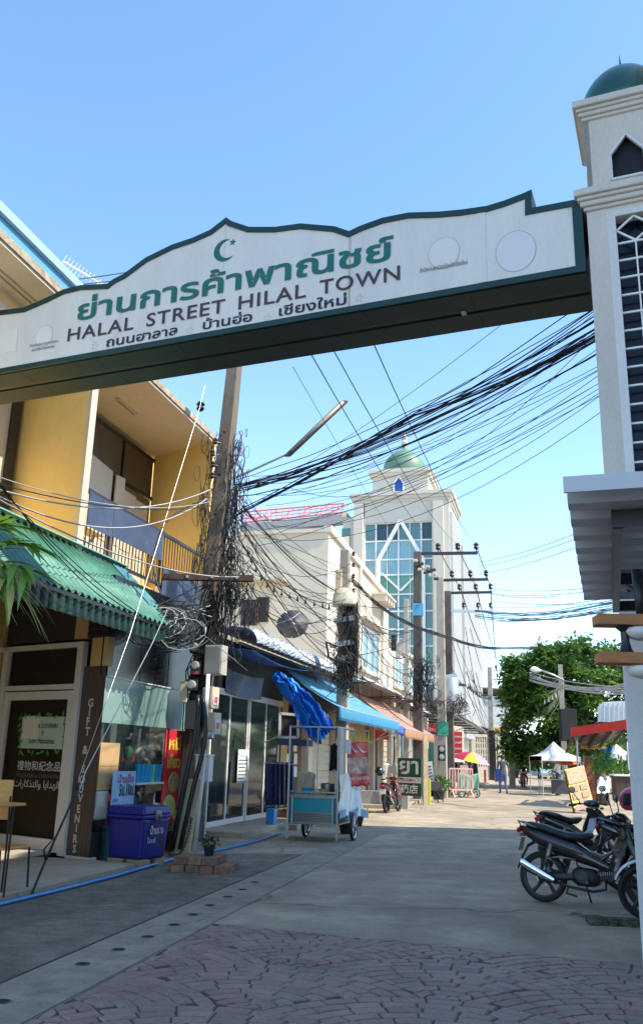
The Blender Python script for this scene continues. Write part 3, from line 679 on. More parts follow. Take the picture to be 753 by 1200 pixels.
fst('& SOUVENIRS', (45, 853), (68, 853), M_PRB, .095, bold=.01); fst('by', (49, 860), (52, 860), M_PRB, .09)
fst('Lum Hansamat', (34, 871), (64, 871), M_PRB, .12, bold=.008)
fst('禮物和紀念品', (20, 901), (71, 901), M_PRT, .155, bold=.012)
fst('ПОДАРОК и СУВИНИРЫ', (19, 910), (70, 911), mat('dim_letters', (.17, .15, .13), .6, bump=0), .075)
fst('\ufe95\ufe8d\ufead\ufe8e\ufedb\ufeac\ufe98\ufedf\ufe8d\ufeed \ufe8e\ufef3\ufe8d\ufeaa\ufeec\ufedf\ufe8d', (16, 921), (69, 925), M_PRT, .15, bold=.01)
fst('GI', (-9, 828), (3, 828), M_PRT, .16, bold=.02)
M_LEAF1 = leafmat('print_leaf', (.05, .22, .03), (.12, .36, .06), .1)
b = MB()
for k in range(34):
    t = k / 34
    ex, ey = ((24 + t * 4 * 52, 838) if t < .25 else (76, 838 + (t - .25) * 4 * 44) if t < .5 else (76 - (t - .5) * 4 * 52, 882) if t < .75 else (24, 882 - (t - .75) * 4 * 44))
    u, z = FS.hit(ex + random.uniform(-2, 2), ey + random.uniform(-2, 2), -.01); a = random.random() * 6.3; L = .06
    x, y = math.cos(a), math.sin(a); b.add([FS.p(u - x * L, -.009, z - y * L), FS.p(u + y * L * .4, -.009, z - x * L * .4), FS.p(u + x * L, -.009, z + y * L), FS.p(u - y * L * .4, -.009, z + x * L * .4)], [(0, 1, 2, 3)])
b.build('printed_leaves', M_LEAF1, dr)
# pillar GIFT & SOUVENIRS
MB().prism([FS.p(-.51, 0, .12), FS.p(-.005, 0, .12), FS.p(-.005, -.13, .12), SGL.p(.025, .07, .12)], (0, 0, 2.74)).build('pillar', M_WOODP, yb)
boxo('pillar_base', FS, -.52, .0, -.13, .015, .0, .118, M_ALU, yb)
boxo('pillar_board', FS, -.51, -.14, -.12, .004, 2.861, 3.3, M_TAN, yb); boxo('frieze_board', FS, -.02, .28, -.1, .012, 3.3, 3.78, M_TAN, yb)
boxo('frieze_louvre', FS, -.5, -.03, -.1, .0, 3.301, 3.78, M_DARK, yb)
for k in range(5): boxo('louvre_slat', FS, -.49, -.04, .001, .02, 3.33 + k * .09, 3.39 + k * .09, M_BLACKM, yb)
boxo('frieze_board', FS, 2.1, 2.4, -.1, .012, 2.6, 3.9, M_TAN, yb); boxo('frieze_panel', FS, .3, 2.05, -.1, -.02, 3.3, 3.85, mat('charcoal_panel', (.03, .03, .035), .6), yb)
M_LET = mat('pillar_letters', (.55, .55, .5), .5, bump=0, var=.05)
for ch, x, y, em in zip('GIFT&SOUVENIRS', (648, 640, 630, 625, 610, 595, 588, 580, 575, 563, 553, 547, 540, 533), (140, 200, 270, 340, 470, 605, 680, 745, 810, 885, 955, 1020, 1095, 1165), (.17,) * 5 + (.155,) * 9):
    u, z = FS.hit(x / 6 - 1, 800 + y / 6, 0); text('pillar_letter', ch, FS.p(u, .003, z - em * .36), Xd, Z, 0, em, M_LET, yb, bold=.035, center=True)
# glass shopfront along the street
boxo('fascia', SGL, .03, 4.4, .0, .12, 2.72, 4.28, mat('black_gloss_panel', (.008, .009, .013), .25, var=.2, bump=.01), yb)
for k in range(4): boxo('fascia_joint', SGL, .03 + k * 1.1, .045 + k * 1.1, -.006, .0, 2.72, 4.2, M_BLACKM, yb)
boxo('glass_upper', SGL, .05, 4.35, .02, .03, 2.02, 2.70, mat('frosted_green_glass', (.17, .28, .26), .25, var=.15, scale=1.2, bump=.02), yb)
boxo('glass_rail', SGL, .05, 4.35, .0, .04, 2.70, 2.722, M_ALU, yb)
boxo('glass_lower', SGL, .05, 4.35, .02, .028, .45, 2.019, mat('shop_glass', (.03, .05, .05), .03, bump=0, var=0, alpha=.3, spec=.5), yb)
boxo('stall_riser', SGL, .03, 4.4, .0, .1, .0, .449, mat('dark_riser', (.04, .04, .045), .5), yb)
boxo('mullion', SGL, 2.55, 2.6, .0, .05, .45, 2.02, M_ALU, yb); boxo('mullion', SGL, 4.35, 4.42, -.02, .1, 0, 2.73, M_ALU, yb)
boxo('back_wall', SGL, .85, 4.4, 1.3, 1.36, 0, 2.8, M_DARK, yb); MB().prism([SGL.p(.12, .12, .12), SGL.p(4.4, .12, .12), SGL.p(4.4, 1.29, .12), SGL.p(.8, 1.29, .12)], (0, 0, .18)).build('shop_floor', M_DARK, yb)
# goods in the window
goods = thing('window_goods', 'plastic-wrapped goods and cups piled behind the gift shop window', 'goods', SGL.p(2, .5, .3), kind='stuff')
gm = [mat('goods_%s' % n, c, .5, bump=0) for n, c in (('red', (.45, .05, .05)), ('white', (.6, .6, .6)), ('blue', (.03, .1, .4)), ('green', (.05, .25, .1)), ('grey', (.3, .3, .3)), ('pink', (.5, .2, .3)))]
b = MB()
for k in range(70):
    b.cm = random.choice((0, 1, 1, 2, 3, 4, 4, 5)); u = random.uniform(.9, 4.2); v = random.uniform(.15, 1.1); z = .3 + random.choice((0, .35, .75, 1.1)) + random.random() * .1; s_ = random.uniform(.06, .17)
    if random.random() < .5: b.box(SGL, u, u + s_ * 1.4, v, v + .12, z, z + s_ * 1.5)
    else: b.ball(SGL.p(u, v, z + s_), s_, 4, (1, 1, 1.3))
b.build('goods_pile', gm, goods, smooth=50)
b = MB()
def crumple(i, j): return SGL.p(1.8 + i * 1.6, .12 + .06 * math.sin(i * 23 + j * 9) + .05 * math.sin(j * 31 + i * 5), .9 + j * 1.1 - .2 * abs(i - .5))
b.grid(crumple, 26, 20); b.build('clear_wrap', mat('cellophane', (.55, .57, .55), .15, bump=.5, bscale=12, alpha=.45, spec=1), goods, smooth=True)
def gh(px, py, v=-.05): return SGL.hit(px, py, v)
su0, sz = gh(160, 930, -.12); su1 = gh(189, 930, -.12)[0]; sz = 1.1
sh = MB(); sh.box(SGL, su0, su1, -.16, .0, sz, sz + .03); tag(sh.build('shelf', M_WHITE), 'narrow white shelf holding blue and green cups under the shop window', 'shelf')
mcup = mat('cup_blue', (.02, .35, .65), .3, bump=0); mcg = mat('cup_green', (.15, .6, .35), .3, bump=0)
for k in range(7):
    b = MB(); c = SGL.p(su0 + .07 + k * (su1 - su0 - .14) / 6, -.08, sz + .032); b.lathe(c, [(.04, 0), (.05, .27), (.053, .28), (.05, .28), (.0, .26)], 12)
    tag(b.build('cup', mcg if k in (4,) else mcup, None, smooth=40), 'tall green plastic cup in the row on the white shelf' if k == 4 else ['leftmost', 'second', 'third', 'fourth', '', 'last but one', 'rightmost'][k] + ' tall blue plastic cup in the row on the white shelf', 'cup', None if k == 4 else 'tall blue cups on the shelf')
mcb = mat('cardboard', (.5, .33, .15), .8, var=.08)
for k, (z, h) in enumerate(((1.04, .34), (1.385, .34))):
    ue_ = gh(134, 900, .06)[0]; o = MB().prism([SGL.p(.03, -.012, z), SGL.p(ue_, -.012, z), SGL.p(ue_, .3, z), SGL.p(.17, .3, z)], (0, 0, h)).build('cardboard_box', mcb, None, bevel=.006)
    tag(o, ['lower tan cardboard box stacked beside the pillar', 'upper tan cardboard box on top of the stack beside the pillar'][k], 'box')
tag(MB().prism([SGL.p(.03, -.02, .62), SGL.p(.42, -.02, .62), SGL.p(.42, .25, .62), SGL.p(.16, .25, .62)], (0, 0, .415)).build('plastic_sack', mat('clear_sack', (.5, .5, .45), .4, bump=.6, bscale=15), None, bevel=.03), 'cloudy plastic sack under the cardboard boxes beside the pillar', 'sack')
# blue price board
bu0, bz1 = gh(134, 904, -.1); bu1, _ = gh(160, 900, -.1); bz0 = gh(150, 944, -.1)[1]
pbd = thing('price_board', 'light blue handwritten price board leaning above the blue cooler', 'sign', SGL.p(bu0, -.1, bz0)); pw = bu1 - bu0; ph_ = bz1 - bz0
MB().box(SGL, bu0, bu1, -.1, -.085, bz0, bz1).build('board', mat('price_blue', (.28, .52, .78), .5, var=.2, scale=8, bump=0, col2=(.5, .68, .85), c2amt=.4, c2scale=6), pbd)
text('board_lettering', 'น้ำแข็ง', SGL.p(bu0 + pw * .2, -.103, bz1 - ph_ * .33), SGL.U, Z, pw * .7, .15, mat('print_red', (.5, .03, .08), .6, bump=0), pbd, bold=.01)
text('board_lettering', '5บ.10บ.', SGL.p(bu0 + pw * .28, -.103, bz0 + ph_ * .3), SGL.U, Z, pw * .68, .24, M_PRB, pbd, bold=.03)
text('board_lettering', 'ราคา', SGL.p(bu0 + .03, -.103, bz0 + ph_ * .12), SGL.U, Z, pw * .22, .1, M_PRB, pbd, bold=.01)
# red noodle poster banner
a0, a1_ = gh(194, 857, -.15), gh(215, 855, -.15); b0_ = gh(185, 955, -.15)
pf = Frame(SGL.p(b0_[0] + .1, -.15, 0), 22); PW_ = .62
rp = thing('roll_up_banner', 'tall narrow red banner with yellow lettering and round food picture beside the window', 'banner', pf.p(.2, 0, 0))
MB().box(pf, 0, PW_, 0, .02, .45, 1.98).build('banner_sheet', mat('banner_red', (.55, .02, .03), .5, var=.1, bump=.02), rp)
text('banner_lettering', 'หมี่', pf.p(.1, -.003, 1.66), pf.U, Z, .42, .28, mat('print_yellow', (.75, .5, .05), .6, bump=0), rp, bold=.03)
text('banner_lettering', 'เกี๊ยว', pf.p(.1, -.003, 1.36), pf.U, Z, .42, .26, mat('print_yellow', (.75, .5, .05), .6), rp, bold=.03)
for (x, z, r_, c) in ((.25, .72, .2, (.45, .5, .12)), (.35, 1.12, .17, (.35, .25, .1)), (.5, .56, .1, (.7, .3, .1))):
    b = MB().lathe(pf.p(x, -.001, z), [(r_, .0), (r_ * .95, .012), (0, .012)], 18, (pf.U, Z, -pf.N)); b.build('food_picture', mat('food_%d' % int(c[0] * 100), c, .6, var=.5, scale=14, bump=0, col2=(.6, .6, .4), c2amt=.4, c2scale=16), rp)
# green corrugated awning --------------------------------------------------
M_COR = mat('green_corrugated', (.06, .20, .145), .45, .1, var=.25, scale=2, bump=.1, col2=(.16, .33, .245), c2amt=.42, c2scale=3, stretch=(1, .4, 1))
M_CORD = mat('green_flashing', (.004, .034, .025), .55, .0, var=.2)
ga = thing('green_awning', 'green corrugated metal awning with dark green flashing over the gift shop', 'awning', S.p(-2, -.5, 4))
UA, UB = -6.4, .98
def cor(i, j):
    u = UA + (UB - UA) * i; t = j; return S.p(u, .0 - 1.12 * t, 4.64 - 1.06 * t + .026 * math.sin(u * 2 * math.pi / .17))
b = MB().grid(cor, 590, 2, (0, 0, -.012)); b.build('corrugated_sheet', M_COR, ga, smooth=True)
def fl(i, j):
    u = UA + (UB - UA) * i; return S.p(u, -1.10 - .018 * (1 if math.sin(u * 2 * math.pi / .19) > 0 else -1), 3.545 - .27 * j)
MB().grid(fl, 420, 1, S.N * .008).build('flashing', M_CORD, ga)
def fl2(i, j):
    v = -1.12 + 1.12 * i; return S.p(UB + .012, v, 3.50 + 1.06 * i + .04 - (.22) * j)
MB().grid(fl2, 20, 1, S.U * .008).build('flashing', M_CORD, ga)
b = MB()
for k in range(5): b.bar(S.p(UA, -.1 - k * .25, 4.47 - k * .237), S.p(UB, -.1 - k * .25, 4.47 - k * .237), .04, .05)
for u in (-5, -3, -1, .7): b.bar(S.p(u, 0, 4.50), S.p(u, -1.05, 3.50), .05)
b.build('rafter', M_BLACKM, ga)
b = MB(); b.bar(S.p(-6.4, -.0, 4.66), S.p(UB, -.0, 4.66), .22, .02); b.build('ridge_flashing', mat('green_flash_light', (.2, .48, .4), .5, var=.1), ga)
# blue paint stain near the end
def stn(i, j): return S.p(.42 + .5 * i, -.05 - .75 * j, 4.595 - 1.06 / 1.12 * .75 * j + .019 * math.sin((.42 + .5 * i) * 2 * math.pi / .125) + .006 + .014)
MB().grid(stn, 40, 2).build('stain', mat('blue_stain', (.03, .16, .24), .5, var=.3, scale=6, col2=(.07, .24, .18), c2amt=.5, c2scale=5), ga, smooth=True)
# cafe chair and table at the left edge
M_OR = mat('orange_wood', (.62, .30, .07), .4, var=.12, stretch=(2, 8, 8))
tb = thing('cafe_table', 'orange wood-topped table with thin black legs at the left edge', 'table', G(-40, 1010))
tF = Frame(D(8, 942, 9.6), -70); tF.P.z = 0
MB().box(tF, -.02, 1.1, -.3, .3, .0 + D(8, 942, 9.6).z - .03, D(8, 942, 9.6).z).build('table_top', M_OR, tb, bevel=.008)
b = MB(); zt = D(8, 942, 9.6).z - .03
for u, v in ((.1, -.25), (1.0, -.25), (.1, .25), (1.0, .25)): MB().tube([tF.p(u, v, .1), tF.p(u, v, zt)], .012, 6).build('leg', M_BLACKM, tb)
ch = thing('cafe_chair', 'orange plywood cafe chair with black legs behind the table', 'chair', G(-30, 1015))
cF_ = Frame(D(14, 955, 10.2), -70); cF_.P.z = 0; zc = D(14, 955, 10.2).z
MB().grid(lambda i, j: cF_.p(.02 + .42 * i, .05 * math.sin(i * 3.1), zc - .05 + .42 * j), 8, 4, cF_.N * .015).build('backrest', M_OR, ch, smooth=50)
MB().box(cF_, .0, .44, -.42, .0, .52, .55).build('seat', M_OR, ch, bevel=.01)
for u, v in ((.02, 0), (.42, 0), (.02, -.4), (.42, -.4)): MB().tube([cF_.p(u, v * 1.1, .1), cF_.p(u, v, .52)] + ([cF_.p(u, .03, zc + .2)] if v == 0 else []), .012, 6).build('leg', M_BLACKM, ch)

# ================================================================== blue ice cooler on blocks
cc = G(164, 1019)
CF = Frame(cc, 15)      # u along street, v to the left
ck = thing('cooler_box', 'big dark blue plastic ice cooler box standing on concrete blocks', 'cooler', CF.p(.3, .2, 0))
M_CB = mat('cooler_blue', (.012, .016, .20), .32, var=.12, bump=.04)
aL = math.degrees(math.atan2((G(111, 1010) - cc).x, (G(111, 1010) - cc).y)); aR = math.degrees(math.atan2((G(195, 1005) - cc).x, (G(195, 1005) - cc).y))
CK = Frame(cc, 28); Lw, Ld = .62, .66
def ckp(a, b_, z, e=0): return CK.p(-e + (Lw + 2 * e) * a, -e + (Ld + 2 * e) * b_, z)
def frust(z0, z1, e0, e1): return [ckp(a, b_, z0, e0) for a, b_ in ((0, 0), (1, 0), (1, 1), (0, 1))] + [ckp(a, b_, z1, e1) for a, b_ in ((0, 0), (1, 0), (1, 1), (0, 1))]
MB().add(frust(.12, .67, -.03, .0), MB.BF).build('tub', M_CB, ck, bevel=.03)
MB().add(frust(.672, .72, .022, .024), MB.BF).build('rim', M_CB, ck, bevel=.012)
MB().add(frust(.722, .84, .012, -.005), MB.BF).build('lid', M_CB, ck, bevel=.025)
text('cooler_lettering', 'น้ำแข็ง', CK.p(.16, -.006, .46), CK.U, Z, .3, .14, mat('print_white', (.6, .62, .65), .6, bump=0), ck, bold=.015)
text('cooler_lettering', 'ไอซ์', CK.p(.1, -.006, .34), CK.U, Z, .2, .09, mat('print_white', (.6, .62, .65), .6), ck)
b = MB(); b.box(CK, Lw * .4, Lw * .6, -.035, -.0, .66, .78); b.build('latch', M_STEEL, ck, bevel=.006)
mbl = mat('concrete_block', (.34, .25, .15), .9, var=.25, scale=12, bump=.4)
for k, (u, v) in enumerate(((.02, .35), (.02, -.0), (.42, .05))):
    o = MB().box(CK, u, u + .2, v, v + .28, 0, .115).build('concrete_block', mbl, None, bevel=.008); tag(o, ['tan block under the left corner of the blue cooler', 'tan block under the nearest corner of the blue cooler', 'tan block under the right side of the blue cooler'][k], 'block')
# rusty chain from the cooler to the pole
M_RUST = mat('rusty_chain', (.13, .05, .025), .85, .3, var=.4, scale=30, bump=.3)
cp = [CK.p(Lw * .5, -.05, .72), CK.p(Lw * .55, -.09, .3), CK.p(Lw + .1, -.1, .14), CK.p(Lw + .45, .0, .32), CK.p(Lw + .8, .18, .62)]
chn = thing('chain', 'rusty iron chain hanging from the blue cooler latch to the leaning post', 'chain', cp[0])
def catm(P, t):
    n = len(P) - 1; x = min(t * n, n - 1e-6); i = int(x); f = x - i; p0, p1, p2, p3 = P[max(i - 1, 0)], P[i], P[i + 1], P[min(i + 2, n)]
    return .5 * ((2 * p1) + (p2 - p0) * f + (2 * p0 - 5 * p1 + 4 * p2 - p3) * f * f + (3 * p1 - p0 - 3 * p2 + p3) * f ** 3)
NLK = 38
for k in range(NLK):
    a = catm(cp, k / NLK); b_ = catm(cp, (k + 1) / NLK); d = (b_ - a).normalized(); s1 = d.cross(Vector((.1, .2, 1)) if k % 2 else Vector((1, .2, .1))).normalized()
    c = (a + b_) / 2; L = (b_ - a).length * .75; pts = [c + d * L * math.cos(t) + s1 * .022 * math.sin(t) for t in [2 * math.pi * i / 8 for i in range(9)]]
    MB().tube(pts, .007, 4, cap=False).build('link', M_RUST, chn)
# bucket behind cooler
tag(MB().lathe(S.p(.15, -.62, 0), [(.12, .02), (.14, .5), (.15, .52), (.13, .54), (.0, .54)], 14).build('water_drum', mat('dark_teal_plastic', (.01, .05, .06), .4), None, smooth=40), 'dark teal plastic drum squeezed between pillar and blue cooler', 'drum')
# palm at the far left
M_PALM = leafmat('palm_leaf', (.10, .24, .02), (.26, .45, .05), .35); M_PALMY = leafmat('palm_leaf_dry', (.42, .33, .10), (.62, .50, .18), .35)
pc = D(-48, 690, 7.0)
palm = thing('palm_plant', 'palm with long green and yellowing leaflets hanging in at the left edge', 'palm', (pc.x, pc.y, 0))
MB().tube([(pc.x - .15, pc.y, 0), (pc.x - .1, pc.y, 1.2), (pc.x, pc.y, pc.z - .1)], [.09, .07, .04], 10).build('trunk', mat('palm_trunk', (.16, .12, .08), .9, var=.4, scale=8, bump=.6), palm, smooth=True)
crown = MB().lathe((pc.x, pc.y, pc.z - .25), [(.05, 0), (.06, .2), (.02, .35)], 8).build('crown_shaft', M_PALM, palm, smooth=True)
def frond(ends, nl, L, dry, seed, droop=.5):
    random.seed(seed); P = [Vector(e) for e in ends]
    MB().tube([catm(P, i / 8) for i in range(9)], [.016 - .0015 * i for i in range(9)], 5).build('frond_stem', M_PALM, palm)
    for k in range(nl):
        t = .22 + .78 * k / nl; a = catm(P, t); d = (catm(P, min(1, t + .05)) - catm(P, t - .05)).normalized()
        for sgn in (-1, 1):
            side = d.cross(Z).normalized() * sgn; dirv = (d * random.uniform(.5, .9) + side * random.uniform(.25, .7) + Z * random.uniform(-.1, .25)).normalized(); ll = L * random.uniform(.7, 1.1)
            wv = dirv.cross(Z).normalized(); pts = []
            for i in range(7):
                s_ = i / 6; c = a + dirv * ll * s_ - Z * droop * ll * s_ * s_; wd = .030 * (math.sin(math.pi * min(1, s_ * 1.0 + .12)) ** .6 if s_ < .95 else .05)
                pts += [c - wv * wd, c + Z * .004 * (1 - s_), c + wv * wd]
            fs = [(i * 3 + j, i * 3 + j + 1, i * 3 + j + 4, i * 3 + j + 3) for i in range(6) for j in (0, 1)]
            MB().add(pts, fs).build('leaf', M_PALMY if random.random() < dry else M_PALM, palm, smooth=True)
frond([pc, D(-20, 650, 6.9), D(10, 636, 6.8), D(40, 640, 6.75)], 17, .44, .05, 3, .35)
frond([pc, D(-30, 668, 6.8), D(2, 660, 6.7), D(34, 668, 6.6)], 17, .46, .35, 4, .55)
frond([pc, D(-30, 680, 6.7), D(-5, 676, 6.6), D(14, 684, 6.5)], 12, .46, .5, 5, .9)
frond([pc, D(-40, 660, 7.3), D(-18, 668, 7.2), D(4, 676, 7.1)], 10, .45, .3, 9, .5)
frond([pc, D(-40, 640, 7.2), D(-12, 618, 7.2), D(8, 616, 7.2)], 13, .42, .05, 6, .3)
# ================================================================== pole 1 with its meters
M_CONC = mat('weathered_pole', (.19, .15, .11), .9, var=.35, scale=3, bump=.6, bscale=30, col2=(.07, .058, .048), c2amt=.42, c2scale=3, stretch=(3, 3, .7))
M_CONCL = mat('concrete_pole', (.36, .33, .28), .9, var=.15, scale=3, bump=.35, col2=(.22, .2, .17), c2amt=.35)
M_WOODB = mat('dark_crossarm', (.075, .045, .035), .8, var=.3, stretch=(3, 3, 3))
M_INS = mat('brown_insulator', (.09, .03, .022), .25, var=.2, bump=0)
M_BOXB = mat('beige_box', (.60, .50, .34), .5, var=.06, bump=.03); M_BOXW = mat('grey_box', (.50, .47, .40), .6, var=.12, grain=.2, col2=(.26, .22, .17), c2amt=.36, c2scale=5)
PB = G(216, 997); PT = D(274, 437, PB.y + .35)
PB = PB; dirp = (PT - PB).normalized(); PTop = PT + dirp * 1.7
def PP(z): return PB + (PT - PB) * ((z) / (PT.z))
p1 = thing('utility_pole', 'tall weathered leaning utility pole wrapped in cable tangle beside the yellow shophouse', 'utility pole', PB)
pf1 = Frame(PB, 18)
def sqpole(mb, a, b_, w0, w1, F):
    a = Vector(a); b_ = Vector(b_)
    return mb.add([a + F.U * x * w0 + F.N * y * w0 for x, y in ((-1, -1), (1, -1), (1, 1), (-1, 1))] + [b_ + F.U * x * w1 + F.N * y * w1 for x, y in ((-1, -1), (1, -1), (1, 1), (-1, 1))], MB.BF)
sqpole(MB(), PB, PTop, .17, .115, pf1).build('shaft', M_CONC, p1, bevel=.02)
# narrow recess along the shaft
b = MB()
for z in (5.2, 6.0, 6.8, 7.7): c = PP(z); b.lathe(c - pf1.U * .152 + pf1.N * 0, [(.022, 0), (.022, .02), (0, .02)], 8, (pf1.N, Z, -pf1.U))
b.build('bolt', M_BLACKM, p1)
arm_c = PP(4.68)
aa_, ab_ = D(190, 676, arm_c.y - .42), D(297, 678, arm_c.y - .34)
MB().bar(aa_, ab_, .12, .115).build('crossarm', M_WOODB, p1, bevel=.006)
for t in (.28, .55, .82): q = aa_.lerp(ab_, t); MB().cube(q.x - .022, q.x + .022, q.y - .085, q.y - .06, q.z - .022, q.z + .022).build('square_washer', M_GALV, p1)
def insulator(c, s=1.0, parent=None, axis='z', m=None, tilt=None):
    return MB().lathe(c, [(.012 * s, -.06 * s), (.03 * s, -.05 * s), (.045 * s, -.03 * s), (.03 * s, 0), (.048 * s, .02 * s), (.03 * s, .045 * s), (.012 * s, .06 * s)], 10, axis).build('insulator', m or M_INS, parent, smooth=40)
for px, py in ((252, 517), (249, 531), (249, 544), (248, 557)):
    c = D(px, py, PB.y + .1); insulator(c, 1.15, p1); MB().bar(c, PP(c.z), .014).build('insulator_bracket', M_GALV, p1)
# street lamp: long tube fitting on an angled arm
LA, LB, LC = PP(6.72) + Vector((.1, 0, 0)), D(341, 530, PB.y + .2), D(404, 470, PB.y + .2)
sl = thing('street_lamp', 'long fluorescent street lamp tube on a raised arm fixed to the leaning utility pole', 'street lamp', LA)
MB().tube([LA, LB], [.028, .022], 8).build('arm', M_GALV, sl)
d = (LC - LB).normalized()
MB().loft([(LB + d * t * (LC - LB).length, Vector((.075, 0, 0)) * s_, d.cross(Vector((1, 0, 0))).normalized() * .05 * s_) for t, s_ in ((-.08, .5), (-.07, .95), (.5, 1), (.97, 1), (1.0, .8))], 12, .6).build('lamp_housing', mat('lamp_housing', (.11, .08, .05), .7, var=.2), sl, smooth=50)
o_ = d.cross(Vector((1, 0, 0))).normalized(); o_ = o_ if o_.z < 0 else -o_
MB().tube([LB + o_ * .045, LC + o_ * .045 - d * .05], .035, 8).build('diffuser', mat('lamp_diffuser', (.36, .31, .23), .4, bump=0), sl, smooth=True)
# meter cluster on the lower shaft
def mbox(F, name, w, h, dp, m, label, cat='meter', bevel=.01): 
    r = thing(name, label, cat, F.P); MB().box(F, -w / 2, w / 2, -dp / 2, dp / 2, -h / 2, h / 2).build('case', m, r, bevel=bevel); return r
def atp(px, py, dy=-.25): return D(px, py, PB.y + dy)
def mk(name, px, py, w, h, dp, m, label, az=95, dy=-.25, cat='meter'):
    return mbox(Frame(atp(px, py, dy), az), name, w, h, dp, m, label, cat)
r = mk('meter', 229, 759, .17, .2, .15, M_BLACK, 'black domed electricity meter, topmost on the leaning utility pole')
def dome(r, F, c, rad_, m): MB().lathe(c, [(rad_, 0), (rad_, .05), (rad_ * .8, .08), (0, .085)], 14, (F.U, Z, -F.N)).build('dial_cover', m, r, smooth=40)
M_DIAL = mat('meter_glass', (.3, .32, .33), .1, bump=0, var=.3, scale=20)
F_ = Frame(atp(229, 759), 95); dome(r, F_, F_.p(0, -.075, 0), .08, M_DIAL)
r = mk('meter', 230, 783, .18, .24, .14, M_BLACK, 'black electricity meter with red sticker, below the topmost meter on the leaning pole'); F_ = Frame(atp(230, 783), 95); dome(r, F_, F_.p(0, -.07, .04), .075, M_DIAL)
MB().box(F_, -.06, .06, -.082, -.071, -.11, -.06).build('sticker', mat('sticker_red', (.55, .08, .1), .5, bump=0), r)
r = mk('meter', 226, 803, .2, .2, .14, M_BLACK, 'square black electricity meter with glass face, lowest of the pole meters'); F_ = Frame(atp(226, 803), 95); dome(r, F_, F_.p(0, -.07, 0), .08, M_DIAL)
r = mk('junction_box', 216, 811, .13, .37, .12, M_BOXB, 'tall narrow beige junction box left of the pole meters', cat='junction box')
r = mk('junction_box', 253, 774, .34, .52, .24, M_BOXW, 'large dirty grey-white steel cabinet high on the right of the leaning pole', az=110, cat='cabinet'); 
F_ = Frame(atp(253, 774), 110); MB().box(F_, -.15, .15, -.135, -.121, -.24, .24).build('door', M_BOXW, r, bevel=.005)
mchar = mat('breaker_panel', (.02, .02, .022), .4)
r = mk('breaker_board', 226, 838, .26, .5, .1, mchar, 'black breaker board covered in wiring below the pole meters', cat='switch board')
for (px, py, lab) in ((247, 818, 'upper beige plastic breaker box with red warning label on the leaning pole'), (249, 848, 'lower beige plastic breaker box with red warning label on the leaning pole')):
    r = mk('breaker_box', px, py, .21, .37, .22, M_BOXB, lab, az=118, cat='breaker box'); F_ = Frame(atp(px, py), 118)
    MB().box(F_, -.085, .085, -.125, -.112, -.15, .16).build('cover', M_BOXB, r, bevel=.012)
    MB().box(F_, .112, .118, -.08, .07, -.12, .06).build('warning_label', mat('label_white', (.7, .68, .68), .5, bump=0), r)
    MB().box(F_, .1185, .122, -.05, .04, -.09, .02).build('warning_mark', mat('sticker_red', (.55, .08, .1), .5), r)
r = mk('white_box', 239, 901, .26, .42, .2, mat('white_box', (.66, .66, .68), .4, var=.04, bump=0), 'white steel control box low on the pole beside the glass-doored shop', az=105, cat='control box')
F_ = Frame(atp(239, 901), 105); MB().box(F_, -.14, .14, -.12, .12, .211, .24).build('lid', M_WHITE, r, bevel=.008)
text('box_mark', '/', F_.p(0.03, -.102, -.12), F_.U, Z, 0, .16, mat('mark_pink', (.6, .25, .3), .5, bump=0), r, bold=.02)
# bell-shaped lamp cap over the conduits
tag(MB().lathe(atp(243, 862, -.4), [(.1, -.06), (.12, -.04), (.11, .03), (.06, .08), (0, .095)], 14).build('conduit_hood', M_STEEL, None, smooth=50), 'round metal conduit hood below the beige breaker boxes', 'hood')
# leaning cream post and conduits at the base
wp = MB(); a, b_ = G(213, 1003) + Vector((0, -.35, 0)), atp(229, 905, -.35); a = G(214, 1003)
F_ = Frame(a, 100); q = D(231, 913, a.y + .1)
sqpole(wp, a, q, .13, .11, F_); tag(wp.build('stub_post', mat('cream_post', (.58, .46, .28), .85, var=.12, scale=3, bump=.3), None, bevel=.012), 'short cream-painted concrete post leaning against the foot of the utility pole', 'post')
c0, c1 = D(232, 995, a.y - .1), D(242, 860, a.y - .1)
tag(MB().tube([(D(228, 997, a.y)) , D(238, 900, a.y), D(244, 790, a.y)], .035, 10).build('conduit', M_WHITE, None, smooth=True), 'vertical white plastic conduit at the right of the cream post', 'conduit')
for k, (x0, x1, x2) in enumerate(((202, 214, 230), (211, 225, 241))):
    P_ = [D(x0, 995, a.y - .18), D(x1, 930, a.y - .2), D(x2, 855 + 8 * k, a.y - .2), D(x2 + 2 - 6 * k, 815, a.y - .1)]
    tag(MB().tube([catm(P_, i / 10) for i in range(11)], .04, 8).build('conduit', M_BLACK, None, smooth=True), ['left one of the two thick black conduits slanting down the pole foot', 'right one of the two thick black conduits slanting down the pole foot'][k], 'conduit')
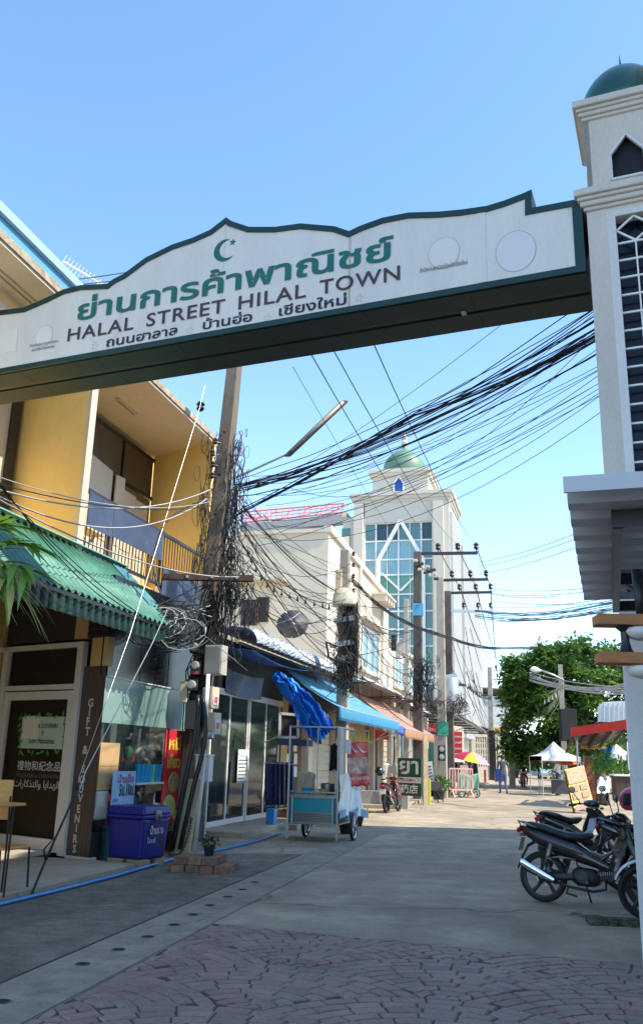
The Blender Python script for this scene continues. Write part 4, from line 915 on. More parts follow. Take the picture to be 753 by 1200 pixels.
# brick planter pile with potted plant
M_BRK = [mat('old_brick_%d' % k, c, .92, var=.3, scale=14, bump=.6, bscale=50, col2=(.1, .085, .06), c2amt=.35, c2scale=9) for k, c in enumerate(((.24, .12, .07), (.2, .11, .075), (.28, .16, .09), (.17, .12, .085)))]
bp0 = G(200, 1022); BF_ = Frame(bp0, 100)
pile = thing('brick_pile', 'low dry stack of old red paving bricks at the foot of the utility pole', 'brick pile', BF_.p(.35, .15, 0))
for row in range(2):
    for i in range(4):
        for j in range(3):
            if row == 1 and i == 3: continue
            u = i * .205 + row * .03; v = j * .205
            f = Frame(BF_.p(u + random.uniform(-.008, .008), v, 0), 100 + random.uniform(-5, 5))
            MB().box(f, 0, .195, 0, .195, row * .105 + .0, row * .105 + .1).build('brick', random.choice(M_BRK), pile, bevel=.007)
def leafball(c, r, n, L, seed, m, parent, name='foliage', flat_=.8, wr=.4):
    random.seed(seed); b = MB(); c = Vector(c)
    for k in range(n):
        th, ph = random.random() * 6.283, math.acos(random.uniform(-.3, 1)); rr_ = r * random.random() ** .4
        p = c + Vector((math.sin(ph) * math.cos(th), math.sin(ph) * math.sin(th), math.cos(ph) * flat_)) * rr_
        d = Vector((random.gauss(0, 1), random.gauss(0, 1), random.gauss(.4, .7))).normalized(); s_ = d.cross(Vector((random.random(), random.random(), random.random() + .1))).normalized(); l = L * random.uniform(.6, 1.2)
        b.add([p, p + d * l * .5 + s_ * l * wr * .5, p + d * l, p + d * l * .5 - s_ * l * wr * .5], [(0, 1, 2, 3)])
    return b.build(name, m, parent)
M_GRN = leafmat('plant_green', (.03, .12, .015), (.10, .26, .04), .25)
M_GRN2 = leafmat('plant_dark', (.015, .06, .012), (.05, .14, .03), .2)
def potted(c, r, h, fr_, n, L, label, seed, m=None, pm=None):
    t = thing('potted_plant', label, 'plant', c)
    MB().lathe(c, [(r * .7, 0), (r, h), (r * 1.08, h), (r * 1.08, h + .02), (r * .9, h + .02), (r * .88, h - .03), (0, h - .03)], 14).build('pot', pm or M_BLACK, t, smooth=40)
    leafball(Vector(c) + Z * (h + fr_ * .3), fr_, n, L, seed, m or M_GRN2, t); return t
potted(BF_.p(.45, .3, .206), .085, .12, .14, 120, .07, 'small dark green plant in a black pot on the brick stack', 11)
potted(G(196, 1000) + Vector((-.05, .3, 0)), .1, .3, .13, 60, .08, 'small bright green plant between cooler and pole foot', 12, M_GRN)
# tangle of cables round the pole ------------------------------------------
M_TANG = mat('grey_cable', (.05, .05, .05), .6, bump=0)
tg = MB(); random.seed(21)
def curl(mb, c, R_, n, r, sc=(1, 1, 1)):
    p = Vector(c); pts = []; ph = [random.random() * 6.28 for _ in range(3)]; fq = [random.uniform(.6, 1.6) for _ in range(3)]
    for i in range(n):
        t = i / (n - 1) * 6.28
        pts.append(p + Vector((math.sin(t * fq[0] + ph[0]) * R_ * sc[0], math.sin(t * fq[1] + ph[1]) * R_ * sc[1], math.sin(t * fq[2] * .8 + ph[2]) * R_ * sc[2])))
    if random.random() < .62:      # hanging strand tied along the pole
        L_ = R_ * sc[2] * random.uniform(1.2, 2.6); a_, b_ = random.gauss(0, R_ * .5), random.gauss(0, R_ * .5); w1, w2 = random.gauss(0, R_ * .45), random.gauss(0, R_ * .45)
        pts = [p + Vector((a_ + w1 * math.sin(t * 3.1) * sc[0] + w2 * .4 * math.sin(t * 7), b_ * .6 + w2 * math.sin(t * 2.6 + 1) * sc[1], L_ * (.5 - t))) for t in [i / 9 for i in range(10)]]
    else:                          # tied loop
        th = random.random() * 3.14; e_ = random.uniform(.35, .8); cx, sx = math.cos(th), math.sin(th)
        pts = [p + Vector((math.cos(t) * R_ * e_ * cx, math.cos(t) * R_ * e_ * sx, math.sin(t) * R_ * sc[2] * .7)) for t in [6.4 * i / 13 for i in range(14)]]
    mb.tube(pts, r * .75, 4, cap=False)
for k in range(310):
    z = random.choice([random.uniform(3.9, 7.6), random.gauss(6.4, .5), random.gauss(4.3, .4), random.gauss(5.2, .6)]); tg.cm = random.choice((0, 0, 0, 0, 1, 1, 2))
    c = PP(z) + Vector((random.gauss(.29, .085), random.gauss(-.1, .1), 0)); curl(tg, c, random.uniform(.05, .16), 9, random.uniform(.006, .013), (.7, .7, 2.0))
for k in range(90):
    tg.cm = random.choice((0, 0, 1)); c = PP(random.uniform(4.5, 7.5)) + Vector((random.gauss(-.25, .08), -.1, 0)); curl(tg, c, random.uniform(.06, .16), 8, .007, (.4, .4, 2.6))
for k in range(150):   # right-hand dense knot at the lower tangle
    tg.cm = random.choice((0, 0, 1)); c = PP(4.35) + Vector((random.gauss(.5, .2), random.gauss(-.05, .15), random.gauss(.05, .42))); curl(tg, c, random.uniform(.08, .18), 9, .009, (1, .6, 1.5))
for k in range(46):   # drop of black verticals on the shaft under the crossarm
    tg.cm = 0; x = random.gauss(0, .1); zt = random.uniform(3.4, 4.6); zb = random.uniform(1.6, 2.8); tg.tube([PP(zt) + Vector((x + .15, -.2, 0)), PP((zt + zb) / 2) + Vector((x + random.gauss(0, .04), -.24, 0)), PP(zb) + Vector((x, -.22, 0))], .011, 4, cap=False)
tag(tg.build('cable_tangle', [M_RUBBER, M_TANG, M_WCABLE], smooth=True), 'dense black and grey cable tangle hanging on the leaning utility pole', 'cables', kind='stuff')
# bundles coiled left of the pole, end of the green awning
cl = MB(); c0_ = D(200, 735, 14.1)
for k in range(60):
    cl.cm = random.choice((0, 0, 0, 0, 1, 1, 2)); R_ = random.uniform(.18, .42); c = c0_ + Vector((random.gauss(0, .12), random.gauss(0, .12), random.gauss(0, .1))); tl_ = random.uniform(-.5, .5); a0 = random.random() * 6
    cl.tube([c + Vector((math.cos(a0 + i * .62) * R_, math.sin(a0 + i * .62) * R_ * .35 + tl_ * .1, math.sin(a0 + i * .62) * R_ * .75)) for i in range(8 if k % 3 else 11)], random.uniform(.005, .011), 4, cap=False)
for k in range(22):
    cl.cm = random.choice((0, 0, 2, 1)); a_ = c0_ + Vector((random.gauss(-.1, .25), random.gauss(0, .1), random.gauss(.15, .15))); b2 = PP(random.uniform(3.6, 4.7)) + Vector((random.gauss(0, .1), -.2, 0)); cl.tube(sagpts(a_, b2, random.uniform(-.2, .35), 8, .02), .012, 4, cap=False)
tag(cl.build('cable_coil', [M_RUBBER, M_TANG, M_WCABLE], smooth=True), 'big loose coils of black cable hanging at the end of the green awning', 'cables', kind='stuff')

# ================================================================== glass-doored shop
M_CRW = mat('cream_wall', (.62, .55, .42), .8, var=.06, scale=1.5, bump=.12, col2=(.5, .43, .32), c2amt=.3, c2scale=.9)
gs = thing('glass_door_shop', 'single storey shop with four sliding glass doors beside the leaning pole', 'building', S.p(8, 0, 0))
MB().prism([S.p(4.5, 1.7, 0), S.p(18.6, 1.7, 0), S.p(18.6, 9, 0), S.p(4.5, 9, 0)], (0, 0, 4.15)).build('wall', M_CRW, gs)
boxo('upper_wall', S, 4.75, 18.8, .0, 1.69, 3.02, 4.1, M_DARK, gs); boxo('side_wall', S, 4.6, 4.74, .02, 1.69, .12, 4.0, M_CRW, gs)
boxo('door_header', S, 5.0, 10.4, -.05, .05, 2.86, 3.0, M_ALU, gs, bevel=.004)
du = [5.1, 6.55, 7.85, 9.15, 10.35]
for i in range(4):
    r = boxo('sliding_door', S, du[i] + .05, du[i + 1] - .02, .005 + .03 * (i % 2), .015 + .03 * (i % 2), .24, 2.84, M_BLUEG, gs)
    b = MB(); vv = -.02 + .03 * (i % 2)
    for u in (du[i], du[i + 1] - .07): b.box(S, u, u + .07, vv, vv + .05, .13, 2.858)
    b.box(S, du[i] + .07, du[i + 1] - .07, vv, vv + .05, .13, .24); b.build('door_frame', M_ALU, r, bevel=.004)
fq = MB(); (u0, z1), (u1, z0) = S.hit(278, 878), S.hit(289, 917)
MB().box(S, u0, u1, -.03, -.02, z0, z1).build('notice', mat('paper_white', (.62, .62, .6), .7, bump=0), gs)
nt_ = MB()
for k in range(7): nt_.box(S, u0 + .05, u1 - .06 - .1 * (k % 3), -.034, -.031, z1 - .25 - k * .08, z1 - .23 - k * .08)
nt_.build('notice_print', M_PRB, gs)
bn = thing('shop_banner', 'dim grey-blue cloth banner hung above the sliding glass doors', 'banner', S.p(6.8, -.1, 3))
(u0, z1), (u1, z0) = S.hit(266, 792, -.08), S.hit(307, 822, -.08)
MB().grid(lambda i, j: S.p(u0 + (u1 - u0) * i, -.08 + .03 * math.sin(i * 12 + j * 3), 3.45 - .52 * j - .06 * math.sin(i * 3.14)), 16, 4, S.N * -.006).build('banner_cloth', mat('grey_blue_cloth', (.13, .17, .24), .7, var=.3, scale=5), bn)
text('banner_lettering', 'S.', S.p(u0 + .15, -.125, 3.05), S.U, Z, 0, .3, M_PRB, bn)
# ochre pillar, next bay
boxo('pillar', S, 10.45, 11.0, -.02, .2, .12, 3.3, mat('ochre_pillar', (.42, .29, .12), .8), gs)
for k, (a, b_) in enumerate(((13.2, 13.6), (16.6, 17.1))): boxo('pillar', S, a, b_, -.02, .2, .1, 3.3, M_CRW, gs)
for k, (a, b_) in enumerate(((13.7, 16.5), (17.2, 18.6))):
    boxo('rolling_shutter', S, a, b_, .22, .26, .1, 3.0, mat('shutter_beige', (.5, .45, .36), .6, var=.08), gs)
    for q in range(14): boxo('shutter_slat', S, a, b_, .19, .219, .2 + q * .2, .36 + q * .2, mat('shutter_beige', (.5, .45, .36), .6), gs)
# glimpsed interior shelves and wall papers
for k in range(9):
    px = 322 + (k % 3) * 11 + random.uniform(-2, 2); py = 868 + (k // 3) * 15; u, z = S.hit(px, py, .3); boxo('pinned_paper', S, u, u + .35, .28, .30, z - .3, z, mat('paper_white', (.62, .62, .6), .7), gs)
boxo('brick_step', S, 9.6, 11.6, -.85, -.02, .12, .32, mat('step_base', (.12, .09, .06), .9), gs)
for row in range(2):
    for k in range(9): boxo('brick', S, 9.55 + k * .22, 9.75 + k * .22, -1.0 + .02 * row, -.86, .02 + row * .15, .155 + row * .15, random.choice(M_BRK), gs, bevel=.006)
for k in range(9): boxo('brick', S, 9.55 + k * .22, 9.75 + k * .22, -.99, -.4, .322, .345, random.choice(M_BRK), gs, bevel=.004)
# hanging blue clothes
M_BCL = mat('blue_patterned_cloth', (.03, .055, .16), .8, var=.5, scale=25, bump=.1, col2=(.15, .22, .4), c2amt=.4, c2scale=14)
cb = thing('hanging_clothes', 'row of dark blue patterned clothes hanging left behind the food cart', 'clothes', D(325, 945, 21.3))
for k in range(6):
    x0 = 311 + k * 5.6; MB().grid(lambda i, j: D(x0 + i * 5.2, 895 + 50 * j - 2 * math.sin(i * 3), 21.3 + .06 * math.sin(i * 9 + k) + .25 * (k % 2) * .3), 8, 6, (0, .02, 0)).build('garment', M_BCL, cb, smooth=True)
MB().tube([D(310, 894, 21.3), D(346, 896, 21.3)], .015, 6).build('rail', M_GALV, cb)
tag(MB().box(Frame(D(317, 975, 20.6), 15), -.1, .12, -.1, .1, -.05, .5).build('plastic_bin', mat('bin_blue', (.03, .25, .6), .4), None, bevel=.02), 'small bright blue plastic bin under the hanging clothes', 'bin')
# curved corrugated canopy
M_CORS = mat('silver_corrugated', (.46, .50, .54), .45, .45, var=.12, scale=3, bump=.05)
cv = thing('curved_canopy', 'silvery corrugated canopy sheet with curled front edge above the glass-doored shop', 'awning', S.p(8, -.6, 4))
def curve(i, j):
    u = 5.0 + 9.6 * i; w_ = .055 * math.sin(u * 2 * math.pi / .40); t = j * 2.1
    if t < 1: return S.p(u, .3 - 1.1 * t, 4.35 - .16 * t + w_)
    a = (t - 1) * 1.45; R_ = .30 + w_; return S.p(u, -.8 - R_ * math.sin(a), 4.19 - .30 + R_ * math.cos(a))
MB().grid(curve, 280, 12, (0, 0, -.008)).build('corrugated_sheet', M_CORS, cv, smooth=True)
MB().bar(S.p(4.9, -.75, 3.85), S.p(14.6, -.75, 3.85), .06, .06).build('beam', M_BLACKM, cv)
bs = MB().grid(lambda i, j: S.p(5.0 + 4.2 * i, -.2 - .85 * j, 3.82 - .12 * j - .1 * math.sin(i * 3.14)), 20, 6, (0, 0, -.006)); tag(bs.build('blue_tarp_strip', mat('tarp_blue', (.02, .16, .62), .35, var=.15, bump=.5, bscale=6), None, smooth=True), 'strip of blue tarpaulin stretched under the curled silver canopy', 'tarp')
# crumpled blue tarp
random.seed(5)
def tarp(i, j):
    L = D(317, 788, 20.3).lerp(D(372, 876, 18.7), j); R_ = D(335, 787, 20.1).lerp(D(392, 850, 18.8), j)
    p = L.lerp(R_, i); from mathutils import noise
    edge = math.sin(i * math.pi); a = noise.noise(Vector((i * 2.5 + .6 * math.sin(j * 3), j * 1.6, 1.7))); ph = i * 15 + 2.6 * noise.noise(Vector((i * 1.5, j * 2.2, 7)))
    f = abs(math.sin(ph)) * (.25 + .75 * math.sin(min(1, j * 1.3) * 1.57)); cr_ = noise.noise(Vector((i * 7, j * 13, 3.3)))
    return p + Vector((.14 * a + .04 * cr_, -.26 * f - .10 * edge - .08 * cr_, .10 * a + .05 * cr_ - (.16 * noise.noise(Vector((i * 7, 2, 4))) if j > .9 else 0) - (.12 * noise.noise(Vector((3, j * 7, 4))) * (1 - i))))
tag(MB().grid(tarp, 70, 80, (0, .01, 0)).build('blue_tarpaulin', mat('tarp_bright', (.02, .21, .70), .35, var=.12, bump=.5, bscale=14, col2=(.03, .3, .8), c2amt=.4, c2scale=5), None, smooth=True), 'crumpled bright blue tarpaulin hanging from the end of the silver canopy', 'tarp')
# light blue fabric awning
M_BAW = mat('light_blue_canvas', (.10, .30, .46), .75, var=.12, scale=3, bump=.25, bscale=10, col2=(.17, .38, .52), c2amt=.35, c2scale=.8)
def canvas_awning(name, label, u0, u1, v0, v1, zt, zb, valance, m, m2, ut0=None, scal=.18, sag=.12):
    t = thing(name, label, 'awning', S.p((u0 + u1) / 2, v1, zb)); ut0 = u0 if ut0 is None else ut0
    seams = 6
    for k in range(seams):
        a, b_ = k / seams, (k + 1) / seams
        MB().grid(lambda i, j: S.p((ut0 + (u1 - ut0) * (a + (b_ - a) * i)) * (1 - j) + (u0 + (u1 - u0) * (a + (b_ - a) * i)) * j, v0 + (v1 - v0) * j, zt + (zb - zt) * j - sag * math.sin(j * 3.14) * (.7 + .3 * math.sin(i * 3.14)) + .0), 6, 8, (0, 0, -.006)).build('canvas_panel', m, t, smooth=True)
    n = int((u1 - u0) / scal)
    b = MB()
    for k in range(n):
        a = u0 + (u1 - u0) * k / n; c = u0 + (u1 - u0) * (k + 1) / n
        b.prism([S.p(a, v1, zb), S.p(c, v1, zb), S.p(c, v1, zb - valance), S.p((a * .75 + c * .25), v1, zb - valance - .05), S.p((a + c) / 2, v1, zb - valance - .07), S.p((a * .25 + c * .75), v1, zb - valance - .05), S.p(a, v1, zb - valance)], S.N * .006)
    b.build('valance', m2, t)
    b = MB(); b.tube([S.p(u0, v1 + .01, zb), S.p(u1, v1 + .01, zb)], .02, 6).tube([S.p(u1 - .1, v1 + .02, zb), S.p(u1 - .3, -.0, 1.2)], .015, 6).tube([S.p(u0 + .3, v1 + .02, zb), S.p(u0 + .3, -.0, 1.9)], .015, 6); b.build('frame', M_GALV, t)
    return t
canvas_awning('canvas_awning', 'wide light blue canvas awning with scalloped valance above the food cart', 8.7, 17.3, 0, -2.0, 3.95, 2.78, .24, M_BAW, mat('blue_valance', (.05, .27, .45), .7, var=.12), 10.2)
canvas_awning('canvas_awning', 'faded salmon canvas awning with scalloped valance behind the light blue awning', 18.6, 26.2, 0, -2.0, 3.95, 2.62, .25, mat('salmon_canvas', (.42, .24, .18), .7, var=.12), mat('salmon_valance', (.46, .22, .13), .7), 19.2)
sg_ = MB().grid(lambda i, j: S.p(17.35 + 1.2 * i, -1.95 + .1 * math.sin(i * 9), 2.75 - .28 * j - .15 * i), 10, 3, S.N * .01); tag(sg_.build('blue_sheet', mat('tarp_violet', (.06, .12, .55), .5), None, smooth=True), 'short strip of violet-blue plastic sheet tied between the two canvas awnings', 'tarp')

# ================================================================== food cart
fc = G(394, 988.6); FC = Frame(fc, -75)     # u to the left, v toward the camera (+) 
ct_ = thing('food_cart', 'stainless food cart with turquoise front panel, posts and louvre under the blue awning', 'food cart', FC.p(.5, -.5, 0))
Wc, Dc = 1.0, 1.35
M_TURQ = mat('turquoise_panel', (.0, .28, .36), .3, var=.12, scale=2, bump=.04)
b = MB()
for u in (0, Wc):
    for v in (0, -Dc): MB().bar(FC.p(u, v, .05 if v == 0 else .3), FC.p(u, v, 2.2), .035).build('post', M_STEEL, ct_)
b = MB()
for z in (.34, .84, .93, 2.18):
    b.bar(FC.p(0, 0, z), FC.p(Wc, 0, z), .03).bar(FC.p(0, -Dc, z), FC.p(Wc, -Dc, z), .03).bar(FC.p(0, 0, z), FC.p(0, -Dc, z), .03).bar(FC.p(Wc, 0, z), FC.p(Wc, -Dc, z), .03)
b.bar(FC.p(.42, 0, .93), FC.p(.42, 0, 2.18), .02); b.build('frame_rail', M_STEEL, ct_)
boxo('counter', FC, .02, Wc - .02, -Dc, -.02, .85, .88, M_STEEL, ct_)
boxo('front_panel', FC, .1, Wc - .1, -.04, .0, .55, .82, M_TURQ, ct_, bevel=.01)
boxo('side_panel', FC, -.0, .095, -.05, -.01, .36, .83, mat('turquoise_dark', (.0, .15, .22), .4), ct_); boxo('side_panel', FC, Wc - .095, Wc, -.05, -.01, .36, .83, mat('turquoise_dark', (.0, .15, .22), .4), ct_)
boxo('cart_body', FC, .03, Wc - .03, -Dc + .03, -.06, .33, .84, mat('cart_inner', (.05, .07, .07), .6), ct_)
for k in range(6): MB().bar(FC.p(.12, .0, .37 + k * .03), FC.p(Wc - .12, .0, .37 + k * .03), .02, .018).build('louvre_slat', M_STEEL, ct_)
b = MB(); b.bar(FC.p(.08, .01, .345), FC.p(Wc - .08, .01, .345), .03).bar(FC.p(.08, .01, .83), FC.p(Wc - .08, .01, .83), .03).bar(FC.p(.09, .01, .34), FC.p(.09, .01, .84), .03).bar(FC.p(Wc - .09, .01, .34), FC.p(Wc - .09, .01, .84), .03).bar(FC.p(.08, .01, .545), FC.p(Wc - .08, .01, .545), .02); b.build('door_frame', M_STEEL, ct_)
def wheel(c, F, r, parent, tw_=.06, ns=8):
    ax = F; t = MB(); pr = [(r - .05, -tw_ / 2), (r - .012, -tw_ / 2), (r, -tw_ / 4), (r, tw_ / 4), (r - .012, tw_ / 2), (r - .05, tw_ / 2), (r - .05, -tw_ / 2)]
    w_ = t.lathe(c, pr, 28, ax, cap=False).build('tyre', M_BLACK, parent, smooth=40)
    m_ = MB().lathe(c, [(r - .075, -.02), (r - .045, -.025), (r - .045, .025), (r - .075, .02), (r - .075, -.02)], 24, ax, cap=False)
    m_.lathe(c, [(.04, -.04), (.04, .04)], 10, ax)
    for k in range(ns): a = 2 * math.pi * k / ns; m_.tube([Vector(c) + (ax[0] * math.cos(a) + ax[1] * math.sin(a)) * .03, Vector(c) + (ax[0] * math.cos(a) + ax[1] * math.sin(a)) * (r - .06)], .008, 5)
    m_.build('rim', M_CHROME, w_, smooth=40); return w_
wheel(FC.p(-.17, -.75, .27), (FC.N, Z, FC.U), .27, ct_); wheel(FC.p(Wc - .12, -.95, .27), (FC.N, Z, FC.U), .27, ct_)
# plastic side curtain
def curt(i, j): return FC.p(-.03 - .22 * i * j - .06 * math.sin(i * 14 + j * 5) * j, -.02 - (Dc + .25) * i, 1.25 - (.75 - .0 * i) * j + .12 * i * (1 - j) + .05 * math.sin(i * 17) * j)
MB().grid(curt, 26, 14).build('plastic_curtain', mat('silver_plastic', (.55, .56, .56), .3, .1, var=.15, bump=.9, bscale=7, stretch=(4, 4, .8)), ct_, smooth=True)
MB().grid(lambda i, j: FC.p(-.05 - .2 * i - .05 * math.sin(i * 14), -.02 - (Dc + .2) * i, .58 - .14 * j + .05 * math.sin(i * 11)), 20, 4).build('plastic_curtain', mat('blue_plastic', (.12, .35, .6), .35, var=.2, bump=.6, bscale=8), ct_, smooth=True)
boxo('side_board', FC, -.02, .0, -.42, -.03, 1.0, 2.16, mat('grey_board', (.42, .4, .38), .6), ct_)
items = [('steel_pot', FC.p(.3, -.4, .88), [(.13, 0), (.14, .02), (.14, .2), (.15, .21), (.0, .23)], M_STEEL, 'round steel cooking pot on the cart counter', 'pot'),
         ('yellow_bowl', FC.p(.3, -.14, .88), [(.06, 0), (.12, .1), (.11, .1), (0, .05)], mat('bowl_yellow', (.55, .5, .08), .4), 'yellow-green plastic basket at the front of the cart counter', 'basket'),
         ('blue_bowl', FC.p(.7, -.3, .88), [(.07, 0), (.12, .12), (0, .1)], mat('cup_blue', (.02, .35, .65), .3), 'small blue bowl at the left of the cart counter', 'bowl')]
for n, c, pr, m_, lab, cat in items: tag(MB().lathe(c, pr, 16).build(n, m_, None, smooth=40), lab, cat)
# shirts on hangers, umbrella-like cloths
def shirt(px0, py0, w, h, y, m, label):
    c = D(px0, py0, y)
    def f(i, j): return c + Vector(((i - .5) * (w * (.75 + .35 * j) if j > .12 else w * .9), .04 * math.sin(i * 13 + j * 4), -h * j - .02 * math.sin(i * 8)))
    tag(MB().grid(f, 16, 10, (0, .015, 0)).build('hanging_cloth', m, None, smooth=True), label, 'cloth')
shirt(359, 905, .42, .75, 18.6, mat('beige_cloth', (.5, .42, .3), .8, bump=.2), 'pale beige cloth hanging at the left front of the food cart')
shirt(391, 872, .16, .5, 18.1, mat('black_cloth', (.02, .02, .022), .8), 'narrow black cloth hanging beside the right cart post')
shirt(396, 872, .12, .42, 18.25, M_WHITE, 'narrow white towel hanging beside the right cart post')
boxo('calendar', Frame(D(390, 893, 18.2), 105), -.08, .12, -.01, .01, -.2, .08, mat('paper_white', (.62, .62, .6), .7), None)
cal_ = bpy.data.objects['calendar']; tag(cal_, 'small white printed price card hanging under the cart roof at right', 'card')
text('card_print', '30', D(389.5, 894, 18.18), Frame((0, 0, 0), 105).U, Z, 0, .1, M_PRB, cal_, bold=.03)
# TV-like white frame shelf of cart back
r = thing('wall_shelf', 'white metal frame rack behind the food cart', 'rack', D(335, 870, 20.8))
b = MB(); q = [D(328, 836, 20.8), D(349, 838, 20.8), D(349, 864, 20.8), D(328, 864, 20.8)]
for i in range(4): b.bar(q[i], q[(i + 1) % 4], .06)
b.build('frame', M_ALU, r); MB().prism(q, (0, .05, 0)).build('back', M_DARK, r)
MB().bar(D(327, 869, 20.2), D(364, 871, 19.4), .12, .14).build('dark_blue_shelf', mat('navy_shelf', (.05, .08, .2), .5), r)
# red food banner on the cart's right
rb = thing('food_banner', 'red vinyl food banner with white swirl and photo strip hanging right of the food cart', 'banner', D(420, 900, 18.9))
YB = 18.9
def rbp(i, j): a = D(406, 870, YB - .3).lerp(D(431, 869, YB + .3), i); c = D(407, 921, YB - .3).lerp(D(433, 919, YB + .3), i); p = a.lerp(c, j); return p + Vector((0, .03 * math.sin(i * 9 + j * 4), -.03 * abs(math.sin(i * 10)) * (j > .9)))
MB().grid(rbp, 20, 16, (0, .01, 0)).build('banner_sheet', mat('banner_red', (.55, .02, .03), .5, var=.1), rb, smooth=True)
ph_m = mat('photo_print', (.35, .2, .14), .5, var=.7, scale=7, bump=0, col2=(.6, .5, .42), c2amt=.45, c2scale=6)
MB().grid(lambda i, j: rbp(.02 + .96 * i, .36 + .38 * j) + Vector((0, -.025, 0)), 16, 6).build('photo_strip', ph_m, rb, smooth=True)
for (s0, s1, am) in ((.2, .5, .08), (.45, .92, .12)):
    MB().grid(lambda i, j: rbp(s0 + (s1 - s0) * i, .06 + .17 * i + .05 * j * math.sin(i * 3.14) + am * math.sin(i * 3.1) * .4) + Vector((0, -.03, 0)), 10, 1).build('swirl', mat('print_white', (.6, .62, .65), .6), rb)
text('banner_lettering', 'อาหารฮาลาล', rbp(.1, .88) + Vector((0, -.04, 0)), (rbp(1, .5) - rbp(0, .5)), Z, .62, .1, mat('print_white', (.6, .62, .65), .6), rb, bold=.01)
wbn = MB().prism([D(404, 866, YB - .35), D(411, 868, YB - .35), D(411, 884, YB - .35), D(404, 882, YB - .35)], (0, .01, 0)); tag(wbn.build('notice_sheet', M_WHITE), 'small pale notice sheet taped at the corner of the red food banner', 'notice')
for k in range(5):
    p = rbp(.12 + k * .2, 0) + Z * .0; MB().add([p, p + Vector((.09, 0, 0)), p + Vector((.04, 0, .2))], [(0, 1, 2)]).build('pennant', mat('print_yellow', (.75, .5, .05), .6), rb)
# bushes in pots by the wheel
potted(G(404, 978) + Vector((.02, .2, 0)), .16, .2, .22, 220, .09, 'leafy green potted plant tucked behind the cart wheel', 31, M_GRN)
potted(G(418, 968), .17, .2, .26, 260, .1, 'larger sunlit potted shrub on the road edge right of the cart', 32, M_GRN)
# ================================================================== white building behind the shop row
M_WB = mat('white_building_wall', (.60, .53, .42), .85, var=.06, scale=1, bump=.06, col2=(.41, .35, .26), c2amt=.3, c2scale=.5)
M_WBG = mat('window_pane_teal', (.14, .26, .28), .12, var=.2, bump=0)
wb = thing('white_building', 'tall cream-white building with plain end wall behind the second utility pole', 'building', S.p(25, 1, 0))
WBv = 1.0
def wpr(name, pts, z0, z1, m=M_WB, **k): return MB().prism([S.p(u, v, z0) for u, v in pts], (0, 0, z1 - z0)).build(name, m, wb, **k)
wpr('wall', [(18.9, WBv), (31.6, WBv), (31.6, 9), (18.9, 9)], 0, 9.9)
wpr('wall', [(31.62, WBv + .02), (41.5, WBv + .02), (41.5, 9), (31.62, 9)], 0, 7.3)
# sloping street parapet
MB().prism([S.p(18.82, WBv - .12, 9.902), S.p(31.7, WBv - .12, 9.45), S.p(31.7, WBv - .12, 9.7), S.p(18.82, WBv - .12, 10.18)], S.N * .3).build('parapet', M_WB, wb)
wpr('parapet', [(18.8, WBv + .2), (19.02, WBv + .2), (19.02, 9), (18.8, 9)], 9.902, 10.05)
wpr('cornice', [(31.72, WBv - .15), (41.6, WBv - .15), (41.6, WBv + .3), (31.72, WBv + .3)], 7.301, 7.5)
def win(u0, u1, z0, z1, nm=2, v=WBv, F=S):
    r = boxo('window', F, u0, u1, v - .02, v - .005, z0, z1, M_WBG, wb); b = MB()
    for u in [u0, u1 - .1] + [u0 + (u1 - u0) * k / nm - .05 for k in range(1, nm)]: b.box(F, u, u + .1, v - .08, v - .021, z0, z1)
    b.box(F, u0 + .1, u1 - .1, v - .078, v - .021, z1 - .1, z1).box(F, u0 + .1, u1 - .1, v - .078, v - .021, z0, z0 + .1); b.build('frame', M_WHITE, r)
    b = MB(); b.box(F, u0 - .15, u1 + .15, v - .22, v - .02, z0 - .14, z0 - .005); b.build('sill', M_WB, r)
    return r
win(20.4, 21.5, 6.35, 8.35, 1); win(25.0, 28.9, 5.35, 7.25, 3); win(33.2, 36.2, 5.3, 6.8, 3); win(37.6, 40, 5.3, 6.8, 2)
boxo('ledge', S, 24.6, 29.4, WBv - .4, WBv - .001, 7.45, 7.58, M_WB, wb); boxo('pilaster', S, 24.2, 24.5, WBv - .12, WBv - .001, 4.2, 9.7, M_WB, wb); boxo('pilaster', S, 29.6, 30.0, WBv - .12, WBv - .001, 4.2, 9.5, M_WB, wb)
# projecting sign box that throws the notched shadow
sbx = boxo('projecting_bracket', S, 27.2, 29.6, WBv - .75, WBv - .001, 9.0, 9.1, M_WB, wb)
for k in range(4): boxo('bracket', S, 27.3 + k * .65, 27.55 + k * .65, WBv - .7, WBv - .001, 8.72, 8.999, M_WB, wb)
EW = Frame(S.p(18.9, WBv, 0), -75)   # end wall facing the camera
for (px0, py0, px1, py1) in ((286, 703, 299, 733), (304, 700, 312, 729)):
    (u0, z1), (u1, z0) = EW.hit(px0, py0), EW.hit(px1, py1); u0, u1 = sorted((u0, u1)); r = MB().box(EW, u0, u1, .0, .02, z0, z1).build('window', M_DARK, wb)
    MB().box(EW, u0 - .08, u0, .0, .06, z0, z1).box(EW, u1, u1 + .08, .0, .06, z0, z1).build('frame', M_WOODB, r)
MB().box(EW, 1.6, 3.6, .0, .5, 8.0, 8.12).build('sunshade', M_WB, wb)
MB().box(EW, -.5, 6, .0, .9, 4.7, 4.85).build('ledge', M_WB, wb)
# roof of the glass-doored shop stands in front of the end wall
rf = MB(); rf.prism([S.p(10.2, 1.7, 4.16), S.p(18.7, 1.7, 4.16), S.p(18.7, 9, 5.2), S.p(10.2, 9, 5.2), ], (0, 0, .12)); rf.build('roof', M_CRW, gs)
rfl = MB().prism([S.p(9.8, .3, 4.2), S.p(18.7, .3, 4.2), S.p(18.7, 1.75, 4.7), S.p(9.8, 1.75, 4.7)], (0, 0, .06)); rfl.build('lean_to_roof', M_CRW, gs)
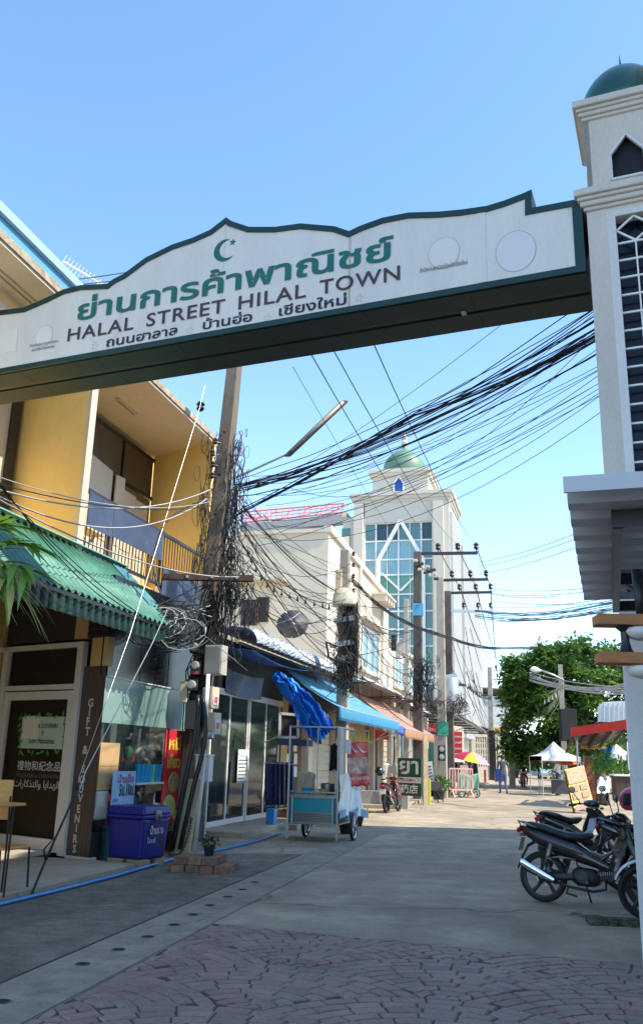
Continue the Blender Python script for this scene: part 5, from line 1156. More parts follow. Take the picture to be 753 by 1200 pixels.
# satellite dish
dc = D(343, 733, 28.3); dsh = thing('satellite_dish', 'dark grey mesh satellite dish on the low roof before the cream end wall', 'satellite dish', dc)
nd = (Vector((-.1, -1, .35))).normalized(); dx = nd.cross(Z).normalized(); dy = dx.cross(nd) * -1
pr = [(0, 0)] + [(.52 * t, .11 * t * t) for t in (.25, .5, .75, 1.0)]
MB().lathe(dc, pr, 24, (dx, dy, nd)).build('reflector', mat('dish_mesh', (.10, .10, .105), .5, .3, var=.3), dsh, smooth=True)
b = MB()
for k in range(12): a = k * math.pi / 6; b.tube([dc + (dx * math.cos(a) + dy * math.sin(a)) * .08 + nd * .012, dc + (dx * math.cos(a) + dy * math.sin(a)) * .52 + nd * .125], .007, 4)
b.build('rib', M_GALV, dsh)
b = MB(); q = dc + nd * .45
for k in range(3): a = k * 2.1; b.tube([dc + (dx * math.cos(a) + dy * math.sin(a)) * .5 + nd * .11, q], .008, 4)
b.lathe(q, [(.04, -.04), (.05, .03), (0, .05)], 8, (dx, dy, nd)); b.build('feed_horn', M_GALV, dsh)
MB().tube([dc, dc + Vector((.05, .25, -.75))], .035, 6).build('mast', M_GALV, dsh)
# white metal lean-to roofs along the row
M_WMR = mat('white_sheet_roof', (.55, .54, .51), .5, .1, var=.08, col2=(.34, .31, .27), c2amt=.3, c2scale=1.2)
for k, (u0, u1, zt, zb_, v1, lab) in enumerate(((17.6, 24.4, 4.95, 4.15, -.9, 'white sheet-metal lean-to roof directly above the salmon awning'), (24.6, 33.5, 5.1, 4.1, -1.0, 'longer white sheet-metal lean-to roof beyond the salmon awning'), (33.8, 41, 4.9, 3.9, -.9, 'farthest white sheet-metal lean-to roof of the shop row'))):
    t = thing('lean_to_roof', lab, 'roof', S.p((u0 + u1) / 2, -.3, zb_))
    MB().grid(lambda i, j: S.p(u0 + (u1 - u0) * i, WBv - (WBv - v1) * j, zt - (zt - zb_) * j - .15 * math.sin(j * 3.14) + .012 * math.sin((u0 + (u1 - u0) * i) * 12)), 140, 6, (0, 0, -.02)).build('sheet', M_WMR, t, smooth=True)
    b = MB(); b.bar(S.p(u0, v1, zb_ - .03), S.p(u1, v1, zb_ - .03), .05, .08)
    for u in (u0 + .05, u1 - .05): b.bar(S.p(u, v1, zb_ - .03), S.p(u, WBv, zb_ - .1), .05); b.bar(S.p(u, v1, zb_ - .03), S.p(u, v1, zb_ - .5), .04)
    b.build('frame', M_WOODB, t)
# shop row ground floor u 18.9..41
sr_ = thing('shop_row', 'row of small cream shopfronts under the salmon awning and white lean-to roofs', 'building', S.p(30, 0, 0))
boxo('wall', S, 18.9, 41.5, .35, WBv - .001, 0.1, 4.0, M_CRW, sr_)
def shopfront(u0, u1, kind):
    if kind == 'shutter':
        r = boxo('shutter', S, u0, u1, .3, .345, .1, 2.9, mat('shutter_beige', (.5, .45, .36), .6), sr_)
        for q in range(12): boxo('shutter_slat', S, u0, u1, .27, .299, .15 + q * .22, .33 + q * .22, mat('shutter_beige', (.5, .45, .36), .6), r)
    else:
        r = boxo('shop_opening', S, u0, u1, .3, .345, .1, 2.7, M_DARK if kind == 'dark' else mat('teal_glass', (.05, .2, .22), .15, bump=0), sr_)
        b = MB()
        for u in (u0, (u0 + u1) / 2, u1 - .08): b.box(S, u, u + .08, .24, .299, .1, 2.7)
        b.box(S, u0, u1, .238, .298, 2.62, 2.7); b.build('frame', M_ALU, r)
for a, b_, k in ((19.3, 21.4, 'shutter'), (21.9, 23.4, 'dark'), (23.7, 25.3, 'dark'), (25.8, 27.4, 'shutter'), (27.8, 29.6, 'dark'), (30.0, 32.8, 'glass'), (33.4, 35.6, 'glass'), (36, 38, 'dark'), (38.3, 40.6, 'shutter')): shopfront(a, b_, k)
for a in (21.55, 23.5, 25.5, 27.55, 29.75, 33.0, 35.7): boxo('pillar', S, a, a + .2, .1, .349, .1, 4.0, M_CRW, sr_)
m_red = mat('red_signboard', (.50, .015, .02), .5, var=.08, bump=.02)
def signbox(name, F, u0, u1, v, z0, z1, m, label, txt, tm, em, cat='sign', dy=.1, bold=.02):
    r = thing(name, label, cat, F.p((u0 + u1) / 2, v, z0)); MB().box(F, u0, u1, v, v + .05, z0, z1).build('board', m, r)
    for (s_, uo, zo) in txt: text('sign_lettering', s_, F.p(u0 + uo, v - .006, z0 + zo), F.U, Z, 0, em, tm, r, bold=bold)
    return r
M_PW = mat('print_white', (.6, .62, .65), .6)
XR = Frame(D(499, 884, 44), 95); XR.P.z = 0
c = D(441, 859, 34)
signbox('shop_signboard', Frame((c.x, c.y, 0), 15), 0, 2.6, 0, c.z - .2, c.z + .12, m_red, 'plain narrow red signboard half hidden under the salmon awning', [], M_PW, .3)
c = D(501, 858, 44); signbox('shop_signboard', Frame((c.x, c.y, 0), 95), 0, .95, 0, c.z - .25, c.z + .4, m_red, 'small red signboard behind the green-banded utility pole', [('ร้าน', .05, .3), ('อาหาร', .05, .02)], M_PW, .22)
(_, zt), (_, zb_) = Frame((0, 47, 0), 90).hit(530, 860), Frame((0, 47, 0), 90).hit(530, 887)
c = D(532, 887, 47)
signbox('shop_signboard', Frame((c.x, c.y, 0), 95), 0, .42 * 1.0, 0, c.z, c.z + 1.28, m_red, 'tall narrow red signboard with four lines of white lettering above the umbrella', [('อาหาร', .04, .98), ('ตามสั่ง', .04, .68), ('ฮาลาล', .04, .38), ('กาแฟ', .04, .1)], M_PW, .15)
# pharmacy sign
q0, q1 = G(465.5, 948), G(496, 951)
pz = thing('pharmacy_sign', 'dark green pharmacy signboard with white Thai and Chinese lettering on thin legs at the kerb', 'sign', (q0 + q1) / 2)
y0 = 30.4; A_, B_ = D(465.5, 932, y0), D(493.5, 935, y0 - .4); PFm = Frame((A_.x, A_.y, 0), math.degrees(math.atan2(B_.x - A_.x, B_.y - A_.y))); Lp = math.hypot(B_.x - A_.x, B_.y - A_.y)
zt = D(465.5, 888, y0).z; zb_ = D(465.5, 932, y0).z; H_ = zt - zb_
M_PG = mat('pharmacy_green', (.012, .075, .03), .45, var=.12, bump=.02)
MB().box(PFm, 0, Lp, 0, .05, zb_, zt).build('board', M_PG, pz, bevel=.006)
MB().box(PFm, .02, Lp - .02, -.008, .0, zb_ + H_ * .34, zb_ + H_ * .49).build('white_band', M_WHITE, pz)
text('sign_lettering', 'ยา', PFm.p(Lp * .08, -.006, zb_ + H_ * .57), PFm.U, Z, Lp * .8, 0, mat('print_cream', (.7, .7, .58), .6, bump=0), pz, bold=.022, fitheight=H_ * .36)
text('sign_lettering', 'PHARMACY', PFm.p(Lp * .04, -.014, zb_ + H_ * .365), PFm.U, Z, Lp * .92, 0, mat('sticker_red', (.55, .08, .1), .5), pz, bold=.01, fitheight=H_ * .10)
text('sign_lettering', '药店', PFm.p(Lp * .12, -.006, zb_ + H_ * .06), PFm.U, Z, Lp * .74, 0, mat('print_cream', (.7, .7, .58), .6), pz, bold=.02, fitheight=H_ * .24)
for u in (.02, Lp - .02): MB().bar(PFm.p(u, .02, 0), PFm.p(u, .02, zt), .03).build('leg', M_GALV, pz)
# folded fabric / pieces on the pavement near the shops
boxo('counter_cabinet', Frame(D(447, 938, 31), 100), -.9, .9, -.3, .3, -1.2, .3, mat('grey_counter', (.3, .29, .27), .7), None)['label'] = 'low grey shop counter with wrapped goods behind the parked red motorcycle'
bpy.data.objects['counter_cabinet']['category'] = 'counter'
o = bpy.data.objects['counter_cabinet']; o.name = 'shop_counter'
tag(MB().grid(lambda i, j: D(452, 896, 30.6) + Vector((-.05 + .7 * i, .1 * math.sin(i * 8), -.0 - .3 * j + .05 * math.sin(i * 11 + j * 5))), 12, 6, (0, .05, 0)).build('wrapped_goods', mat('clear_sack', (.5, .5, .45), .4), None, smooth=True), 'milky plastic-wrapped bundle lying on the grey shop counter', 'bundle')

# ================================================================== blue glass tower (mosque)
M_MW = mat('mosque_white', (.58, .54, .46), .8, var=.05, scale=.8, bump=.03, col2=(.42, .36, .27), c2amt=.25, c2scale=.4)
M_MG1 = mat('mosque_glass_teal', (.08, .20, .20), .1, var=.3, scale=.3, bump=0, spec=.9)
M_MG2 = mat('mosque_glass_green', (.12, .33, .26), .2, var=.1, scale=.3, bump=0)
M_MG3 = mat('mosque_glass_sky', (.24, .42, .45), .08, 0.2, var=.2, scale=.3, bump=0)
M_MG4 = mat('mosque_glass_dark', (.03, .07, .09), .08, var=.2, scale=.3, bump=0)
mr = D(530, 880, 70); MF = Frame((mr.x, mr.y, 0), -75)
mo = thing('mosque_tower', 'tall cream tower with teal glass front, pointed mullions and pale green dome', 'tower', MF.p(4.5, -4, 0))
def mh(px, py, v=0): return MF.hit(px, py, v)
uL, _ = mh(400, 700); uA, zc0 = mh(408, 594); uB = 0
gl, gr = mh(426, 700)[0], mh(507, 700)[0]; zg1 = mh(466, 612)[1]
ZT = mh(470, 588)[1]
b = MB(); b.box(MF, 0.0, gr - .0, -7, 0, 0, ZT).box(MF, gl, uL, -7, 0, 0, ZT - 1.2).box(MF, gr, gl, -7, 0, zg1, ZT).box(MF, gr, gl, -7, -.6, 0, zg1); b.build('wall', M_MW, mo)
for (u0, u1) in ((gr - .1, gr - .95), (gl + .1, gl + .9)):
    a, c = sorted((u0, u1)); boxo('column', MF, a, c, .0, .35, 0, ZT - .1, M_WHITE if 0 else M_MW, mo)
b = MB(); z0 = ZT
for o_, h in ((.08, .25), (.2, .3), (.36, .3)): b.box(MF, -o_, gl + .95 + o_, -7 - o_, o_, z0, z0 + h); z0 += h
b.build('cornice', M_MW, mo)
boxo('cornice', MF, gl + 1.6, uL + .2, -7, .25, ZT - 1.199, ZT - .7, M_MW, mo)
# glass grid: 6 columns x 12 rows
ncol = 6; rows_px = [612, 633, 655, 673, 696, 716, 737, 757, 779, 801, 822, 843]
zs = [mh(466, p)[1] for p in rows_px] + [1.0]
wcol = (gl - gr) / ncol
for r_i in range(len(zs) - 1):
    for c_i in range(ncol):
        u0 = gl - wcol * c_i; u1 = u0 - wcol; zt_, zb_ = zs[r_i], zs[r_i + 1]
        if r_i == 0: m = M_MG4 if c_i in (1, 2, 5) else M_MG1
        elif r_i in (1, 2): m = M_MG3 if 1 <= c_i <= 4 or (c_i == 0) else M_MG1
        elif r_i in (3, 7, 11): m = M_MG2
        else: m = M_MG1
        r = boxo('glass_pane', MF, u1 + .06, u0 - .06, -.3, -.26, zb_ + .06, zt_ - .06, m, mo)
b = MB()
for c_i in range(ncol + 1): u = gl - wcol * c_i; b.box(MF, u - .06, u + .06, -.255, -.12, 0, zg1) if c_i in (0, 1, 3, 5, 6) else b.box(MF, u - .03, u + .03, -.254, -.16, 0, zg1)
for z in zs[:-1]: b.box(MF, gr, gl, -.25, -.14, z - .06, z + .06)
b.build('mullion', M_WHITE, mo)
# big pointed arch mullion
pk = mh(466, 611); la, ra = mh(443, 655), mh(495, 655); lo = mh(466, 692)
b = MB()
L = [(la[0], 0.5), (la[0], la[1]), (pk[0] + (la[0] - pk[0]) * .0, pk[1])]
um = (la[0] + ra[0]) / 2; hw_ = (la[0] - ra[0]) / 2
for s_ in (-1, 1):
    b.bar(MF.p(um + s_ * hw_, -.05, 0), MF.p(um + s_ * hw_, -.05, la[1]), .32, .3).bar(MF.p(um + s_ * hw_, -.05, la[1] - .1), MF.p(um, -.05, pk[1] + .1), .32, .3)
    b.bar(MF.p(um + s_ * hw_ * .85, -.1, la[1] - 1.2), MF.p(um, -.1, lo[1]), .16, .16)
b.build('arch_mullion', M_WHITE, mo)
for z0_, z1_ in ((613, 640), (642, 668)): 
    (_, za), (_, zb2) = mh(411, z0_ + 6), mh(411, z1_ + 6); boxo('side_window', MF, gl + 1.25, gl + 2.0, .0, .03, zb2, za, M_MG1, mo)
# upper storey
(ub0, zb0_), (ub1, zb1_) = mh(436, 582, -1.0), mh(501, 556, -1.0)
UBF = Frame(MF.p(0, -1.0, 0), -75)
boxo('upper_storey', UBF, ub1, ub0, -(ub0 - ub1), 0, ZT + .94, zb1_, M_MW, mo)
b = MB(); b.box(UBF, ub1 - .2, ub0 + .2, -(ub0 - ub1) - .2, .2, zb1_ + .001, zb1_ + .3).box(UBF, ub1 - .34, ub0 + .34, -(ub0 - ub1) - .34, .34, zb1_ + .302, zb1_ + .62); b.build('cornice', M_MW, mo)
uc = (ub0 + ub1) / 2
wz0 = UBF.hit(467, 581)[1]; wz2 = UBF.hit(467, 558)[1]; wz1 = wz0 + (wz2 - wz0) * .62; wc = UBF.hit(467, 570)[0]
wp_ = [(wc - .42, wz0), (wc + .42, wz0), (wc + .42, wz1), (wc, wz2), (wc - .42, wz1)]
r = MB().prism([UBF.p(u, .05, z) for u, z in wp_], UBF.N * .03).build('pointed_window', mat('window_royal_blue', (.02, .09, .42), .2, bump=0), mo)
b = MB()
for i in range(5): b.bar(UBF.p(wp_[i][0], .09, wp_[i][1]), UBF.p(wp_[(i + 1) % 5][0], .09, wp_[(i + 1) % 5][1]), .14)
b.build('frame', M_WHITE, r)
dcz = zb1_ + .62; dcc = UBF.p(uc, -(ub0 - ub1) / 2, dcz); Rd = 1.95
hd = 2.75
prf = [(Rd * .93, 0), (Rd * .98, .25), (Rd, .6), (Rd * .985, .9), (Rd * .94, 1.25), (Rd * .85, 1.6), (Rd * .7, 1.95), (Rd * .5, 2.28), (Rd * .28, 2.52), (Rd * .12, 2.7), (Rd * .06, 3.0), (0.05, 3.15)]
MB().lathe(dcc, prf, 32).build('dome', mat('dome_pale_green', (.12, .22, .155), .5, var=.15, scale=.6, bump=.04, col2=(.3, .38, .28), c2amt=.3, c2scale=.8), mo, smooth=True)
MB().ball(dcc + Z * 3.35, .3, 8).lathe(dcc + Z * 3.6, [(.16, 0), (.26, .1), (.26, .3), (.1, .5), (.04, .8), (0, .9)], 12).build('finial', M_MW, mo, smooth=True)
# long ribbed side hall
SF_ = Frame((mr.x, mr.y, 0), 15)
side = [(px, py) for px, py in ((522, 594), (530, 615), (533, 640), (540, 648), (548, 662), (556, 682), (558, 700))]
pts = [SF_.hit(px, py, .0) for px, py in side]
pts = [(max(u, 7.02 if i else 7.02), z) for i, (u, z) in enumerate(pts)]
ue = SF_.hit(558, 700)[0]
b = MB(); poly_ = [(7.02, 0), (ue, 0), (ue, pts[-1][1])] + [(u, z) for u, z in reversed(pts[:-1]) if u > 7.2]
zz0 = poly_[-1][1] if len(poly_) > 3 else ZT - 3
poly_.append((7.02, min(ZT - 1.5, zz0 + .5)))
b.prism([SF_.p(u, .25, z) for u, z in poly_], SF_.N * 9); b.build('side_hall', mat('side_hall_gap_shade', (.27, .28, .27), .8), mo)  # wall darker than its ribs: shade of the gaps put into the colour
def ztop(u):
    P = sorted([(p[0], p[1]) for p in poly_ if p[1] > 1])
    for (a, za), (c, zc) in zip(P[:-1], P[1:]):
        if a <= u <= c: return za + (zc - za) * (u - a) / max(1e-6, c - a)
    return P[-1][1]
M_CLAD = mat('ribbed_cladding', (.50, .50, .48), .6, var=.08, col2=(.38, .38, .36), c2amt=.25, c2scale=.7)
n = int((ue - 7.1) / .95)
for k in range(n):
    u = 7.1 + k * .95; boxo('cladding_rib', SF_, u, u + .5, -.45, .249, 3.5, ztop(u + .25) - .3, M_CLAD, mo)
for k in range(9): boxo('cladding_rib', SF_, .2 + k * .75, .55 + k * .75, -.25, -.001, 3.5, ZT - 1.0, M_CLAD, mo)
# red steel roof truss behind
M_REDS = mat('red_steel', (.52, .10, .07), .6, var=.15, bump=.03); M_GBEAM = mat('grey_beam', (.22, .23, .24), .7, var=.15)
ty = 62; A0, A1, B0, B1 = D(284, 621, ty), D(401, 609, ty), D(286, 600, ty + 7), D(403, 590, ty + 7)
rt = thing('roof_truss', 'red steel roof truss with grey edge beam rising behind the cream building', 'roof', (A0 + A1) / 2)
MB().bar(A0, A1, .5, .75).build('edge_beam', M_GBEAM, rt)
b = MB(); A0u, A1u = A0 + Z * .55, A1 + Z * .55
for k in range(19):
    t = k / 18; b.bar(A0u.lerp(A1u, t), B0.lerp(B1, t), .07)
    if k % 3 == 1: b.bar(A0u.lerp(A1u, t), B0.lerp(B1, min(1, (k + 2) / 18)), .05)
for s_ in (0, .33, .66, 1): b.bar(A0u.lerp(B0, s_), A1u.lerp(B1, s_), .1 if s_ in (0, 1) else .05)
b.build('truss_bar', M_REDS, rt)
b = MB()
for k in range(5):
    q = A0u.lerp(A1u, random.uniform(0, .42)).lerp(B0, random.uniform(.05, .4)); b.bar(q, q + Vector((random.uniform(-1, 1), .5, random.uniform(-.3, .6))), .1)
b.build('loose_bar', M_REDS, rt)
for t in (.1, .5, .9): MB().bar(A0.lerp(A1, t) * 1 + Vector((0, 0, 0)), Vector((A0.lerp(A1, t).x, A0.lerp(A1, t).y, 0)), .4).build('post', M_GBEAM, rt)
wall_b = MB().prism([D(284, 905, ty + 3), D(409, 905, ty + 3), D(409, 628, ty + 3), D(284, 634, ty + 3)], (0, 6, 0)); wall_b.build('rear_wall', M_WB, rt)

M_DPOLE = mat('dark_weathered_pole', (.125, .105, .09), .9, grain=.3, var=.3, scale=3, bump=.5, col2=(.06, .05, .045), c2amt=.4, c2scale=2)
# ================================================================== more utility poles
def pole(base, topz, name_label, w0=.15, w1=.11, az=15, m=None, lean=(0, 0)):
    t = thing('utility_pole', name_label, 'utility pole', base, None); F = Frame(base, az)
    sqpole(MB(), Vector(base), Vector(base) + Vector((lean[0], lean[1], topz)), w0, w1, F).build('shaft', m or M_CONCL, t, bevel=.015); return t
M_INSD = mat('dark_insulator', (.02, .02, .024), .3, bump=0)
def hvarm(t, pa, pb, n=3, ins=1.6, m=None, posts=True):
    MB().bar(pa, pb, .12, .12).build('crossarm', m or M_BLACKM, t); out = []
    for k in range(n):
        q = Vector(pa).lerp(Vector(pb), (k + .5) / n if n > 1 else .5) if not isinstance(posts, list) else Vector(pa).lerp(Vector(pb), posts[k])
        MB().tube([q, q + Z * .22], .025, 6).build('pin', M_BLACKM, t); insulator(q + Z * .30, ins * 1.6, t, m=M_INSD); out.append(q + Z * .38)
    return out
def ground_under(px, y): 
    q = D(px, 890, y); return Vector((q.x, q.y, 0))
# pole 2
y2 = 23.0; b2 = ground_under(400, y2); t2 = pole(b2, D(403, 645, y2).z, 'second utility pole with beige transformer cowl and black cable mass above the blue awning', .16, .12)
cy = D(403, 698, y2 - .25)
MB().loft([(cy + Z * z, Vector((r_, 0, 0)), Vector((0, r_ * .8, 0))) for z, r_ in ((-.28, .3), (-.25, .33), (.0, .30), (.14, .2), (.2, .1))], 10, .6).build('cable_cowl', mat('cowl_grey', (.45, .43, .34), .6), t2, smooth=40)
MB().box(Frame(D(396, 690, y2 - .1), 100), -.07, .1, -.1, .1, -.5, .5).build('beige_sleeve', M_BOXB, t2, bevel=.02)
for (pa, pb) in (((391, 728), (415, 724)), ((386, 757), (414, 752)), ((392, 772), (412, 770))): MB().bar(D(pa[0], pa[1], y2 - .25), D(pb[0], pb[1], y2 - .25), .09, .13).build('bracket_arm', M_GALV, t2)
b = MB(); b.tube([D(382, 752, y2 - .4), D(385, 770, y2 - .4), D(395, 776, y2 - .3)], .035, 6).tube([D(382, 752, y2 - .4), D(395, 757, y2 - .3)], .03, 6); b.build('lamp_bracket', M_BLACKM, t2)
for py in (649, 662, 675, 692, 703): insulator(D(414, py, y2 - .1), 1.1, t2); MB().bar(D(414, py, y2 - .1), D(405, py, y2), .015).build('insulator_bracket', M_GALV, t2)
tg2 = MB(); random.seed(33)
for k in range(170):
    tg2.cm = random.choice((0, 0, 0, 1)); zz = random.uniform(D(400, 800, y2).z, D(400, 712, y2).z); c = D(random.gauss(409, 5), 760, y2); c = Vector((c.x, c.y - .25 + random.gauss(0, .08), zz)); curl(tg2, c, random.uniform(.06, .24), 8, .011, (.55, .5, 2.0))
for k in range(70):
    tg2.cm = random.choice((0, 0, 1)); c = D(random.gauss(402, 9), random.uniform(768, 808), y2 - .35); curl(tg2, c, random.uniform(.1, .35), 8, .012)
for k in range(40):
    tg2.cm = 0; x = random.gauss(414, 2.2); tg2.tube([D(x, 705 + random.random() * 8, y2 - .2), D(x + random.gauss(0, 1), 740, y2 - .25), D(x + random.gauss(-2, 2), 790, y2 - .2)], .02, 4)
tag(tg2.build('cable_tangle', [M_RUBBER, M_TANG], smooth=True), 'black vertical mass of cables hanging on the second utility pole', 'cables', kind='stuff')
# pole 3
y3 = 35.6; b3 = ground_under(490, y3); t3 = pole(b3, D(492, 647, y3).z, 'dark utility pole with blue band and top crossarm carrying three insulators before the mosque glass', .2, .15, m=M_DPOLE)
i3 = hvarm(t3, D(491, 649, y3), D(559, 648, y3), 3, 1.6, posts=[.32, .66, .98])
MB().cube(b3.x - .2, b3.x + .2, b3.y - .2, b3.y + .2, D(490, 722, y3).z, D(490, 708, y3).z).build('blue_band', mat('band_blue', (.05, .28, .5), .6), t3)
for k in range(12):
    c = D(487 + k * 2.2 + random.uniform(-1, 1), 657 + 1.2 * k + (k % 3) * 4, y3 - .2); insulator(c, 1.8, t3, 'x', M_INSD if k % 2 else mat('pale_insulator', (.45, .38, .3), .4, bump=0))
MB().bar(D(455, 821, y3 - .2), D(520, 823, y3 - .2), .12, .12).build('crossarm', M_WOODB, t3)
tg3 = MB()
for k in range(170): tg3.cm = random.choice((0, 0, 0, 1)); c = D(random.gauss(494, 7), random.gauss(797, 15), y3 - .3); curl(tg3, c, random.uniform(.08, .24), 8, .018, (1, .6, 1.3))
tag(tg3.build('cable_tangle', [M_RUBBER, M_TANG, M_WCABLE]), 'cable tangle on the blue-banded dark utility pole', 'cables', kind='stuff')
# lattice-hung equipment left of pole 3
tq = D(467, 752, 33); t = thing('aerial_splice_box', 'grey aerial splice boxes hanging on wires before the mosque glass', 'splice box', tq)
for k, (px, py) in enumerate(((461, 752), (466, 760), (471, 756))): MB().box(Frame(D(px, py, 33), 95), -.1, .1, -.1, .1, -.35, .25).build('box', M_BOXW if k else M_BLACK, t, bevel=.02)
b = MB()
for k in range(8): a0 = math.pi * (1 + k / 7); b.tube([D(467 + 13 * math.cos(math.pi * (k + i) / 10), 757 + 15 * math.sin(math.pi * (k + i) / 10), 33) for i in (0, 1, 2)], .02, 5)
b.build('cable_loop', M_BOXW, t)
# thin plain pole left of pole 3
t = pole(ground_under(476, 40), D(476, 702, 40).z, 'slim plain concrete pole between the splice boxes and the blue-banded pole', .12, .1)
# pole 4
y4 = 40.0; b4 = ground_under(518, y4); t4 = pole(b4, D(513, 677, y4).z, 'concrete utility pole with green band low down, second of the crossarm poles', .2, .16)
i4 = hvarm(t4, D(511, 680, y4), D(571, 679, y4), 3, 1.6, posts=[.3, .66, .97])
MB().cube(b4.x - .24, b4.x + .24, b4.y - .24, b4.y + .24, D(518, 862, y4).z, D(518, 846, y4).z).build('green_band', mat('band_green', (.02, .25, .17), .6), t4)
for (px, py) in ((517, 878), (517, 887)): MB().cube(*[v for p in (D(px, py, y4 - .35),) for v in (p.x - .16, p.x + .16, p.y - .1, p.y + .1, p.z - .16, p.z + .16)]).build('meter', M_BLACK, t4, bevel=.03); c = D(px, py, y4 - .46); MB().lathe(c, [(.12, 0), (.1, .05), (0, .06)], 12, (Vector((1, 0, 0)), Z, Vector((0, -1, 0)))).build('dial', M_DIAL, t4)
MB().bar(D(500, 794, y4 - .1), D(535, 792, y4 - .1), .1, .12).build('crossarm', M_GALV, t4)
# pole 5
y5 = 43.0; b5 = ground_under(527, y5); t5 = pole(b5, D(522, 693, y5).z, 'weathered utility pole with hanging transformer, third of the crossarm poles', .2, .16, m=M_DPOLE)
i5 = hvarm(t5, D(520, 695, y5), D(576, 694, y5), 3, 1.6, posts=[.32, .66, .97])
i5b = hvarm(t5, D(525, 716, y5), D(576, 716, y5), 3, 1.4, m=M_GALV, posts=[.35, .68, .97])
c = D(528, 812, y5 - .4); MB().lathe(c, [(.3, -.9), (.38, -.8), (.38, .7), (.3, .85), (0, .9)], 18).build('transformer', M_GALV, t5, smooth=40)
for k in range(4): MB().bar(D(523 + k * 4, 800, y5 - .5), D(523 + k * 4, 806, y5 - .5), .06).build('fuse', M_INSD, t5)
MB().bar(D(520, 801, y5 - .3), D(545, 803, y5 - .3), .12, .12).build('crossarm', M_WOODB, t5)
tg4 = MB()
for k in range(190): tg4.cm = random.choice((0, 0, 1)); x_ = random.uniform(500, 545); c = D(x_, 831 - abs(x_ - 522) * .25 + random.gauss(0, 5), random.uniform(39, 44)); curl(tg4, c, random.uniform(.1, .34), 8, .018, (1.5, .6, .8))
tag(tg4.build('cable_tangle', [M_RUBBER, M_TANG, M_WCABLE]), 'wide sagging cable tangle between the green-banded pole and the transformer pole', 'cables', kind='stuff')
# pole 6 far dark pole
y6 = 72.0; b6 = ground_under(576, y6); t6 = pole(b6, D(576, 782, y6).z, 'tall far utility pole with black-painted foot by the lattice wall', .22, .18)
MB().cube(b6.x - .26, b6.x + .26, b6.y - .26, b6.y + .26, .05, 4.0).build('painted_foot', M_BLACK, t6)
i6 = hvarm(t6, D(577, 786, y6), D(592, 786, y6), 2, 1.6, m=M_GALV); i6b = hvarm(t6, D(577, 796, y6), D(588, 796, y6), 1, 1.6, m=M_GALV)
tag(MB().prism([ground_under(545, 66) , ground_under(577, 70), ground_under(577, 76), ground_under(545, 76)], (0, 0, .18)).build('kerb_island', M_PAVE), 'raised concrete kerb at the foot of the far dark-footed pole', 'kerb')
t7 = pole(ground_under(594, 90), D(594, 800, 90).z, 'farthest thin utility pole half hidden by the big tree', .2, .16)
hvarm(t7, D(594, 806, 90), D(606, 806, 90), 2, 1.6, m=M_GALV)
t8 = pole(ground_under(661, 50), D(660, 779, 50).z, 'utility pole rising in front of the big tree with street lamp arm', .16, .12)
sl2 = thing('street_lamp', 'curved-arm street lamp with pale head in front of the big tree', 'street lamp', D(660, 797, 50))
MB().tube([D(660, 797, 49.8), D(648, 791, 49.8), D(632, 785, 49.8)], .05, 8).build('arm', M_GALV, sl2, smooth=True)
MB().loft([(D(x, y, 49.8), Vector((0, .16, 0)), Vector((.02, 0, s_))) for x, y, s_ in ((633, 786, .05), (628, 785, .16), (624, 784, .16), (621, 784, .06))], 10).build('lamp_head', M_WHITE, sl2, smooth=True)
t9 = pole(ground_under(599, 60) + Vector((0, 0, 0)), D(599, 870, 60).z, 'short pale post left of the walking person', .2, .18)
# ================================================================== far end of the street
def W(px, py, y): return D(px, py, y)
YL = 85
lw0, lw1 = ground_under(546, YL), ground_under(592, YL)
lat = thing('lattice_wall', 'cream boundary wall with a band of square lattice openings below an ochre shed', 'wall', (lw0 + lw1) / 2)
LF = Frame(lw0, math.degrees(math.atan2(lw1.x - lw0.x, lw1.y - lw0.y))); LW_ = (lw1 - lw0).length
zb_, zt_, zm = D(560, 888, YL).z, D(560, 868, YL).z, D(560, 871, YL).z
M_LAT = mat('lattice_cream', (.55, .5, .38), .8, var=.06)
b = MB(); b.box(LF, 0, LW_, 0, .25, 0, zb_ - .8).box(LF, 0, LW_, -.02, .27, zt_ + .35, zt_ + .6); b.build('wall', M_LAT, lat)
zlo, zhi = zb_ - .8, zt_ + .35; nr_ = 5; ncol_ = 17
b = MB()
for k in range(ncol_ + 1): u = LW_ * k / ncol_; b.box(LF, u - .06, u + .06, .02, .2, zlo, zhi)
for k in range(1, nr_): z = zlo + (zhi - zlo) * k / nr_; b.box(LF, 0, LW_, .03, .19, z - .05, z + .05)
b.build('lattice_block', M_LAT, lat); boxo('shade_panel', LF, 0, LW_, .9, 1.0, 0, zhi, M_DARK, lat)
for k in (.18, .62, .86, 1): boxo('pier', LF, LW_ * k - .18, LW_ * k + .18, -.06, .3, 0, zt_ + .65, M_LAT, lat)
os_ = thing('ochre_shed', 'ochre-orange shed wall under a dark sloping roof behind the lattice wall', 'building', ground_under(565, 90))
OF = Frame(ground_under(543, 89), LF.P and math.degrees(math.atan2(lw1.x - lw0.x, lw1.y - lw0.y)))
boxo('wall', OF, 0, 4.2, 0, 4, 0, D(560, 852, 89).z, mat('ochre_paint', (.62, .33, .05), .8, var=.06), os_)
MB().prism([OF.p(-1.5, -1.2, D(545, 843, 89).z), OF.p(4.9, -.8, D(585, 864, 89).z), OF.p(4.9, 3, D(585, 864, 89).z + .2), OF.p(-1.5, 3, D(545, 843, 89).z + .2)], (0, 0, .12)).build('roof', M_WOODB, os_)
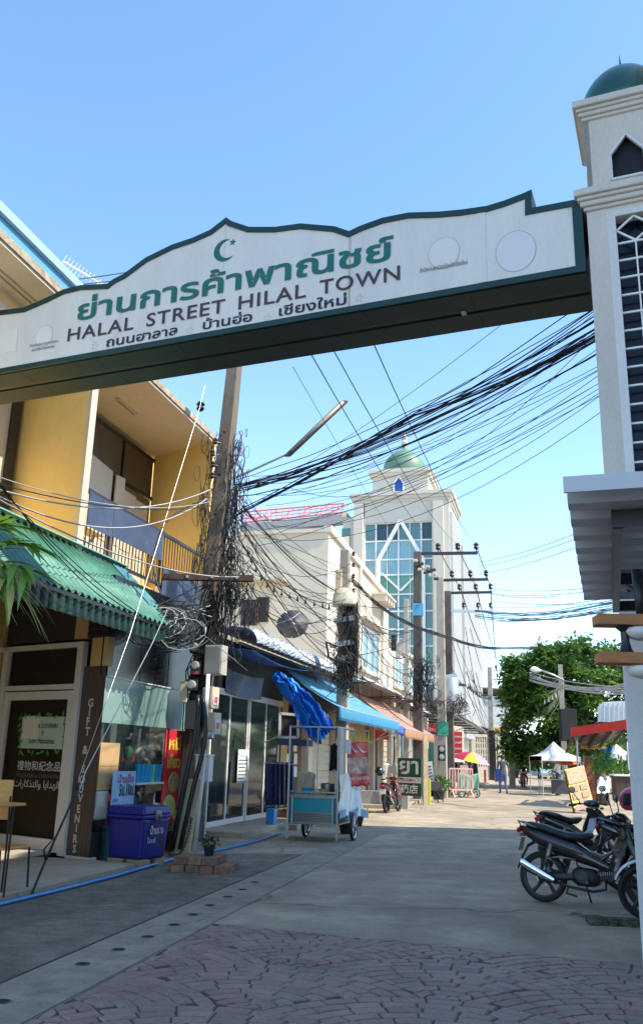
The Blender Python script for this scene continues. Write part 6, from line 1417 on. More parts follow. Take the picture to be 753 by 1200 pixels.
# awning roof between the mosque and the ochre shed
aw = thing('dark_canopy', 'low dark-framed curved canopy roof along the mosque side behind the transformer pole', 'awning', W(540, 850, 62))
P0, P1 = W(528, 834, 56), W(570, 858, 74)
MB().grid(lambda i, j: P0.lerp(P1, i) + Vector((-3.6 * j, .3 * j, .5 * j + .35 * math.sin(i * 3.14) * .5)), 14, 5, (0, 0, -.06)).build('roof_sheet', M_WMR, aw, smooth=True)
b = MB()
for k in range(8): q = P0.lerp(P1, k / 7); b.bar(q - Z * .1, q + Vector((-3.4, .3, -.1)), .1); b.bar(q - Z * .1 + Vector((-3.4, 0, 0)), Vector((q.x - 3.4, q.y, 0)), .1) if k in (0, 3, 7) else None
b.bar(P0 - Z * .12, P1 - Z * .12, .12); b.build('frame', M_BLACKM, aw)
bkw = boxo('cream_bay_wall', Frame((W(520, 880, 52).x, 52, 0), 30), 0, 3.2, 0, .3, 0, 3.6, M_CRW, None); tag(bkw, 'plain cream side wall behind the barrier and rainbow umbrella', 'wall')
fh = thing('white_house', 'far white house with brown-edged roof and dark window band behind the ochre shed', 'house', ground_under(572, 105))
HF = Frame(ground_under(556, 104), 95); zt_ = D(570, 818, 104).z
boxo('wall', HF, 0, 3.6, -3, 0, 0, zt_, M_TWHITE, fh); boxo('window', HF, .3, 3.0, .0, .04, D(570, 833, 104).z, D(570, 825, 104).z, M_DARK, fh); boxo('window', HF, .6, 2.4, .0, .04, D(570, 854, 104).z, D(570, 850, 104).z, M_BLUEG, fh)
MB().prism([HF.p(-.5, .6, zt_ + .1), HF.p(4.6, .6, zt_ - .2), HF.p(4.6, -3.5, zt_ + .6), HF.p(-.5, -3.5, zt_ + .9)], (0, 0, .15)).build('roof', mat('brown_roof', (.22, .15, .1), .8), fh)
for k in range(9): boxo('cladding_board', HF, 0, 3.6, .0, .03, 2 + k * .5, 2.42 + k * .5, M_TWHITE, fh) if k not in (5, 6) else None
fb = thing('low_dark_building', 'low dark-roofed building closing the street beyond the parked cars', 'building', ground_under(612, 140))
FBF = Frame(ground_under(592, 138), 93); boxo('wall', FBF, 0, 22, -5, 0, 0, 2.6, mat('grey_far_wall', (.3, .3, .3), .8), fb); boxo('opening', FBF, 1, 5.5, .0, .05, 0, 2, M_DARK, fb); boxo('opening', FBF, 6.5, 9, .0, .05, .4, 2, M_WHITE, fb); boxo('roof', FBF, -.6, 23, -6, .6, 2.61, 4.0, mat('slate_far', (.13, .14, .16), .8), fb)
tg_ = thing('grey_gable_house', 'grey two storey house partly hidden by the tree', 'house', ground_under(633, 120)); GF = Frame(ground_under(622, 118), 93)
boxo('wall', GF, 0, 6, -4, 0, 0, D(632, 870, 118).z, mat('grey_blue_wall', (.28, .3, .34), .8), tg_); boxo('window', GF, 1, 2, 0, .05, 3.2, 4.4, M_DARK, tg_); boxo('window', GF, 2.6, 3.6, 0, .05, 3.2, 4.4, M_DARK, tg_)
# trees
M_TLF = leafmat('tree_leaf', (.035, .095, .018), (.12, .235, .045), .45)
M_TLY = leafmat('tree_leaf_young', (.09, .19, .026), (.17, .29, .05), .45)
M_BARK = mat('bark', (.13, .10, .07), .9, var=.35, scale=5, bump=.6)
def tree(name_label, base, outline_fn, ncl, nleaf, L, cr, seed, trunk_top, tr=.35):
    random.seed(seed); t = thing('broadleaf_tree', name_label, 'tree', base); b = MB(); cs = []
    while len(cs) < ncl:
        c = outline_fn()
        if c is not None: cs.append(c)
    for c in cs:
        b.cm = 1 if random.random() < .3 else 0; R_ = cr * random.uniform(.6, 1.25)
        for k in range(nleaf):
            d = Vector((random.gauss(0, 1), random.gauss(0, 1), random.gauss(0, .6))); d.normalize(); p = c + d * R_ * random.random() ** .45
            e = Vector((random.gauss(0, 1), random.gauss(0, 1), random.gauss(-.15, .5))).normalized(); s_ = e.cross(Vector((random.gauss(0, .4), random.gauss(0, .4), 1))).normalized(); l = L * random.uniform(.6, 1.3)
            b.add([p, p + e * l * .5 + s_ * l * .24, p + e * l, p + e * l * .5 - s_ * l * .24], [(0, 1, 2, 3)])
    b.build('crown', [M_TLF, M_TLY], t)
    tb_ = MB(); tt = Vector(trunk_top); base = Vector(base); tb_.tube([base, base.lerp(tt, .4) + Vector((.15, 0, 0)), base.lerp(tt, .75), tt], [tr, tr * .8, tr * .65, tr * .4], 10)
    for c in cs[::4]: m_ = tt.lerp(c, .5) + Vector((0, 0, -.3)); tb_.tube([base.lerp(tt, random.uniform(.6, 1)), m_, c], [tr * .35, tr * .2, .03], 5)
    tb_.build('trunk', M_BARK, t, smooth=True); return t
POLYT = [(583, 868), (590, 835), (594, 815), (592, 795), (586, 777), (606, 768), (622, 770), (632, 760), (648, 757), (652, 746), (664, 752), (680, 749), (690, 757), (702, 748), (716, 750), (728, 765), (750, 775), (770, 800), (775, 880), (700, 890), (640, 893), (600, 885)]
def inpoly(x, y, P):
    c = False
    for i in range(len(P)):
        (x1, y1), (x2, y2) = P[i - 1], P[i]
        if (y1 > y) != (y2 > y) and x < (x2 - x1) * (y - y1) / (y2 - y1) + x1: c = not c
    return c
def of1():
    x, y = (random.uniform(580, 775), random.uniform(745, 893)) if random.random() < .93 else (random.uniform(606, 655), random.uniform(768, 815))
    if not inpoly(x, y, POLYT): return None
    mid_ = 1 - abs((x - 680) / 100) ** 2
    return D(x, y + 3, 58 + random.uniform(-4.5, 4.5) * max(.35, mid_))
tree('large spreading green street tree behind the pole with the street lamp', ground_under(668, 58), of1, 250, 150, .42, .85, 77, D(672, 850, 58), .35)
def of2():
    x, y = random.uniform(583, 650), random.uniform(868, 897); return D(x, y, random.uniform(92, 100)) if random.random() < .9 else None
tree('lower paler tree beyond the far utility poles', ground_under(603, 96), of2, 34, 90, .5, 1.1, 78, D(605, 885, 96), .25)
def of3():
    x, y = random.uniform(668, 780), random.uniform(868, 905); return D(x, y, random.uniform(50, 54))
tree('dark bushy tree behind the red-roofed stall', ground_under(722, 52), of3, 46, 110, .35, .7, 79, D(722, 893, 52), .2)
# parked cars --------------------------------------------------------------
def car(base, az, col, label, name='parked_car'):
    F = Frame(base, az); t = thing(name, label, 'car', base); pm = mat('car_paint_%d' % int(col[2] * 1000), col, .25, .1, var=.03, bump=0, coat=.5)
    P = [(-2.1, .45), (-2.15, .75), (-1.75, .95), (-1.2, 1.42), (.35, 1.45), (1.05, 1.0), (1.95, .85), (2.1, .6), (2.05, .35), (-2.0, .35)]
    MB().prism([F.p(x, -.82, z) for x, z in P], F.N * 1.64).build('body', pm, t, bevel=.06)
    for v in (-.83, .822): MB().prism([F.p(x, v, z) for x, z in ((-1.5, .98), (-1.1, 1.36), (.3, 1.38), (.85, 1.0))], F.N * .01).build('side_window', M_BLUEG, t)
    MB().prism([F.p(-1.78, -.65, 1.0), F.p(-1.78, .65, 1.0), F.p(-1.28, .6, 1.38), F.p(-1.28, -.6, 1.38)], F.U * -.05).build('rear_window', M_BLUEG, t)
    MB().prism([F.p(1.12, -.65, 1.0), F.p(1.12, .65, 1.0), F.p(.5, .6, 1.39), F.p(.5, -.6, 1.39)], F.U * .05).build('windscreen', M_BLUEG, t)
    for v in (-.6, .6): MB().ball(F.p(-2.1, v, .75), .1, 4).build('tail_light', mat('lamp_red', (.5, .01, .01), .3, bump=0), t); MB().ball(F.p(2.02, v, .65), .11, 4).build('headlight', M_CHROME, t)
    for x in (-1.3, 1.35):
        for v in (-.8, .8): w_ = MB().lathe(F.p(x, v, .31), [(.2, -.1), (.31, -.09), (.31, .09), (.2, .1)], 16, (F.U, Z, F.N)).build('wheel', M_BLACK, t, smooth=40); MB().lathe(F.p(x, v, .31), [(.19, -.105), (.19, .105)], 12, (F.U, Z, F.N)).build('rim', M_STEEL, w_)
car(ground_under(640, 92), 190, (.35, .5, .6), 'pale blue parked car nearest the tent, facing the camera')
car(ground_under(653, 84) + Vector((.5, 0, 0)), 188, (.45, .5, .52), 'light grey parked car half hidden behind the white-canopied stall')
car(ground_under(608, 125), 190, (.6, .6, .58), 'tiny white car at the far end of the street')
# hanging blue bag etc, stall area -----------------------------------------
def tent(base_px, y, xl, xr, ey, ty_, label, dep=2.6, extra=None):
    t = thing('canopy_tent', label, 'tent', ground_under(base_px, y)); A_ = D(xl, ey, y); B_ = D(xr, ey + .2, y); wv = B_ - A_; wv.z = 0; L = wv.length; wv.normalize(); dv = Vector((-wv.y, wv.x, 0)); z0 = A_.z; pkz = D((xl + xr) / 2, ty_, y + dep / 2).z
    cor_ = [A_, A_ + wv * L, A_ + wv * L + dv * dep, A_ + dv * dep]; cor_ = [Vector((c.x, c.y, z0)) for c in cor_]; pk_ = (cor_[0] + cor_[2]) / 2; pk_.z = pkz
    b = MB()
    for k in range(4):
        a, c = cor_[k], cor_[(k + 1) % 4]
        b.grid(lambda i, j: a.lerp(c, i).lerp(pk_, j) - Z * (.16 * math.sin(j * 3.14) * (1 - .2 * math.sin(i * 3.14))), 6, 8)
    b.build('canopy', mat('tent_white', (.72, .70, .66), .7, var=.04), t, smooth=40)
    b = MB()
    for k in range(4): a, c = cor_[k], cor_[(k + 1) % 4]; b.prism([a, c, c - Z * .22, a - Z * .22], (0, .01, 0))
    b.build('valance', mat('tent_white', (.72, .70, .66), .7), t)
    for c in cor_: MB().tube([(c.x, c.y, 0), c], .025, 6).build('leg', M_GALV, t)
    return cor_
tent(655, 45.5, 634, 679, 886, 869, 'small white pointed canopy tent over a stall near the tree')
tent(730, 38, 716, 752, 884, 872, 'white canopy tent at the right behind the blue cloth', 2.6)
tag(MB().grid(lambda i, j: D(651 + 27 * i, 887 + 8 * j + 2 * math.sin(i * 3.14) * j, 47.8 - 1.5 * j), 10, 5, (0, 0, .01)).build('orange_tarp', mat('tarp_orange', (.62, .14, .04), .6, var=.1), None, smooth=True), 'orange tarpaulin sheet slung under the white canopy tent', 'tarp')
tag(MB().grid(lambda i, j: D(632 + 22 * i, 886 + 7 * j, 49.5), 8, 3, (0, 0.01, 0)).build('red_valance', mat('tarp_red', (.5, .05, .04), .6), None), 'red cloth edge hanging left behind the white canopy tent', 'cloth')
st_ = thing('stall_table', 'folding stall table with grey skirt and pans under the white canopy tent', 'table', ground_under(638, 46.4))
tF2 = Frame(ground_under(630, 46.6), 96); tF2.P.z = 0
boxo('table_top', tF2, 0, 1.7, -.35, .35, .78, .82, M_STEEL, st_); boxo('skirt', tF2, .55, 1.6, -.34, -.33, .1, .77, mat('dark_skirt', (.06, .06, .07), .8), st_)
for u, v in ((.03, -.32), (1.66, -.32), (.03, .32), (1.66, .32)): MB().tube([tF2.p(u, v, 0), tF2.p(u, v, .78)], .02, 6).build('leg', M_STEEL, st_)
for k, c in enumerate(((.5, .05, .04), (.55, .35, .1), (.6, .6, .6), (.15, .3, .1))): tag(MB().lathe(tF2.p(.3 + k * .36, 0, .822), [(.1, 0), (.14, .09), (0, .1)], 10).build('food_pan', mat('pan_%d' % k, c, .5, bump=0), None, smooth=40), ['red', 'orange', 'white', 'green'][k] + ' bowl of food on the stall table beside the man in white', 'bowl')
# menu board
mbz = thing('menu_board', 'leaning yellow menu board covered with food photographs near the red-roofed stall', 'sign', G(678, 950))
ym = 31.2; mA, mB_, mD = D(661, 902, ym), D(683, 897, ym + .3), D(673, 951, ym - .75); mC = mB_ + (mD - mA)
MB().prism([mA, mB_, mC, mD], (0, .06, 0)).build('board', mat('menu_yellow', (.68, .52, .03), .5, var=.06, bump=0), mbz)
mn = (mB_ - mA).cross(mD - mA).normalized(); mn = mn if mn.y < 0 else -mn
def mq(i, j): return mA.lerp(mB_, i).lerp(mD.lerp(mC, i), j) + mn * .04
def mpatch(i0, i1, j0, j1, m, name='food_photo'): MB().add([mq(i0, j0), mq(i1, j0), mq(i1, j1), mq(i0, j1)], [(0, 1, 2, 3)]).build(name, m, mbz)
mpatch(.02, .98, .02, .38, mat('menu_photo_top', (.42, .12, .03), .5, var=.7, scale=9, bump=0, col2=(.07, .08, .2), c2amt=.35, c2scale=5))
phs = [mat('menu_photo_%d' % k, c, .5, var=.6, scale=18, bump=0, col2=(.4, .28, .16), c2amt=.35, c2scale=14) for k, c in enumerate(((.2, .06, .02), (.16, .07, .02), (.24, .09, .04)))]
k = 0
for j0 in (.42, .60):
    for i0 in (.06, .54): mpatch(i0, i0 + .4, j0, j0 + .15, phs[k % 3]); k += 1
mpatch(.32, .72, .77, .88, phs[0]); mpatch(0.02, .98, .91, 1.0, mat('menu_photo_low', (.3, .05, .05), .5, var=.6, scale=9, bump=0))
b = MB(); b.bar(mA + Vector((0, .1, .1)), mD + Vector((0, .1, -.05)), .05).bar(mB_ + Vector((0, .1, .1)), mC + Vector((0, .1, -.35)), .05).bar(mB_ + Vector((0, .1, .05)), Vector((mC.x + .2, mC.y + .9, 0)), .04); b.build('easel_leg', M_BLACKM, mbz)
# brick wall stub
bw0 = ground_under(684, 38.5); BWF = Frame(bw0, 96); zt_ = D(690, 886, 38.5).z
bwt = thing('brick_wall_stub', 'narrow exposed red brick wall stub beside the menu board', 'wall', bw0)
boxo('mortar_core', BWF, 0.0, .78, .02, .3, 0, zt_, mat('mortar', (.3, .25, .2), .95), bwt)
nrow = int(zt_ / .085); MBR = [mat('red_brick_%d' % k, c, .9, var=.2, bump=.4) for k, c in enumerate(((.38, .13, .06), (.32, .11, .055), (.42, .16, .08)))]
for r_i in range(nrow):
    for c_i in range(4):
        u0 = c_i * .205 - (.1 if r_i % 2 else 0); u1 = min(.78, u0 + .19); u0 = max(0, u0)
        if u1 - u0 > .05: boxo('brick', BWF, u0, u1, -.03 + random.uniform(-.01, .01), .019, r_i * .085 + .008, r_i * .085 + .072, random.choice(MBR), bwt)
tag(MB().tube([ground_under(703, 37.5), D(702, 905, 37.5), D(704, 880, 37.5)], [.28, .22, .2], 10).build('old_stump', M_BARK, None, smooth=True), 'rough grey tree trunk standing right of the red brick stub', 'trunk')
boxo('cross_plank', BWF, -.2, .9, -.1, 0.0, zt_ + .3, zt_ + .42, M_OR, bwt)
rr_ = thing('red_roof_stall', 'open stall with thick red roof edge and dark underside at the right', 'stall', ground_under(700, 31))
rA, rB = D(669, 858, 34.5), D(745, 847, 33.0)
MB().prism([rA - Z * .17, rB - Z * .17, rB + Z * .17, rA + Z * .17], (0, .12, 0)).build('red_fascia', mat('fascia_red', (.55, .03, .02), .45, var=.06), rr_)
MB().prism([rA - Z * .1 + Vector((0, .13, 0)), rB - Z * .1 + Vector((0, .13, 0)), rB + Vector((.6, 5.5, -.55)), rA + Vector((2.2, 5.5, -.55))], (0, 0, .08)).build('roof', M_BLACKM, rr_)
b = MB()
for k in range(6): b.bar(rA.lerp(rB, k / 5) + Vector((.1, .2, -.2)), rA.lerp(rB, k / 5) + Vector((1.2, 5.2, -.7)), .08)
b.build('rafter', M_WOODB, rr_)
for px, yy in ((676, 35.5), (758, 33.5), (735, 38.0)): q = ground_under(px, yy); MB().tube([q, (q.x, q.y, 2.75)], .04, 8).build('post', M_GALV, rr_)
MB().prism([D(700, 846, 36), D(700, 828, 36), D(706, 823, 36), D(716, 822, 36), D(745, 821, 36), D(745, 846, 36)], (0, .04, 0)).build('roof_sheet', M_CORS, rr_)
b = MB()
for k in range(8): b.bar(D(702 + k * 5.5, 845, 35.95), D(702 + k * 5.5, 824, 35.95), .03)
b.build('sheet_rib', M_GALV, rr_)
tag(MB().grid(lambda i, j: D(703 + 15 * i - 3 * j * (i - .5), 876 + 18 * j + 2 * math.sin(i * 7), 34.8 + .15 * math.sin(i * 12 + j * 3)), 12, 8, (0, .02, 0)).build('blue_cloth', mat('cloth_sky', (.06, .3, .6), .6, var=.1, bump=.3), None, smooth=True), 'bright blue cloth bundle hanging under the red stall roof', 'cloth')
tag(MB().grid(lambda i, j: D(699 + 15 * i, 916 + 14 * j - 6 * abs(math.sin(i * 5.2)) * (1 - j), 33 - 1.5 * j + .2 * math.sin(i * 11 + j * 7)), 12, 8, (0, .03, 0)).build('white_sack_heap', M_WHITE, None, smooth=True), 'heap of white sacks and rubble on the ground behind the motorcycles', 'sacks')
leafp = leafball(D(712, 902, 34), .7, 380, .22, 91, M_GRN, None, name='shrub', flat_=.9); tag(leafp, 'bright green shrub below the hanging blue cloth', 'shrub')
tbx = boxo('wooden_crate_table', Frame(D(722, 935, 27), 96), 0, .9, 0, .6, -.1, .62, M_WOODB, None); tag(tbx, 'dark wooden crate table with white top at the right behind the motorcycles', 'table')
o = boxo('top_board', Frame(D(722, 935, 27), 96), -.05, .95, -.05, .65, .621, .67, M_WHITE, None); tag(o, 'white board lying on the dark crate table at right', 'board')
bpn = D(659, 850, 48.5)
sp_ = thing('black_screen', 'tall black rectangular screen box fixed on the lamp pole before the tree', 'screen', bpn)
A_, B_ = D(657, 868, 48.9), D(675, 831, 48.9); MB().cube(A_.x, B_.x, 48.9, 49.3, A_.z, B_.z).build('case', mat('matt_black', (.008, .009, .012), .8), sp_, bevel=.03); MB().cube(A_.x + .06, B_.x - .06, 48.88, 48.899, A_.z + .06, B_.z - .06).build('screen_face', mat('matt_black', (.008, .009, .012), .8), sp_)
tag(boxo('blue_bin', Frame(ground_under(583, 74), 95), -.4, .4, -.4, .4, .05, 1.05, mat('bin_royal', (.02, .05, .3), .4), None, bevel=.05), 'dark blue wheeled bin behind the walking person', 'bin')
tag(MB().tube([ground_under(567.5, 66), ground_under(567.5, 66) + Z * 1.0], .09, 8).build('red_bollard', mat('bollard_red', (.45, .06, .05), .6), None), 'thin dull red bollard on the kerb island below the lattice wall', 'bollard')
# umbrella, vendor cart, barrier ------------------------------------------
ub = D(548, 900, 44.5); ug = Vector((ub.x, ub.y, 0)); um_ = thing('market_umbrella', 'tilted market umbrella in magenta, yellow, pink and grey segments', 'umbrella', ug)
zt_ = D(548, 881, 44.5).z; ucn = D(553, 881.5, 44.5); nd = Vector((.18, -.1, 1)).normalized(); dx = nd.cross(Vector((0, 1, 0))).normalized(); dy = nd.cross(dx)
ucols = [(.45, .02, .06), (.75, .42, .03), (.75, .42, .03), (.75, .25, .5), (.75, .25, .5), (.75, .42, .03), (.1, .13, .12), (.12, .16, .14)]
RU = .98
for k in range(8):
    a0, a1 = 2 * math.pi * k / 8 + .25, 2 * math.pi * (k + 1) / 8 + .25
    def uf(i, j):
        r_ = RU * j; a = a0 + (a1 - a0) * i; s_ = 1 - .07 * math.sin(i * math.pi) * j; return ucn + (dx * math.cos(a) + dy * math.sin(a)) * r_ * s_ - nd * .42 * j * j
    ang_ = math.degrees((a0 + a1) / 2) % 360
    MB().grid(uf, 5, 6).build('canopy_segment', mat('umb_%d' % k, [(.42, .015, .05), (.72, .38, .03), (.70, .26, .46), (.70, .26, .46), (.1, .13, .12), (.72, .38, .03), (.42, .015, .05), (.1, .13, .12)][k], .6, var=.04), um_, smooth=True)
MB().tube([ug, ug + Z * .3, ucn], .022, 8).build('pole', M_GALV, um_); MB().lathe(ug, [(.25, 0), (.25, .08), (.05, .12)], 14).build('base', M_GBEAM, um_)
b = MB()
for k in range(8): a = 2 * math.pi * k / 8 + .25; b.tube([ucn - nd * .35, ucn + (dx * math.cos(a) + dy * math.sin(a)) * RU * .9 - nd * .36], .008, 4)
b.build('rib', M_GALV, um_)
vcf = Frame(ground_under(537, 41.5), 96); vc = thing('vendor_cart', 'small vendor cart wrapped in translucent green netting beside the umbrella', 'cart', vcf.P)
MB().grid(lambda i, j: vcf.p(-.12 + 1.0 * i + .03 * math.sin(i * 30), -.35 - .06 * math.sin(i * 25 + j * 5) * j, 1.02 - .85 * j + .05 * math.sin(i * 8)), 30, 8, (0, .02, 0)).build('green_net', mat('green_net', (.22, .52, .36), .5, var=.2, scale=20, bump=.5, bscale=20, alpha=.85), vc, smooth=True)
boxo('cart_body', vcf, -.05, .85, -.3, .35, .45, .95, mat('cart_inner', (.05, .07, .07), .6), vc)
for u in (.08, .72): wheel(vcf.p(u, -.38, .2), (vcf.U, Z, vcf.N), .2, vc, .05, 6)
for u, v in ((0, -.3), (.8, -.3), (0, .3), (.8, .3)): MB().bar(vcf.p(u, v, .02), vcf.p(u, v, .95), .04).build('leg', M_BLACKM, vc)
tag(boxo('foam_box', vcf, .05, .42, -.2, .2, .96, 1.4, mat('pale_peach_box', (.6, .45, .36), .7), None), 'peach-coloured box standing on the green-netted vendor cart', 'box')
bf = Frame(ground_under(526, 40.3), 75); br = thing('crowd_barrier', 'faded red and white upright-bar barrier beside the vendor cart', 'barrier', bf.P)
m_bar = mat('faded_red_white', (.62, .36, .32), .6, var=.25, scale=8)
b = MB(); b.bar(bf.p(0, 0, 1.25), bf.p(1.1, 0, 1.25), .06).bar(bf.p(0, 0, .35), bf.p(1.1, 0, .35), .06).bar(bf.p(0, 0, .35), bf.p(0, 0, 1.25), .06).bar(bf.p(1.1, 0, .35), bf.p(1.1, 0, 1.25), .06); b.build('frame', m_bar, br)
for k in range(7): MB().bar(bf.p(.14 + k * .14, 0, .38), bf.p(.14 + k * .14, 0, 1.22), .05).build('bar', m_bar, br)
for u in (.1, 1.0): MB().bar(bf.p(u, -.35, .02), bf.p(u, 0, .36), .05).bar(bf.p(u, .35, .02), bf.p(u, 0, .36), .05).build('foot', m_bar, br)
ez = D(501, 921, 37.5); es = thing('easel_board', 'small white leaning easel board with a few dark handwritten lines', 'sign', Vector((ez.x, ez.y, 0)))
q = [D(499, 893, 37.6), D(506, 892, 37.5), D(509, 919, 37.2), D(502, 921, 37.3)]; MB().prism(q, (0, .04, 0)).build('board', M_WHITE, es)
MB().bar(q[3], Vector((q[3].x, q[3].y, 0)), .04).bar(q[2], Vector((q[2].x, q[2].y, 0)), .04).build('leg', M_BLACKM, es)
b = MB()
for k in range(5): a = q[0].lerp(q[3], .2 + k * .14); c = q[1].lerp(q[2], .2 + k * .14); b.bar(a.lerp(c, .2) + Vector((0, -.012, 0)), a.lerp(c, .75) + Vector((0, -.012, 0)), .02, .03)
b.build('handwriting', M_TEXN, es)
gq = ground_under(506, 36.2); gr_ = thing('tripod_stove', 'dark box stove on splayed thin legs beside the easel board', 'stove', gq)
MB().cube(gq.x - .35, gq.x + .35, gq.y - .2, gq.y + .2, .42, .78).build('stove_box', mat('stove_dark', (.06, .055, .05), .7), gr_, bevel=.02)
for a in (0, 1.6, 3.1, 4.7): MB().bar(gq + Vector((.15 * math.cos(a), .1 * math.sin(a), .42)), gq + Vector((.5 * math.cos(a + .4), .35 * math.sin(a + .4), .0)), .035).build('leg', M_BLACKM, gr_)
potted(ground_under(514, 38.5) + Vector((0, 0, .0)), .25, .35, .5, 260, .22, 'tall leafy plant in a pot at the green-banded pole', 41, M_GRN)
potted(ground_under(507, 39.2), .22, .3, .4, 200, .18, 'low leafy plant in a pot left of the green-banded pole', 42, M_GRN2)
boxo('yellow_crate', Frame(ground_under(500, 34.3), 100), -.15, .12, -.2, .2, 0, .9, mat('crate_yellow', (.6, .55, .05), .5), None)['label'] = 'narrow yellow stand at the foot of the cream pole by the pharmacy sign'
bpy.data.objects['yellow_crate']['category'] = 'stand'
tag(MB().bar(ground_under(498, 33.6), D(498, 862, 33.6), .16).build('awning_post', mat('cream_post', (.58, .46, .28), .85), None), 'cream timber post carrying the end of the salmon awning', 'post')
# boards lying by the pharmacy sign
b = MB(); A_ = G(455, 942); b.bar(A_ + Z * .12, A_ + Vector((.85, -.55, .04)), .12, .05).bar(A_ + Vector((0, .2, .12)), A_ + Vector((.8, -.3, .04)), .1, .05); tag(b.build('folded_stand', M_BLACKM), 'black folded stand lying on the kerb beside the pharmacy sign', 'stand')
# dark shadowy garments behind the umbrella
for k, (px, lab) in enumerate(((537, 'black coat hanging left under the umbrella'), (553, 'dark coat hanging right under the umbrella'))):
    c = D(px, 893, 46.5); tag(MB().grid(lambda i, j: c + Vector(((i - .5) * .5 * (1 + .3 * j), .06 * math.sin(i * 12), -1.0 * j)), 8, 6, (0, .05, 0)).build('coat', mat('black_cloth', (.02, .02, .022), .8), None, smooth=True), lab, 'coat')

# ================================================================== metal canopy on the right and its fittings
# ================================================================== people
M_SKIN = mat('skin', (.32, .19, .13), .6, var=.05, bump=.03); M_HAIR = mat('hair', (.012, .01, .009), .5)
def person(label, loc, yaw, cfg, mats, hair=True, hat=None, scale=1.0, group=None):
    """one continuous skinned body; x right, y forward, z up; mats = dict(shirt, legs, skin, shoe)"""
    J = dict(pel=(0, 0, .93), ch=(0, .01, 1.22), sh=(0, 0, 1.42), nk=(0, .0, 1.50), hd=(0, .015, 1.60), tp=(0, .0, 1.69), ns=(0, .115, 1.595))
    for s_, k in ((-1, 'l'), (1, 'r')):
        J.update({'hip' + k: (.1 * s_, 0, .88), 'kn' + k: (.11 * s_, .03, .48), 'an' + k: (.11 * s_, -.01, .09), 'to' + k: (.12 * s_, .16, .04), 'so' + k: (.19 * s_, 0, 1.40), 'el' + k: (.25 * s_, -.03, 1.13), 'wr' + k: (.26 * s_, .05, .88), 'hn' + k: (.26 * s_, .08, .80)})
    J.update(cfg)
    rd = dict(pel=.14, ch=.145, sh=.10, nk=.052, hd=.088, tp=.06, ns=.014, hip=.095, kn=.062, an=.045, to=.035, so=.062, el=.042, wr=.028, hn=.03)
    names = list(J); verts = [Vector(J[n]) for n in names]; idx = {n: i for i, n in enumerate(names)}
    E_ = [('pel', 'ch', 'shirt'), ('ch', 'sh', 'shirt'), ('sh', 'nk', 'skin'), ('nk', 'hd', 'skin'), ('hd', 'tp', 'skin'), ('hd', 'ns', 'skin')]
    for k in 'lr': E_ += [('pel', 'hip' + k, 'legs'), ('hip' + k, 'kn' + k, 'legs'), ('kn' + k, 'an' + k, 'legs'), ('an' + k, 'to' + k, 'shoe'), ('sh', 'so' + k, 'shirt'), ('so' + k, 'el' + k, 'shirt'), ('el' + k, 'wr' + k, 'skin'), ('wr' + k, 'hn' + k, 'skin')]
    edges = [(idx[a], idx[b_]) for a, b_, _ in E_]; segm = [(verts[idx[a]].copy(), verts[idx[b_]].copy(), m) for a, b_, m in E_]
    rads = [rd.get(n, rd.get(n[:-1], .05)) for n in names]
    for k in 'lr':
        h = verts[idx['hn' + k]]; w_ = verts[idx['wr' + k]]; d = (h - w_).normalized(); sd_ = d.cross(Vector((1, 0, .1))).normalized()
        for q, (o_, L) in enumerate(((-.022, .06), (-.008, .075), (.007, .07), (.02, .055))):
            verts.append(h + sd_ * o_ + d * L * .5); verts.append(h + sd_ * o_ * 1.1 + d * L + Vector((0, .01, -.008))); rads += [.009, .008]
            edges += [(idx['hn' + k], len(verts) - 2), (len(verts) - 2, len(verts) - 1)]; segm += [(h, verts[-1], 'skin')]
        verts.append(w_.lerp(h, .5) + sd_ * -.045 + d * .02); rads.append(.010); edges.append((idx['hn' + k], len(verts) - 1)); segm.append((h, verts[-1], 'skin'))
    me = bpy.data.meshes.new('person'); me.from_pydata([v * scale for v in verts], edges, [])
    o = bpy.data.objects.new('person', me); COL.objects.link(o)
    o.modifiers.new('s', 'SKIN'); sv = me.skin_vertices[0].data
    for i, r_ in enumerate(rads): sv[i].radius = (r_ * scale, r_ * scale * (.72 if i in (0, 1) else 1)); 
    sv[0].use_root = True
    sm = o.modifiers.new('ss', 'SUBSURF'); sm.levels = 2; sm.render_levels = 2
    bpy.context.view_layer.update()
    m2 = bpy.data.meshes.new_from_object(o.evaluated_get(bpy.context.evaluated_depsgraph_get())); o.modifiers.clear(); o.data = m2
    keys = ['shirt', 'legs', 'skin', 'shoe']; m2.materials.clear()
    for k in keys: m2.materials.append(mats.get(k, M_SKIN))
    for p in m2.polygons:
        c = p.center / scale; best, bd = 'shirt', 9
        for a, b_, m in segm:
            ab = b_ - a; t = max(0, min(1, (c - a).dot(ab) / max(1e-9, ab.dot(ab)))); d_ = (c - a - ab * t).length
            if d_ < bd: bd, best, tt = d_, m, t
        p.material_index = keys.index(best); p.use_smooth = True
    o.location = loc; o.rotation_euler = (0, 0, yaw); tag(o, label, 'person', group)
    hc = Vector(J['hd']) * scale
    for nm, mm, ball_ in (('hair', M_HAIR, (hc + Vector((0, -.018, .035)) * scale, .103 * scale, (.95, 1.05, 1.0))),):
        if hair:
            hb = MB().ball((0, 0, 0), ball_[1], 8, ball_[2]); hb.v = [v + ball_[0] if v.y < .055 * scale or v.z > .03 * scale else (v * .55 + ball_[0]) for v in hb.v]
            mh_ = bpy.data.meshes.new('hair'); mh_.from_pydata([tuple(v) for v in hb.v], [], hb.f); mh_.materials.append(M_HAIR); mh_.polygons.foreach_set('use_smooth', [True] * len(mh_.polygons)); ho = bpy.data.objects.new('hair', mh_); COL.objects.link(ho); ho.parent = o
    eb = MB()
